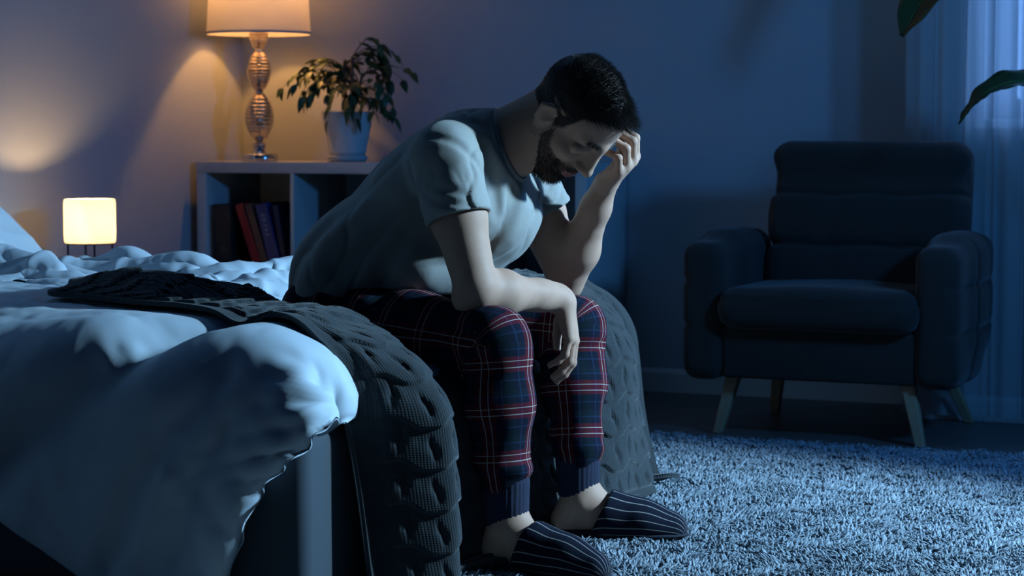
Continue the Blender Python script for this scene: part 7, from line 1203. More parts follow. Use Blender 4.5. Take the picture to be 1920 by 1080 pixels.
# head frame: local x = face forward, y = his left, z = up
H_O = np.array((-1.657, 4.118, 0.925))
H_M = rot('z', -8) @ rot('y', 60) @ rot('x', 4)
def hw(p): return H_O + H_M @ np.asarray(p, float)
def head_f(P):
    q = (P - H_O.astype(np.float32)) @ H_M.astype(np.float32)
    q = q.copy(); s = np.sign(q[:, 1]); q[:, 1] = np.abs(q[:, 1])       # symmetric: one side is enough
    prims = [
        ell((-0.008, 0, 0.042), (0.098, 0.0755, 0.090), None, 0),
        ell((0.040, 0, 0.050), (0.056, 0.062, 0.062), None, 0.03),
        ell((0.040, 0, -0.035), (0.054, 0.056, 0.075), None, 0.03),
        cone((0.002, 0.052, -0.050), (0.072, 0.016, -0.103), 0.018, 0.018, 0.025),
        ell((0.084, 0, -0.103), (0.016, 0.021, 0.017), None, 0.018),
        ell((0.064, 0.046, -0.020), (0.024, 0.020, 0.017), None, 0.022),          # cheekbone
        cone((0.092, 0.006, 0.034), (0.074, 0.046, 0.034), 0.0105, 0.0090, 0.016), # brow
        ell((0.100, 0.031, 0.012), (0.020, 0.019, 0.0135), None, 0.014, -1),       # socket
        ell((0.079, 0.031, 0.011), (0.0145, 0.0150, 0.0140), None, 0.004),         # closed eye
        cone((0.080, 0.014, 0.009), (0.080, 0.047, 0.007), 0.0145, 0.0125, 0.003),
        cone((0.097, 0, 0.030), (0.120, 0, -0.020), 0.0100, 0.0105, 0.016),        # nose
        cone((0.086, 0, 0.028), (0.104, 0, -0.022), 0.0115, 0.0135, 0.010),
        ell((0.1225, 0, -0.026), (0.0120, 0.0115, 0.0105), None, 0.008),
        ell((0.1080, 0.0125, -0.0285), (0.0120, 0.0075, 0.0085), None, 0.006),
        ell((0.1120, 0.0070, -0.0375), (0.0060, 0.0035, 0.0045), None, 0.003, -1),
        ell((0.090, 0, -0.060), (0.016, 0.028, 0.020), None, 0.014),               # muzzle
        ell((0.1035, 0, -0.0555), (0.0095, 0.0205, 0.0058), None, 0.006),
        ell((0.1015, 0, -0.0675), (0.0095, 0.0185, 0.0066), None, 0.006),
        cone((0.1150, 0, -0.0615), (0.1010, 0.026, -0.0625), 0.0022, 0.0016, 0.003, -1),
        cone((0.070, 0.034, -0.052), (0.088, 0.028, -0.075), 0.004, 0.003, 0.012, -1),
    ]
    return combine(prims, q)

def ear_f(P):
    q = (P - H_O.astype(np.float32)) @ H_M.astype(np.float32)
    q = q.copy(); q[:, 1] = np.abs(q[:, 1])
    prims = [
        # ear
        ell((-0.004, 0.0825, -0.002), (0.0190, 0.0080, 0.032), rot('z', -26) @ rot('y', -10), 0.008),
        ell((0.001, 0.0925, 0.004), (0.0125, 0.0110, 0.0200), rot('z', -26) @ rot('y', -10), 0.005, -1),
        cone((-0.002, 0.088, 0.027), (-0.021, 0.095, 0.010), 0.0050, 0.0050, 0.004),
        cone((-0.021, 0.094, 0.010), (-0.014, 0.088, -0.020), 0.0050, 0.0048, 0.004),
        cone((0.010, 0.081, 0.018), (-0.002, 0.088, 0.027), 0.0040, 0.0042, 0.004),
        ell((-0.004, 0.0805, -0.029), (0.0085, 0.0060, 0.0090), None, 0.005),
        ell((0.0125, 0.0775, -0.002), (0.0050, 0.0050, 0.0075), None, 0.004),
    ]
    return combine(prims, q)

def limb(a, b, ra, rb, k=0.02): return cone(a, b, ra, rb, k)

FINGERS = []
def hand_prims(W, F, Nn, T, curls, thumb, spread=(0.10, 0.03, -0.04, -0.12), sc=1.0, base=0):
    """W wrist, F along the metacarpals, Nn out of the palm, T towards the thumb; curls per finger (3 angles, degrees)"""
    F = np.asarray(F, float); F /= np.linalg.norm(F)
    Nn = np.asarray(Nn, float); Nn = Nn - F * (Nn @ F); Nn /= np.linalg.norm(Nn)
    T = np.asarray(T, float); T = T - F * (T @ F) - Nn * (T @ Nn); T /= np.linalg.norm(T)
    out = []
    kn = []
    for i in range(4):
        off = (0.030, 0.010, -0.010, -0.029)[i] * sc; fw = (0.088, 0.092, 0.087, 0.079)[i] * sc
        k = W + F * fw + T * off - Nn * (0.000, 0.003, 0.002, -0.002)[i]
        out.append(limb(W + F * 0.012 + T * off * 0.55, k, 0.0165 * sc, 0.0118 * sc, 0.014))
        kn.append(k)
    out.append(limb(W + F * 0.03 + T * 0.012 + Nn * 0.006, W + F * 0.070 + T * 0.016 + Nn * 0.004, 0.014 * sc, 0.010 * sc, 0.014))
    out.append(limb(W + F * 0.02 - T * 0.016 + Nn * 0.006, W + F * 0.066 - T * 0.020 + Nn * 0.003, 0.013 * sc, 0.009 * sc, 0.014))
    ax = np.cross(F, Nn)
    lens = ((0.044, 0.025, 0.021), (0.048, 0.029, 0.022), (0.045, 0.027, 0.022), (0.035, 0.021, 0.019))
    tips = []
    for i in range(4):
        p = kn[i]; d = F * math.cos(spread[i]) + T * math.sin(spread[i]); a = 0
        side = np.cross(d, Nn); side /= np.linalg.norm(side)
        r = (0.0102, 0.0104, 0.0099, 0.0090)[i] * sc
        for j in range(3):
            dj = rot_about(d, side, math.radians(sum(curls[i][:j + 1])))
            q = p + dj * lens[i][j] * sc
            out.append(limb(p, q, r, r * (0.92, 0.90, 0.82)[j], 0.004))
            p = q; r *= (0.92, 0.90, 0.82)[j]
        nrm = rot_about(-Nn, side, math.radians(sum(curls[i])))
        tips.append((p, dj, nrm, r, side))
    # thumb: leaves the side of the palm near its base
    p = W + F * 0.022 * sc + T * 0.020 * sc + Nn * 0.004
    rr = (0.0150, 0.0118, 0.0102, 0.0082)
    for j, (vec, ln) in enumerate(thumb):
        d = F * vec[0] + T * vec[1] + Nn * vec[2]; d /= np.linalg.norm(d)
        q = p + d * ln * sc
        out.append(limb(p, q, rr[j] * sc, rr[j + 1] * sc, 0.010 if j == 0 else 0.004))
        p = q
    tips.append((p, d, -np.cross(np.cross(d, Nn), d) , rr[-1], np.cross(d, Nn)))
    return out, tips

hR, tipsR = hand_prims(WR_R + np.array((0.012, 0.014, -0.006)), (0.16, 0.10, -0.97), (-0.93, -0.26, -0.15), (-0.3, 0.93, 0.05),
                 ((14, 26, 14), (16, 28, 16), (18, 30, 18), (22, 34, 20)), (((0.72, 0.50, 0.50), 0.040), ((0.92, 0.15, 0.35), 0.030), ((0.97, 0.0, 0.2), 0.026)), (0.05, 0.015, -0.02, -0.06))
hL, tipsL = hand_prims(WR_L, (0.746, -0.432, 0.506), (-0.639, -0.254, 0.726), (0.186, 0.865, 0.466),
                 ((40, 64, 28), (39, 68, 28), (38, 72, 28), (36, 77, 28)), (((0.75, 0.55, 0.45), 0.042), ((0.80, 0.25, 0.60), 0.032), ((0.75, 0.05, 0.70), 0.026)))
body = [
    (head_f, 0.0, 1),
    limb(NECK0 + np.array((0.0, 0, -0.02)), NECK1, 0.064, 0.055, 0.03),
    limb(hw((-0.035, 0, -0.015)), NECK0, 0.046, 0.058, 0.025),
    limb(hw((0.012, 0, -0.065)), NECK0 + np.array((0.05, 0, -0.02)), 0.040, 0.050, 0.025),
    # trunk (kept inside the shirt and trousers)
    limb((-1.86, 4.075, 0.83), (-1.96, 4.075, 0.745), 0.085, 0.10, 0.05),
    limb((-1.96, 4.075, 0.745), (-2.13, 4.07, 0.60), 0.10, 0.105, 0.05),
    limb(SH_R, SH_L, 0.048, 0.048, 0.04),
    limb(HIP_R + np.array((0, 0, 0.03)), HIP_L + np.array((0, 0, 0.03)), 0.08, 0.08, 0.04),
    limb(HIP_R, KN_R, 0.070, 0.048, 0.03), limb(KN_R, AN_R + np.array((0, 0, 0.06)), 0.044, 0.032, 0.02),
    limb(HIP_L, KN_L, 0.070, 0.048, 0.03), limb(KN_L, AN_L + np.array((0, 0, 0.06)), 0.044, 0.032, 0.02),
]
def arm(S, E, W, out):
    m = S + (E - S) * 0.45
    r = [limb(S, m, 0.053, 0.0545, 0.03), limb(m, E + (S - E) * 0.06, 0.0545, 0.043, 0.02)]
    n = E + (W - E) * 0.30
    r += [limb(E, n, 0.0405, 0.0435, 0.02), limb(n, E + (W - E) * 0.75, 0.0435, 0.031, 0.025), limb(E + (W - E) * 0.75, W, 0.031, 0.0265, 0.02)]
    return r
body += arm(SH_R, EL_R, WR_R, -1)
body.append(ell(EL_R + np.array((-0.022, -0.012, -0.020)), (0.022, 0.018, 0.020), None, 0.025))
body += arm(SH_L, EL_L, WR_L, 1)
body.append(ell(EL_L + np.array((0.0, 0.005, -0.032)), (0.022, 0.020, 0.018), None, 0.025))
body.append(limb(WR_R - np.array((0.012, 0.03, -0.002)), WR_R + np.array((0.012, 0.012, -0.012)), 0.027, 0.026, 0.02))
body += hR + hL
# ankles and feet
def foot(A, yaw):
    Rz = rot('z', yaw); f = Rz @ np.array((1, 0, 0))
    heel = A + f * -0.028 + np.array((0, 0, -0.045)); toe = A + f * 0.165; toe[2] = 0.045
    r = [limb(A + np.array((0.0, 0, 0.09)), A, 0.033, 0.034, 0.02), limb(A, heel, 0.036, 0.030, 0.03), limb(A + f * 0.01, A + f * 0.085 + np.array((0, 0, -0.035)), 0.036, 0.030, 0.03),
         limb(A + f * 0.085 + np.array((0, 0, -0.038)), toe, 0.030, 0.020, 0.03), limb(heel, toe - np.array((0, 0, 0.0)), 0.026, 0.018, 0.03)]
    for sd in (-1, 1): r.append(ell(A + Rz @ np.array((0.0, sd * 0.031, -0.004)), (0.013, 0.010, 0.014), None, 0.016))
    return r
YAW_R, YAW_L = -10, 16
body += foot(AN_R, YAW_R) + foot(AN_L, YAW_L)
body.append((ear_f, 0.004, 1))

V, F = field_mesh(body, (-2.32, 3.74, 0.0), (-1.44, 4.48, 1.09), 0.0032)
HL = (V - H_O) @ H_M             # head-local coordinates of every vertex
hx, hy, hz_ = HL.T
inhead = (np.minimum(head_f(V), ear_f(V)) < 0.012) & (combine(hL, V) > 0.004)
az_ = np.abs(hy)
hairline = np.interp(hx, [-0.12, -0.08, -0.03, -0.006, 0.018, 0.034, 0.047, 0.060, 0.075, 0.10], [-0.025, -0.028, -0.020, 0.030, -0.012, 0.006, 0.062, 0.074, 0.090, 0.100])
noear = 1 - (az_ > 0.0735) * (hx > -0.032) * (hx < 0.020) * (hz_ < 0.034) * (hz_ > -0.045)
scalp = sstep(-0.006, 0.010, hz_ - hairline) * inhead * noear
bl = np.interp(hx, [-0.005, 0.02, 0.05, 0.075, 0.09, 0.13], [0.010, 0.004, -0.034, -0.045, -0.042, -0.042])
lips = ((hx - 0.103) / 0.02) ** 2 + (hy / 0.024) ** 2 + ((hz_ + 0.0615) / 0.0125) ** 2 < 1
beard = sstep(0.004, -0.012, hz_ - bl) * sstep(-0.004, 0.008, hx - np.interp(hz_, [-0.12, -0.09, -0.05, -0.01], [0.030, 0.000, -0.013, 0.014])) * sstep(-0.132, -0.112, hz_) * inhead * (1 - lips) * noear
beard *= (ear_f(V) > 0.010) * sstep(0.020, 0.006, head_f(V) * (hx < 0.03)) * (1 - ((hx > 0.1) & (hz_ > -0.043))) * (hx < 0.118)
brow = np.exp(-((hz_ - 0.036) / 0.006) ** 2) * sstep(0.012, 0.018, az_) * sstep(0.052, 0.044, az_) * (hx > 0.06) * inhead
haird = np.clip(np.maximum.reduce([scalp * 0.92, beard * 0.72, brow * 0.9]), 0, 1)
lipm = (lips & inhead).astype(np.float32)
M_skin = bpy.data.materials.new('skin'); M_skin.use_nodes = True
nt = M_skin.node_tree; b = nt.nodes['Principled BSDF']
b.inputs['Roughness'].default_value = 0.58; b.inputs['Specular IOR Level'].default_value = 0.22
b.inputs['Subsurface Weight'].default_value = 0.12; b.inputs['Subsurface Radius'].default_value = (0.012, 0.005, 0.003); b.inputs['Subsurface Scale'].default_value = 0.6
tc = N(nt, 'ShaderNodeTexCoord'); nz = N(nt, 'ShaderNodeTexNoise'); nz.inputs['Scale'].default_value = 35; nz.inputs['Detail'].default_value = 5
cr = N(nt, 'ShaderNodeValToRGB'); cr.color_ramp.elements[0].color = (0.50, 0.285, 0.195, 1); cr.color_ramp.elements[1].color = (0.60, 0.36, 0.26, 1)
nt.links.new(tc.outputs['Object'], nz.inputs['Vector']); nt.links.new(nz.outputs['Fac'], cr.inputs[0])
at = N(nt, 'ShaderNodeAttribute', attribute_name='hair'); mx = N(nt, 'ShaderNodeMix', data_type='RGBA'); mx.inputs['B'].default_value = (0.018, 0.013, 0.011, 1)
at2 = N(nt, 'ShaderNodeAttribute', attribute_name='lip'); mx2 = N(nt, 'ShaderNodeMix', data_type='RGBA'); mx2.inputs['B'].default_value = (0.42, 0.16, 0.13, 1)
nt.links.new(cr.outputs[0], mx2.inputs['A']); nt.links.new(at2.outputs['Fac'], mx2.inputs['Factor'])
nt.links.new(mx2.outputs['Result'], mx.inputs['A']); nt.links.new(at.outputs['Fac'], mx.inputs['Factor']); nt.links.new(mx.outputs['Result'], b.inputs['Base Color'])
n2 = N(nt, 'ShaderNodeTexNoise'); n2.inputs['Scale'].default_value = 420; nt.links.new(tc.outputs['Object'], n2.inputs['Vector'])
bp = N(nt, 'ShaderNodeBump'); bp.inputs['Strength'].default_value = 0.15; bp.inputs['Distance'].default_value = 0.0006
nt.links.new(n2.outputs['Fac'], bp.inputs['Height']); nt.links.new(bp.outputs[0], b.inputs['Normal'])
man = link('person', np_mesh('person', V, F, True, {'hair': haird, 'lip': lipm}), M_skin)
tag(man, 'man in grey t-shirt and plaid pyjama trousers, seated, forehead in his hand', 'person')

# vertex normals of the body for hair growing
def vnormals(V, F):
    n = np.cross(V[F[:, 2]] - V[F[:, 0]], V[F[:, 3]] - V[F[:, 1]])
    o = np.zeros_like(V)
    for c in range(4): np.add.at(o, F[:, c], n)
    return o / (np.linalg.norm(o, axis=1, keepdims=True) + 1e-9)
VN = vnormals(V, F)

def strands(name, roots, nrm, dirs, L, r, m, parent, curl=0.15, seg=4, droop=0.0):
    """thin tapering three-sided hairs"""
    n = len(roots)
    p = roots.astype(np.float64).copy(); d = dirs / (np.linalg.norm(dirs, axis=1, keepdims=True) + 1e-9)
    V = np.zeros((n, seg + 1, 3, 3)); jit = RNG.normal(0, curl, (n, 3))
    for k in range(seg + 1):
        u = np.cross(d, np.array([0.3, 0.9, 0.2])); u /= np.linalg.norm(u, axis=1, keepdims=True) + 1e-9
        w = np.cross(d, u); rr = r * (1 - 0.8 * k / seg)
        for j in range(3):
            a = 2 * PI * j / 3
            V[:, k, j] = p + rr * (math.cos(a) * u + math.sin(a) * w)
        p = p + d * (L / seg)[:, None]
        d = d + jit / seg + np.array([0, 0, -droop / seg]); d /= np.linalg.norm(d, axis=1, keepdims=True)
    b0 = np.arange(n) * (seg + 1) * 3
    Fq = []
    for k in range(seg):
        for j in range(3):
            j2 = (j + 1) % 3
            Fq.append(np.stack([b0 + k * 3 + j, b0 + k * 3 + j2, b0 + (k + 1) * 3 + j2, b0 + (k + 1) * 3 + j], 1))
    return link(name, np_mesh(name, V.reshape(-1, 3), np.concatenate(Fq)), m, parent)
M_hair = mat('dark_hair', (0.020, 0.015, 0.013), 0.42, spec=0.6)
M_beard = mat('beard_hair', (0.030, 0.020, 0.016), 0.5)
# scalp hair: short at the sides, long and swept forward on top
def grow(mask, count):
    i = np.flatnonzero(mask > 0.3)
    w = mask[i] / mask[i].sum()
    return RNG.choice(i, count, p=w)
i = grow(scalp, 15000)
lh = HL[i]; nl = VN[i] @ H_M
topness = sstep(0.055, 0.105, lh[:, 2] - 0.10 * np.clip(-lh[:, 0] - 0.03, 0, 1))
front = sstep(0.00, 0.085, lh[:, 0])
L = 0.0025 + 0.004 * sstep(0.0, 0.07, lh[:, 2]) + topness * (0.006 + 0.026 * front ** 1.5) * (0.75 + 0.5 * RNG.random(len(i)))
clump = np.stack([noise3((lh * 55 + c * 13).astype(np.float32)) for c in range(3)], 1)
dl = nl * (0.55 + 0.35 * topness[:, None]) + np.stack([0.75 + 0.5 * front, 0.0 * front, 0.10 - 0.30 * (1 - topness) + 0.10 * front], 1) + 0.45 * clump + RNG.normal(0, 0.12, (len(i), 3))
ro = V[i] + RNG.normal(0, 0.0012, (len(i), 3)) - VN[i] * 0.001
tag(strands('hair', ro, VN[i], dl @ H_M.T, L, 0.00042, M_hair, man, 0.35, 4), kind='stuff')
i = grow(beard, 5200)
lh = HL[i]; nl = VN[i] @ H_M
dl = nl * 0.7 + np.array([0.25, 0, -0.75]) + RNG.normal(0, 0.25, (len(i), 3))
L = (0.0045 + 0.004 * sstep(-0.04, -0.11, lh[:, 2])) * (0.7 + 0.6 * RNG.random(len(i)))
tag(strands('beard', V[i] + RNG.normal(0, 0.001, (len(i), 3)) - VN[i] * 0.0005, VN[i], dl @ H_M.T, L, 0.00035, M_beard, man, 0.4, 3), kind='stuff')
i = grow(brow, 520)
lh = HL[i]; nl = VN[i] @ H_M
dl = nl * 0.35 + np.stack([np.zeros(len(i)), np.sign(lh[:, 1]) * 0.9, 0.15 * np.ones(len(i))], 1) + RNG.normal(0, 0.15, (len(i), 3))
tag(strands('eyebrow', V[i], VN[i], dl @ H_M.T, np.full(len(i), 0.0075), 0.0004, M_hair, man, 0.2, 3), kind='stuff')
# finger nails
M_nail = mat('fingernail', (0.66, 0.44, 0.36), 0.25)
for tips in (tipsL, tipsR):
    for p, d, nn_, r, sd in tips:
        nn_ = nn_ / np.linalg.norm(nn_); sd = np.cross(d, nn_)
        bm = bmesh.new(); rows = []
        for a_ in range(4):
            rows.append([bm.verts.new(Vector(p + d * (-0.004 + 0.0033 * a_) + (nn_ * math.cos(t_) + sd * math.sin(t_)) * (r * (0.99 if a_ < 3 else 0.90) + 0.0005))) for t_ in (-0.75, -0.4, 0, 0.4, 0.75)])
        for a_ in range(3):
            for j in range(4): bm.faces.new((rows[a_][j], rows[a_][j + 1], rows[a_ + 1][j + 1], rows[a_ + 1][j]))
        link('fingernail', bm_mesh('fingernail', bm, True), M_nail, man)

# ------------------------------------------------------------------ t-shirt
M_shirt = mat('grey_jersey', (0.335, 0.320, 0.290), 0.9, bump=(1100, 0.25, 0.0006), sheen=0.1, var=(350, 0.16))
def tilt(dx, dz):   # frame whose z axis is (dx,0,dz)
    z = np.array((dx, 0, dz), float); z /= np.linalg.norm(z); y = np.array((0, 1.0, 0)); x = np.cross(y, z)
    return np.stack([x, y, z], 1)
SL_R = SH_R + (EL_R - SH_R) * 0.46 + np.array((0.004, -0.006, 0)); SL_L = SH_L + (EL_L - SH_L) * 0.46 + np.array((0.0, 0.006, 0))
NA = np.array((0.93, 0.10, 0.35)); NA /= np.linalg.norm(NA)      # axis of the neckline
NC = np.array((-1.778, 4.083, 0.857))
shirt = [
    ell((-2.125, 4.07, 0.575), (0.140, 0.186, 0.165), tilt(0.35, 0.94), 0.0),
    ell((-2.050, 4.07, 0.655), (0.122, 0.160, 0.160), tilt(0.66, 0.75), 0.05),
    ell((-1.945, 4.07, 0.760), (0.118, 0.168, 0.165), tilt(0.82, 0.57), 0.05),
    ell((-1.870, 4.075, 0.825), (0.100, 0.165, 0.120), tilt(0.88, 0.47), 0.05),
    cone(SH_R + np.array((-0.01, 0.03, 0.008)), SH_L + np.array((-0.01, -0.03, 0.008)), 0.062, 0.062, 0.05),
    ell((-1.845, 4.11, 0.715), (0.115, 0.145, 0.120), tilt(0.8, 0.6), 0.06),      # loose cloth hanging from the chest
    ell((-1.955, 4.08, 0.600), (0.120, 0.150, 0.085), None, 0.06),
    cone(SH_R, SL_R, 0.070, 0.072, 0.035),
    cone(SH_L, SL_L, 0.070, 0.072, 0.035),
    cone(NC - NA * 0.09, NC + NA * 0.02, 0.100, 0.081, 0.04),
]
ARM_R = (EL_R - SH_R) / np.linalg.norm(EL_R - SH_R); ARM_L = (EL_L - SH_L) / np.linalg.norm(EL_L - SH_L)
def sleeve_cut(S, A):
    S = S.astype(np.float32); A = A.astype(np.float32)
    def f(P):
        q = P - S; a = q @ A; rad = np.sqrt(np.maximum((q * q).sum(1) - a * a, 0))
        return np.maximum(-(a), rad - 0.079)
    return (f, 0.003, -1)
cuts = [sleeve_cut(SL_R - ARM_R * 0.002, ARM_R), sleeve_cut(SL_L - ARM_L * 0.002, ARM_L)]
cuts += [((lambda P: np.maximum(-((P - NC.astype(np.float32)) @ NA.astype(np.float32)), np.sqrt(((P - NC.astype(np.float32)) ** 2).sum(1)) - 0.135)), 0.004, -1)]
# hollow neckline and sleeves so that skin and cloth do not merge
cuts += [cone(NC - NA * 0.035, NC + NA * 0.13, 0.068, 0.068, 0.004, -1), cone(SL_R - ARM_R * 0.022, SL_R + ARM_R * 0.06, 0.0575, 0.0575, 0.003, -1), cone(SL_L - ARM_L * 0.022, SL_L + ARM_L * 0.06, 0.0575, 0.0575, 0.003, -1)]
# hem
cuts += [(lambda P: (P[:, 2] - (0.548 + 0.005 * np.sin(P[:, 0] * 22) - 0.055 * sstep(-2.13, -2.24, P[:, 0]))), 0.006, -1)]
SH_FOLDS = [
    # armpit and sleeve folds
    ([(-1.865, 3.84, 0.80), (-1.82, 3.83, 0.775), (-1.775, 3.84, 0.765)], 0.010, 0.006),
    ([(-1.870, 3.84, 0.775), (-1.82, 3.83, 0.748), (-1.765, 3.84, 0.742)], 0.009, 0.005),
    ([(-1.85, 3.86, 0.875), (-1.80, 3.87, 0.862), (-1.765, 3.90, 0.820), (-1.755, 3.93, 0.76)], 0.008, 0.007),
    ([(-1.93, 3.90, 0.86), (-1.905, 3.86, 0.82), (-1.90, 3.86, 0.76)], 0.009, 0.006),
    ([(-1.80, 3.95, 0.865), (-1.775, 3.99, 0.80), (-1.765, 4.00, 0.72)], 0.013, 0.010),
    ([(-1.745, 4.05, 0.79), (-1.75, 4.02, 0.71), (-1.80, 3.99, 0.64)], 0.016, 0.012),
    ([(-1.735, 4.13, 0.76), (-1.745, 4.10, 0.68), (-1.80, 4.06, 0.61)], 0.015, 0.011),
    ([(-1.90, 3.89, 0.73), (-2.00, 3.89, 0.67), (-2.08, 3.90, 0.60)], 0.022, 0.009),
    ([(-1.92, 3.89, 0.69), (-1.98, 3.90, 0.62), (-2.00, 3.91, 0.57)], 0.020, 0.010),
    ([(-2.13, 3.92, 0.70), (-2.17, 3.92, 0.63), (-2.20, 3.93, 0.56)], 0.022, 0.010),
    ([(-2.05, 3.90, 0.74), (-2.12, 3.90, 0.66), (-2.14, 3.91, 0.58)], 0.024, -0.008),
    ([(-2.22, 3.98, 0.62), (-2.24, 3.98, 0.55)], 0.016, 0.008),
    ([(-1.93, 3.97, 0.90), (-1.88, 3.95, 0.905), (-1.82, 3.98, 0.90)], 0.012, 0.004),
    ([(-1.885, 3.87, 0.72), (-1.915, 3.86, 0.80), (-1.895, 3.90, 0.88), (-1.84, 3.93, 0.91), (-1.785, 3.94, 0.87), (-1.765, 3.95, 0.79)], 0.0045, 0.0035),
    ([(-1.97, 4.06, 0.905), (-1.90, 4.02, 0.93), (-1.84, 4.02, 0.93)], 0.014, 0.004),
]
def shdisp(P):
    d = np.zeros(len(P), np.float32)
    for pts, w, dep in SH_FOLDS: d += crease(P, pts, w, dep)
    d += -0.0040 * noise3(P * 12 + 2) - 0.0015 * noise3(P * 31 + 6)
    # long soft creases: down the back and flank, and from the collar down the chest
    w0 = noise3(P * 5 + 8)[:, None] * np.array([0.10, 0.06, 0.06], np.float32)
    q = (P + w0) @ np.array([[7.0, 0, 17.0], [0, 13.0, 0], [5.0, 0, -11.0]], np.float32)
    r = 1 - np.abs(noise3(q + 3.3))
    d += 0.0050 * r ** 7
    for S, A in ((SL_R, ARM_R), (SL_L, ARM_L)):
        q = P - S.astype(np.float32); a = q @ A.astype(np.float32); rad2 = (q * q).sum(1) - a * a
        r = 1 - np.abs(noise3(np.stack([a * 34, q[:, 1] * 12, q[:, 0] * 12 + q[:, 2] * 6], 1) + noise3(P * 9)[:, None] * 0.9))
        d += np.where(rad2 < 0.0081, 0.0022 * r ** 5 * sstep(-0.11, -0.05, a) * sstep(-0.012, -0.024, a), 0)
        d += np.where(rad2 < 0.0081, 0.0016 * np.exp(-((a + 0.018) / 0.0022) ** 2), 0)      # hem seam
    return d
SH_FOLDS = [(on_surface(shirt, p, 10), w, d) for p, w, d in SH_FOLDS]
Vs, Fs = field_mesh(shirt, (-2.34, 3.76, 0.48), (-1.64, 4.42, 0.99), 0.0045, shdisp, 0.02, late=cuts)
ts = link('t_shirt', np_mesh('t_shirt', Vs, Fs), M_shirt, man)
# ribbed collar round the neckline
ua = np.cross((0, 1.0, 0), NA); ua /= np.linalg.norm(ua); ub = np.cross(NA, ua)
nr, nc_ = 96, 12
Vc = []
for i in range(nr):
    a = 2 * PI * i / nr
    out = ua * math.cos(a) + ub * math.sin(a)
    cen = NC + out * 0.0735 - NA * 0.004
    for j in range(nc_):
        b_ = 2 * PI * j / nc_
        Vc.append(cen + out * (0.0052 * math.cos(b_)) + (NA * 0.9 - out * 0.25) * (0.0120 * math.sin(b_)) * (1 + 0.02 * (i % 2)))
Fc = [(i * nc_ + j, i * nc_ + (j + 1) % nc_, ((i + 1) % nr) * nc_ + (j + 1) % nc_, ((i + 1) % nr) * nc_ + j) for i in range(nr) for j in range(nc_)]
link('collar', np_mesh('collar', np.array(Vc), np.array(Fc)[:, ::-1]), M_shirt, ts)

# ------------------------------------------------------------------ plaid pyjama trousers
M_plaid = bpy.data.materials.new('plaid_flannel'); M_plaid.use_nodes = True
nt = M_plaid.node_tree; b = nt.nodes['Principled BSDF']; b.inputs['Roughness'].default_value = 0.95; b.inputs['Specular IOR Level'].default_value = 0.1
PU, PV = 0.098, 0.092
def periodic(name):
    at = N(nt, 'ShaderNodeAttribute', attribute_name=name); sx = N(nt, 'ShaderNodeSeparateXYZ'); nt.links.new(at.outputs['Vector'], sx.inputs[0])
    return math_node(nt, 'ADD', math_node(nt, 'DIVIDE', math_node(nt, 'ARCTAN2', sx.outputs[1], sx.outputs[0]), 2 * PI), 1.0)
def bands(coord, period, spec):
    """ramp over one repeat: spec = [(from, to, colour)] in fractions"""
    f = math_node(nt, 'FRACT', coord)
    r = N(nt, 'ShaderNodeValToRGB'); r.color_ramp.interpolation = 'CONSTANT'
    el = r.color_ramp.elements
    while len(el) > 1: el.remove(el[-1])
    el[0].position = 0; el[0].color = (*spec[0][1], 1)
    for pos, col in spec[1:]:
        e = el.new(pos); e.color = (*col, 1)
    nt.links.new(f, r.inputs[0])
    return r.outputs[0]
navy, teal, red, white, blue, drk = (0.008, 0.011, 0.024), (0.007, 0.015, 0.021), (0.10, 0.011, 0.015), (0.42, 0.38, 0.35), (0.014, 0.028, 0.062), (0.005, 0.006, 0.012)
spec_u = [(0, navy), (0.06, blue), (0.09, navy), (0.24, red), (0.335, white), (0.352, red), (0.475, white), (0.492, red), (0.57, navy), (0.70, blue), (0.73, teal), (0.97, navy)]
spec_v = [(0, teal), (0.10, blue), (0.13, navy), (0.27, red), (0.36, white), (0.376, red), (0.50, white), (0.516, red), (0.60, navy), (0.76, blue), (0.79, drk), (0.97, teal)]
cu_ = bands(periodic('plaid_u'), 1, spec_u); cv_ = bands(periodic('plaid_v'), 1, spec_v)
mx = N(nt, 'ShaderNodeMix', data_type='RGBA', blend_type='MIX')
mx.inputs['Factor'].default_value = 0.5
mxl = N(nt, 'ShaderNodeMix', data_type='RGBA', blend_type='LIGHTEN'); mxl.inputs['Factor'].default_value = 0.55
nt.links.new(cu_, mx.inputs['A']); nt.links.new(cv_, mx.inputs['B'])
nt.links.new(mx.outputs['Result'], mxl.inputs['A'])
mxm = N(nt, 'ShaderNodeMix', data_type='RGBA', blend_type='LIGHTEN'); mxm.inputs['Factor'].default_value = 1.0
nt.links.new(cu_, mxm.inputs['A']); nt.links.new(cv_, mxm.inputs['B']); nt.links.new(mxm.outputs['Result'], mxl.inputs['B'])
nt.links.new(mxl.outputs['Result'], b.inputs['Base Color'])
M_cuff = mat('navy_rib', (0.014, 0.018, 0.042), 0.95, bump=(400, 0.3, 0.001))
def shin_pts(K, A):
    return [K, K + (A - K) * 0.35 + np.array((-0.004, 0, 0)), A + np.array((-0.006, 0, 0.095))]
trs = [
    ell((-2.15, 4.07, 0.500), (0.130, 0.180, 0.090), None, 0.0),
    cone(HIP_R + np.array((-0.02, -0.01, -0.012)), HIP_R + (KN_R - HIP_R) * 0.55 + np.array((0, 0, -0.010)), 0.088, 0.082, 0.05),
    cone(HIP_R + (KN_R - HIP_R) * 0.55 + np.array((0, 0, -0.010)), KN_R, 0.082, 0.066, 0.03),
    cone(HIP_L + np.array((-0.02, 0.01, -0.012)), HIP_L + (KN_L - HIP_L) * 0.55 + np.array((0, 0, -0.010)), 0.088, 0.082, 0.05),
    cone(HIP_L + (KN_L - HIP_L) * 0.55 + np.array((0, 0, -0.010)), KN_L, 0.082, 0.066, 0.03),
]
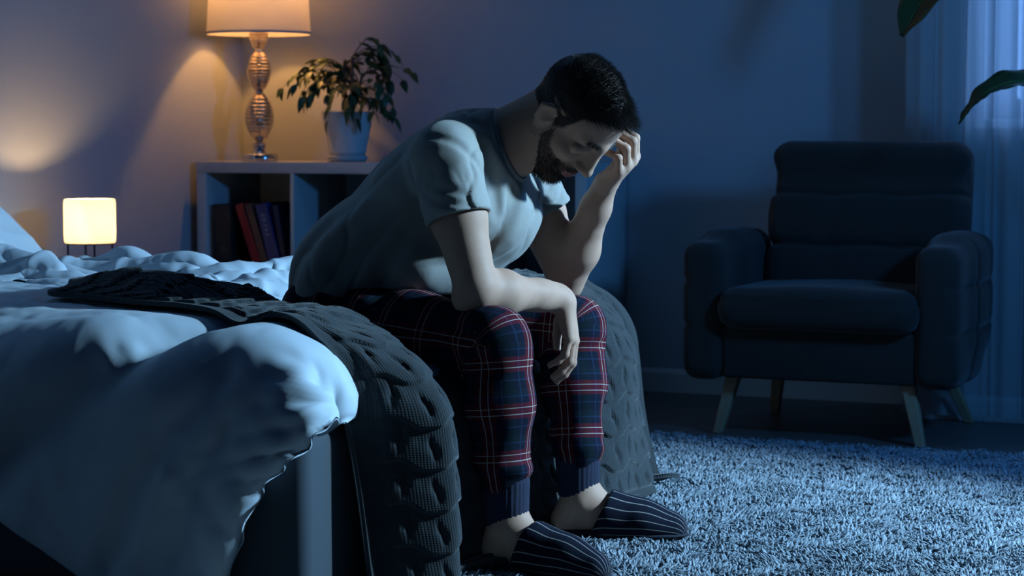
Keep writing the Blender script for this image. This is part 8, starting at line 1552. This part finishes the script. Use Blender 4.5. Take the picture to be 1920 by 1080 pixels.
for K, A in ((KN_R, AN_R), (KN_L, AN_L)):
    p = shin_pts(K, A + np.array((0, 0, 0.018)))
    trs += [cone(p[0], p[1], 0.0655, 0.066, 0.03), cone(p[1], p[2], 0.066, 0.054, 0.03), cone(p[2], p[2] + np.array((0, 0, -0.028)), 0.054, 0.040, 0.01)]
TR_FOLDS = [
    ([(-1.80, 3.82, 0.52), (-1.74, 3.815, 0.47), (-1.70, 3.82, 0.42)], 0.012, 0.010),
    ([(-1.84, 3.81, 0.49), (-1.79, 3.81, 0.43), (-1.76, 3.82, 0.38)], 0.014, 0.010),
    ([(-2.09, 3.87, 0.60), (-2.06, 3.86, 0.55), (-2.07, 3.87, 0.48)], 0.012, 0.014),
    ([(-2.13, 3.88, 0.60), (-2.12, 3.86, 0.55)], 0.018, -0.012),
    ([(-1.99, 3.88, 0.62), (-1.98, 3.86, 0.55), (-2.01, 3.87, 0.48)], 0.020, 0.008),
    ([(-1.69, 3.93, 0.20), (-1.67, 3.88, 0.225), (-1.70, 3.83, 0.21)], 0.012, 0.007),
    ([(-1.69, 4.31, 0.20), (-1.67, 4.26, 0.225), (-1.70, 4.21, 0.21)], 0.012, 0.007),
    ([(-1.68, 4.28, 0.44), (-1.70, 4.23, 0.41), (-1.75, 4.22, 0.40)], 0.012, 0.008),
]
def trdisp(P):
    d = np.zeros(len(P), np.float32)
    for pts, w, dep in TR_FOLDS: d += crease(P, pts, w, dep)
    x, y, z = P.T
    shin = sstep(0.46, 0.36, z)
    d += shin * (-0.0045) * noise3(P * np.array([26, 26, 9], np.float32)) - 0.004 * noise3(P * 14 + 4)
    d += shin * sstep(0.30, 0.18, z) * (-0.0035) * np.sin(z * 130 + 9 * noise3(P * 9))
    return d
TR_FOLDS = [(on_surface(trs, p, 8), w, d) for p, w, d in TR_FOLDS]
Vt, Ft = field_mesh(trs, (-2.36, 3.72, 0.12), (-1.60, 4.44, 0.72), 0.0055, trdisp, 0.02)
def plaid_uv(Vt):
    out = np.zeros((len(Vt), 2)); best = np.full(len(Vt), 9.0)
    for H, K, A in ((HIP_R, KN_R, AN_R), (HIP_L, KN_L, AN_L)):
        L1 = np.linalg.norm(K - H); a1 = (K - H) / L1; a2 = (A - K) / np.linalg.norm(A - K)
        t1 = (Vt - H) @ a1; t2 = (Vt - K) @ a2
        d1 = np.linalg.norm(Vt - H - np.clip(t1, -0.25, L1)[:, None] * a1, axis=1)
        d2 = np.linalg.norm(Vt - K - np.clip(t2, 0, 0.6)[:, None] * a2, axis=1)
        thigh = d1 < d2 - 1e-6
        wedge = (t1 >= L1) & (t2 <= 0)                      # over the kneecap
        phi = np.arctan2((Vt - K) @ a1, -((Vt - K) @ a2))    # 0 above the thigh's end, 90 degrees in front of the shin
        phi = np.clip(phi, 0, PI / 2)
        v = np.where(wedge, L1 + phi / (PI / 2) * PV, np.where(thigh, t1, L1 + PV + t2))
        def ang(ax, o):
            yv = np.array((0, 1.0, 0)); yv = yv - ax * (yv @ ax); yv /= np.linalg.norm(yv); xv = np.cross(ax, yv)
            q = Vt - o; return np.arctan2(q @ yv, q @ xv)
        u = np.where(thigh & ~wedge, ang(a1, H), ang(a2, K))
        u = np.where(wedge, np.arctan2((Vt - K)[:, 1], np.hypot((Vt - K) @ a1, (Vt - K) @ a2)), u)
        d = np.minimum(d1, d2); m = d < best
        best[m] = d[m]; out[m, 0] = (u * 0.0624)[m]; out[m, 1] = v[m]
    pu = 2 * PI * (out[:, 0] + 0.040) / PU; pv = 2 * PI * (out[:, 1] + 0.02) / PV
    z = np.zeros(len(Vt))
    return {'plaid_u': np.stack([np.cos(pu), np.sin(pu), z], 1), 'plaid_v': np.stack([np.cos(pv), np.sin(pv), z], 1)}
pt = link('pyjama_trousers', np_mesh('pyjama_trousers', Vt, Ft, True, plaid_uv(Vt)), M_plaid, man)
for A in (AN_R, AN_L):
    top = A + np.array((-0.006, 0, 0.092)); bot = A + np.array((-0.003, 0, 0.004))
    Vc, Fc = field_mesh([cone(top, bot, 0.0485, 0.0430, 0)],
        A + np.array((-0.07, -0.07, -0.06)), A + np.array((0.07, 0.07, 0.16)), 0.003,
        lambda P, A=A: 0.0008 * np.sin(np.arctan2(P[:, 1] - A[1], P[:, 0] - A[0]) * 26) - 0.0012 * noise3(P * 30), 0.004, late=[plane_cut(bot + np.array((0, 0, 0.004)), (0, 0, -1), 0.004)])
    link('cuff', np_mesh('cuff', Vc, Fc), M_cuff, pt)

# ------------------------------------------------------------------ slippers
M_slip = bpy.data.materials.new('pinstripe_cotton'); M_slip.use_nodes = True
nt = M_slip.node_tree; b = nt.nodes['Principled BSDF']; b.inputs['Roughness'].default_value = 0.9; b.inputs['Specular IOR Level'].default_value = 0.15
at = N(nt, 'ShaderNodeAttribute', attribute_name='stripe')
f = math_node(nt, 'FRACT', math_node(nt, 'MULTIPLY', at.outputs['Fac'], 1 / 0.0128))
st_ = math_node(nt, 'LESS_THAN', f, 0.105)
mx = N(nt, 'ShaderNodeMix', data_type='RGBA'); mx.inputs['A'].default_value = (0.007, 0.009, 0.020, 1); mx.inputs['B'].default_value = (0.33, 0.30, 0.28, 1)
nt.links.new(st_, mx.inputs['Factor']); nt.links.new(mx.outputs['Result'], b.inputs['Base Color'])
M_sole = mat('slipper_sole', (0.012, 0.014, 0.026), 0.9)
for A, yaw in ((AN_R, YAW_R), (AN_L, YAW_L)):
    Rz = rot('z', yaw); O = np.array((A[0], A[1], 0.022))
    def w(p, O=O, Rz=Rz): return O + Rz @ np.asarray(p, float)
    sole = [rbox(w((0.055, 0.0, 0.008)), (0.100, 0.038, 0.009), 0.008, Rz, 0), ell(w((0.150, 0.004, 0.008)), (0.085, 0.050, 0.010), Rz, 0.012), ell(w((-0.03, 0, 0.008)), (0.045, 0.037, 0.010), Rz, 0.012)]
    Vq, Fq = field_mesh(sole, w((0.07, 0, 0.01)) - np.array((0.2, 0.16, 0.03)), w((0.07, 0, 0.01)) + np.array((0.2, 0.16, 0.04)), 0.004)
    root = link('slipper', np_mesh('slipper', Vq, Fq), M_sole, man)
    up = [cone(w((0.060, 0, 0.056)), w((0.140, 0.003, 0.034)), 0.048, 0.040, 0.0), cone(w((0.140, 0.003, 0.034)), w((0.196, 0.006, 0.020)), 0.040, 0.028, 0.03),
          cone(w((0.060, 0.0, 0.03)), w((0.19, 0.005, 0.014)), 0.046, 0.034, 0.03),
          plane_cut(w((0.0, 0, 0.008)), (0, 0, -1), 0.006)]
    nb = Rz @ np.array((-0.90, 0, 0.44))
    up += [(lambda P, p0=w((0.048, 0, 0.060)).astype(np.float32), n_=nb.astype(np.float32): -((P - p0) @ n_), 0.004, -1),
           cone(w((-0.02, 0, 0.05)), w((0.09, 0.0, 0.042)), 0.041, 0.038, 0.003, -1)]
    Vq, Fq = field_mesh(up, w((0.07, 0, 0.01)) - np.array((0.2, 0.16, 0.03)), w((0.07, 0, 0.01)) + np.array((0.2, 0.16, 0.13)), 0.0034, lambda P: -0.0015 * noise3(P * 28))
    loc = (Vq - O) @ Rz
    ang = np.arctan2(loc[:, 1], loc[:, 2] - 0.0) * 0.052
    link('slipper_upper', np_mesh('slipper_upper', Vq, Fq, True, {'stripe': (ang + 1.0 + 0.004).astype(np.float32)}), M_slip, root)
# ------------------------------------------------------------------ shaggy rug
M_rug = mat('rug_backing', (0.30, 0.29, 0.28), 0.95)
M_pile = bpy.data.materials.new('rug_wool'); M_pile.use_nodes = True
nt = M_pile.node_tree; b = nt.nodes['Principled BSDF']; b.inputs['Roughness'].default_value = 0.9; b.inputs['Specular IOR Level'].default_value = 0.1
at = N(nt, 'ShaderNodeAttribute', attribute_name='shade'); cr = N(nt, 'ShaderNodeValToRGB')
cr.color_ramp.elements[0].color = (0.13, 0.155, 0.18, 1); cr.color_ramp.elements[1].color = (0.36, 0.41, 0.46, 1)
nt.links.new(at.outputs['Fac'], cr.inputs[0]); nt.links.new(cr.outputs[0], b.inputs['Base Color'])
RX0, RX1, RY0, RY1 = -2.60, -0.35, 2.95, 5.775
rug = empty('shag_rug', ((RX0 + RX1) / 2, (RY0 + RY1) / 2, 0), 'pale shaggy rug on the floor in front of the armchair and under the bed', 'rug')
box('backing', (RX0, RY0, 0.0005), (RX1, RY1, 0.012), M_rug, rug, 0.003)
def pile(x0, x1, y0, y1, sp, name):
    nx, ny = int((x1 - x0) / sp), int((y1 - y0) / sp)
    gx, gy = np.meshgrid(np.arange(nx), np.arange(ny), indexing='ij')
    n = nx * ny
    px = x0 + (gx.ravel() + RNG.random(n)) * sp; py = y0 + (gy.ravel() + RNG.random(n)) * sp
    q = np.stack([px, py, np.zeros(n)], 1).astype(np.float32)
    dirn = noise3(q * 9) * 3.2 + noise3(q * 31 + 7) * 2.0 + RNG.normal(0, 0.6, n)
    L = (0.017 + 0.008 * RNG.random(n)) * (1 + 0.25 * noise3(q * 24 + 3))
    lean = 0.55 + 0.75 * RNG.random(n)
    sides, rings = 4, 4
    r0 = 0.0034 + 0.0016 * RNG.random(n)
    V = np.zeros((n, rings, sides, 3), np.float32)
    for k in range(rings):
        f = k / (rings - 1)
        bend = lean * f ** 1.6
        cx = px + np.cos(dirn) * L * bend * 0.75 + 0.002 * np.sin(k * 2.1 + dirn * 3) * f
        cy = py + np.sin(dirn) * L * bend * 0.75 + 0.002 * np.cos(k * 1.7 + dirn * 5) * f
        cz = 0.008 + L * f * np.sqrt(np.clip(1 - (bend * 0.62) ** 2, 0.3, 1))
        rr = r0 * (1.0, 1.15, 1.0, 0.45)[k]
        for j in range(sides):
            a = 2 * PI * j / sides + dirn + k * 0.5
            V[:, k, j, 0] = cx + rr * np.cos(a); V[:, k, j, 1] = cy + rr * np.sin(a); V[:, k, j, 2] = cz + (0.001 * (j % 2) if k == rings - 1 else 0)
    base = (np.arange(n) * rings * sides)[:, None]
    F = []
    for k in range(rings - 1):
        for j in range(sides):
            j2 = (j + 1) % sides
            F.append(np.stack([base[:, 0] + k * sides + j, base[:, 0] + k * sides + j2, base[:, 0] + (k + 1) * sides + j2, base[:, 0] + (k + 1) * sides + j], 1))
    F.append(np.stack([base[:, 0] + (rings - 1) * sides + j for j in range(sides)], 1))
    sh = np.repeat(np.clip(0.55 + 0.3 * RNG.normal(0, 1, n) * 0.6 + 0.25 * noise3(q * 40), 0, 1), rings * sides)
    return link(name, np_mesh(name, V.reshape(-1, 3), np.concatenate(F), True, {'shade': sh}), M_pile, rug)
tag(pile(-2.05, -0.55, 3.30, RY1, 0.0078, 'pile'), kind='stuff')
tag(pile(-0.55, RX1, 3.30, RY1, 0.014, 'pile'), kind='stuff')

# ------------------------------------------------------------------ sheer curtain on a rail
M_sheer = bpy.data.materials.new('sheer_voile'); M_sheer.use_nodes = True
nt = M_sheer.node_tree; nt.nodes.clear()
o_ = N(nt, 'ShaderNodeOutputMaterial'); d_ = N(nt, 'ShaderNodeBsdfDiffuse'); t_ = N(nt, 'ShaderNodeBsdfTranslucent'); tr = N(nt, 'ShaderNodeBsdfTransparent')
d_.inputs[0].default_value = (0.7, 0.72, 0.76, 1); t_.inputs[0].default_value = (0.75, 0.77, 0.8, 1)
m1 = N(nt, 'ShaderNodeMixShader'); m1.inputs[0].default_value = 0.55; m2 = N(nt, 'ShaderNodeMixShader'); m2.inputs[0].default_value = 0.45
nt.links.new(d_.outputs[0], m1.inputs[1]); nt.links.new(t_.outputs[0], m1.inputs[2])
nt.links.new(m1.outputs[0], m2.inputs[1]); nt.links.new(tr.outputs[0], m2.inputs[2]); nt.links.new(m2.outputs[0], o_.inputs[0])
cx0, cx1, cz0, cz1 = -1.525, 0.15, 0.02, 2.52
nu, nv = 620, 26
u = np.linspace(cx0, cx1, nu); v = np.linspace(cz0, cz1, nv)
U, W_ = np.meshgrid(u, v, indexing='ij')
ph = (U - cx0) * 2 * PI / 0.088
q3 = np.stack([U.ravel() * 6, np.zeros(U.size), W_.ravel() * 0.5], 1).astype(np.float32)
wob = noise3(q3).reshape(U.shape)
Yc = 6.532 + 0.021 * np.sin(ph + 1.6 * wob) * (0.75 + 0.35 * noise3(q3 * 0.7 + 5).reshape(U.shape)) + 0.006 * np.sin(ph * 2.3 + 1)
Xc = U + 0.011 * np.cos(ph + 1.6 * wob)
cur = empty('sheer_curtain', ((cx0 + cx1) / 2, 6.532, cz1), 'sheer white curtain hanging in folds before the window behind the armchair', 'curtain')
ids = np.arange(nu * nv).reshape(nu, nv)
link('curtain_panel', np_mesh('curtain_panel', np.stack([Xc, Yc, W_], -1).reshape(-1, 3), np.stack([ids[:-1, :-1], ids[1:, :-1], ids[1:, 1:], ids[:-1, 1:]], -1).reshape(-1, 4)), M_sheer, cur)
rail = link('curtain_rail', bm_mesh('curtain_rail', box_bm((cx0 - 0.1, 6.51, cz1), (2.0, 6.555, cz1 + 0.03), 0.004)), M_trim)
box('rail_bracket', (cx0, 6.555, cz1), (cx0 + 0.03, WY, cz1 + 0.03), M_trim, rail, 0.002)
tag(rail, 'white curtain rail carrying the sheer curtain above the window', 'curtain rail')

# ------------------------------------------------------------------ weeping fig in a white pot on the bookshelf
M_leaf = mat('fig_leaf', (0.030, 0.075, 0.022), 0.45, var=(18, 0.35))
M_bark = mat('fig_bark', (0.10, 0.075, 0.05), 0.8)
M_soil = mat('soil', (0.03, 0.022, 0.016), 0.95, bump=(120, 0.8, 0.004))
M_pot = mat('white_pot', (0.66, 0.68, 0.70), 0.45)
FX, FY = -3.535, 6.685
fig = empty('potted_fig', (FX, FY, SZ), 'bushy green weeping fig in a white pot on the bookshelf beside the lamp', 'plant')
lathe('pot', [(0, 0.004), (0.060, 0.004), (0.063, 0.030), (0.066, 0.033), (0.066, 0.036), (0.088, 0.150), (0.090, 0.172), (0.090, 0.176), (0.086, 0.176), (0.083, 0.150), (0, 0.150)], M_pot, fig, center=(FX, FY, SZ))
lathe('saucer', [(0, 0), (0.060, 0), (0.070, 0.008), (0.073, 0.020), (0.071, 0.022), (0.066, 0.012), (0, 0.010)], M_pot, fig, center=(FX, FY, SZ))
lathe('soil', [(0, 0.158), (0.05, 0.157), (0.084, 0.152), (0, 0.150)], M_soil, fig, center=(FX, FY, SZ))
def leaf_mesh(name, L, W, n=7, fold=0.25, droop=0.35, wave=0.0, m=None):
    """pointed leaf along +x, midrib creased, tip bent down"""
    V = []; F = []
    for i in range(n + 1):
        t_ = i / n
        w = W * (math.sin(PI * min(1, t_ ** 0.75)) ** 0.85) * (1 - 0.25 * t_) if 0 < t_ < 1 else 0.0
        x = L * t_; z = -droop * L * t_ ** 2
        V += [(x, -w, z + fold * w + wave * math.sin(t_ * 9)), (x, 0, z), (x, w, z + fold * w - wave * math.sin(t_ * 9 + 1))]
    for i in range(n):
        a = 3 * i
        F += [(a, a + 3, a + 4, a + 1), (a + 1, a + 4, a + 5, a + 2)]
    me = bpy.data.meshes.new(name); me.from_pydata(V, [], F); me.polygons.foreach_set('use_smooth', [True] * len(F)); me.update()
    if m: me.materials.append(m)
    return me
leaf_ms = [leaf_mesh('leaf', L, W, 5, 0.28, d_, 0, M_leaf) for L, W, d_ in ((0.056, 0.0135, 0.20), (0.047, 0.0130, 0.30), (0.062, 0.0140, 0.25))]
rs = random.Random(11)
paths = []
trunks = [((FX - 0.01, FY, SZ + 0.14), (FX - 0.020, FY + 0.005, SZ + 0.34)), ((FX + 0.012, FY - 0.005, SZ + 0.14), (FX + 0.02, FY, SZ + 0.37)), ((FX + 0.0, FY + 0.012, SZ + 0.14), (FX + 0.055, FY + 0.01, SZ + 0.31))]
for a, b_ in trunks:
    paths.append(([a, ((a[0] + b_[0]) / 2 + 0.006, (a[1] + b_[1]) / 2, (a[2] + b_[2]) / 2), b_], [0.0075, 0.006, 0.004]))
leaf_spots = []
nbr = 40
for k in range(nbr):
    az = 2 * PI * ((k * 0.618) % 1.0) + rs.uniform(-0.2, 0.2)
    st = trunks[k % 3]; f = 0.30 + 0.70 * ((k * 0.382) % 1.0)
    p0 = Vector(st[0]).lerp(Vector(st[1]), f)
    reach = rs.uniform(0.10, 0.205) * (1.12 - 0.45 * max(0, f - 0.6)); rise = rs.uniform(0.02, 0.085); drop = rs.uniform(0.03, 0.12) * (1.35 if f < 0.5 else 0.8)
    d = Vector((math.cos(az) * 1.08, math.sin(az) * 0.75, 0))
    if p0.y + d.y * reach > YB - 0.035: d.y *= 0.45
    pts = []
    for i in range(8):
        t_ = i / 7
        pts.append(p0 + d * (reach * t_) + Vector((0, 0, rise * math.sin(PI * 0.62 * t_) * 1.2 - drop * t_ ** 2.6)))
    paths.append(([tuple(p) for p in pts], [0.0024 - 0.0018 * i / 7 for i in range(8)]))
    for i in range(2, 8):
        for sd in (-1, 1):
            if rs.random() < 0.30: continue
            leaf_spots.append((pts[i], (pts[i] - pts[i - 1]).normalized(), sd, i))
tubes('stems', paths, M_bark, fig, 6)
rs.shuffle(leaf_spots)
for p, d, sd, i in leaf_spots[:298]:
    o = bpy.data.objects.new('leaf', leaf_ms[rs.randrange(3)]); C.objects.link(o); o.parent = fig
    side = Vector((-d.y, d.x, 0)); side = side.normalized() if side.length > 1e-3 else Vector((1, 0, 0))
    dirn = (d * rs.uniform(0.5, 1.0) + side * sd * rs.uniform(0.35, 0.9) + Vector((0, 0, -rs.uniform(0.05, 0.75)))).normalized()
    o.rotation_euler = dirn.to_track_quat('X', 'Z').to_euler()
    o.rotation_euler.rotate_axis('X', rs.uniform(-0.7, 0.7))
    o.location = p - Vector((FX, FY, SZ)); s_ = rs.uniform(0.75, 1.1); o.scale = (s_, s_, s_)

# ------------------------------------------------------------------ big leaved plant beside the window: two leaves reach into view
M_big = mat('banana_leaf', (0.020, 0.055, 0.016), 0.38, var=(9, 0.25))
M_stem = mat('leaf_stalk', (0.06, 0.12, 0.03), 0.5)
GX, GY = -0.62, 5.95
big = empty('floor_plant', (GX, GY, 0), 'tall plant with large drooping leaves beside the curtained window', 'plant')
lathe('pot', [(0, 0.0), (0.13, 0.0), (0.15, 0.02), (0.17, 0.30), (0.175, 0.32), (0.160, 0.32), (0.155, 0.28), (0, 0.28)], M_pot, big, center=(GX, GY, 0))
lathe('soil', [(0, 0.29), (0.157, 0.285), (0, 0.28)], M_soil, big, center=(GX, GY, 0))
def big_leaf(mid, widths, nrm, cup=0.25, stalk=None, name='leaf'):
    """mid: midrib points; widths: half widths; nrm: face normals (list)"""
    mid = np.array(mid, float); n = 28
    t0 = np.linspace(0, 1, len(mid)); tt = np.linspace(0, 1, n)
    def sm(A):
        A = np.asarray(A, float)
        if A.ndim == 1: A = A[:, None]
        r = np.stack([np.interp(tt, t0, A[:, c]) for c in range(A.shape[1])], 1)
        for _ in range(4): r[1:-1] = (r[:-2] + 2 * r[1:-1] + r[2:]) / 4
        return r
    M_ = sm(mid); Wd = sm(widths)[:, 0]; Nn = sm(nrm)
    tan = np.gradient(M_, axis=0); tan /= np.linalg.norm(tan, axis=1)[:, None]
    V = []; m = 9
    for i in range(n):
        nn = Nn[i] - tan[i] * (Nn[i] @ tan[i]); nn /= np.linalg.norm(nn) + 1e-9
        sd = np.cross(nn, tan[i])
        for j in range(m):
            a = -1 + 2 * j / (m - 1)
            V.append(M_[i] + sd * a * Wd[i] + nn * (cup * Wd[i] * abs(a) ** 1.4 + 0.004 * math.sin(i * 1.1 + j * 2.2) * abs(a) - 0.002 * (j == m // 2)))
    F = [(i * m + j, (i + 1) * m + j, (i + 1) * m + j + 1, i * m + j + 1) for i in range(n - 1) for j in range(m - 1)]
    me = bpy.data.meshes.new(name); me.from_pydata([tuple(v) for v in V], [], F); me.polygons.foreach_set('use_smooth', [True] * len(F)); me.update()
    me.materials.append(M_big)
    o = link(name, me, None, big)
    md = o.modifiers.new('thickness', 'SOLIDIFY'); md.thickness = 0.0012
    rib = tubes('midrib', [([tuple(M_[i]) for i in range(0, n - 1)], [0.0045 - 0.003 * i / n for i in range(0, n - 1)])], M_stem, o, 6)
    if stalk is not None:
        st = np.array(stalk + [tuple(M_[0])], float)
        tubes('stalk', [([tuple(p) for p in st], np.linspace(0.012, 0.0055, len(st)))], M_stem, big, 8)
    return o
big_leaf([(-0.93, 6.02, 0.99), (-1.02, 6.01, 1.028), (-1.10, 6.00, 1.030), (-1.165, 6.0, 1.005), (-1.212, 6.0, 0.955), (-1.240, 6.0, 0.912)], [0.012, 0.050, 0.062, 0.055, 0.032, 0.003],
         [(0.15, -0.55, 0.9), (0.0, -0.45, 0.95), (-0.15, -0.45, 0.9), (-0.5, -0.5, 0.75), (-0.85, -0.4, 0.4), (-0.9, -0.4, 0.2)], 0.22,
         [(GX, GY, 0.28), (GX - 0.02, GY + 0.02, 0.70), (GX - 0.14, GY + 0.05, 0.90)])
big_leaf([(-1.06, 6.14, 1.62), (-1.14, 6.16, 1.58), (-1.24, 6.18, 1.48), (-1.33, 6.19, 1.36), (-1.41, 6.20, 1.25), (-1.452, 6.20, 1.168)], [0.012, 0.075, 0.100, 0.095, 0.066, 0.010],
         [(-0.4, -0.8, 0.5), (-0.5, -0.8, 0.4), (-0.55, -0.8, 0.3), (-0.55, -0.8, 0.2), (-0.5, -0.85, 0.1), (-0.5, -0.85, 0.1)], 0.30,
         [(GX, GY, 0.28), (GX + 0.02, GY + 0.05, 0.9), (GX - 0.10, GY + 0.12, 1.40), (GX - 0.30, GY + 0.17, 1.62)])
# leaves out of view on the same plant
for (az, h_, L_) in ((0.4, 1.5, 0.55), (-0.7, 1.35, 0.5), (1.3, 1.75, 0.5), (-2.2, 1.8, 0.45)):
    d_ = np.array([math.cos(az), math.sin(az), 0.0])
    if az > 1: d_[1] *= 0.5
    p0 = np.array([GX, GY, h_]) + d_ * 0.12
    big_leaf([tuple(p0 + d_ * L_ * f + np.array([0, 0, 0.10 * math.sin(f * 2.6) - 0.18 * f * f])) for f in (0, 0.2, 0.4, 0.6, 0.8, 1.0)], [0.012, 0.07, 0.09, 0.085, 0.055, 0.005],
             [(-d_[0] * 0.2, -d_[1] * 0.2, 1)] * 3 + [(d_[0] * 0.4, d_[1] * 0.4, 0.9)] * 3, 0.25,
             [(GX, GY, 0.28), tuple(np.array([GX, GY, 0]) + d_ * 0.03 + np.array([0, 0, h_ * 0.6]))])
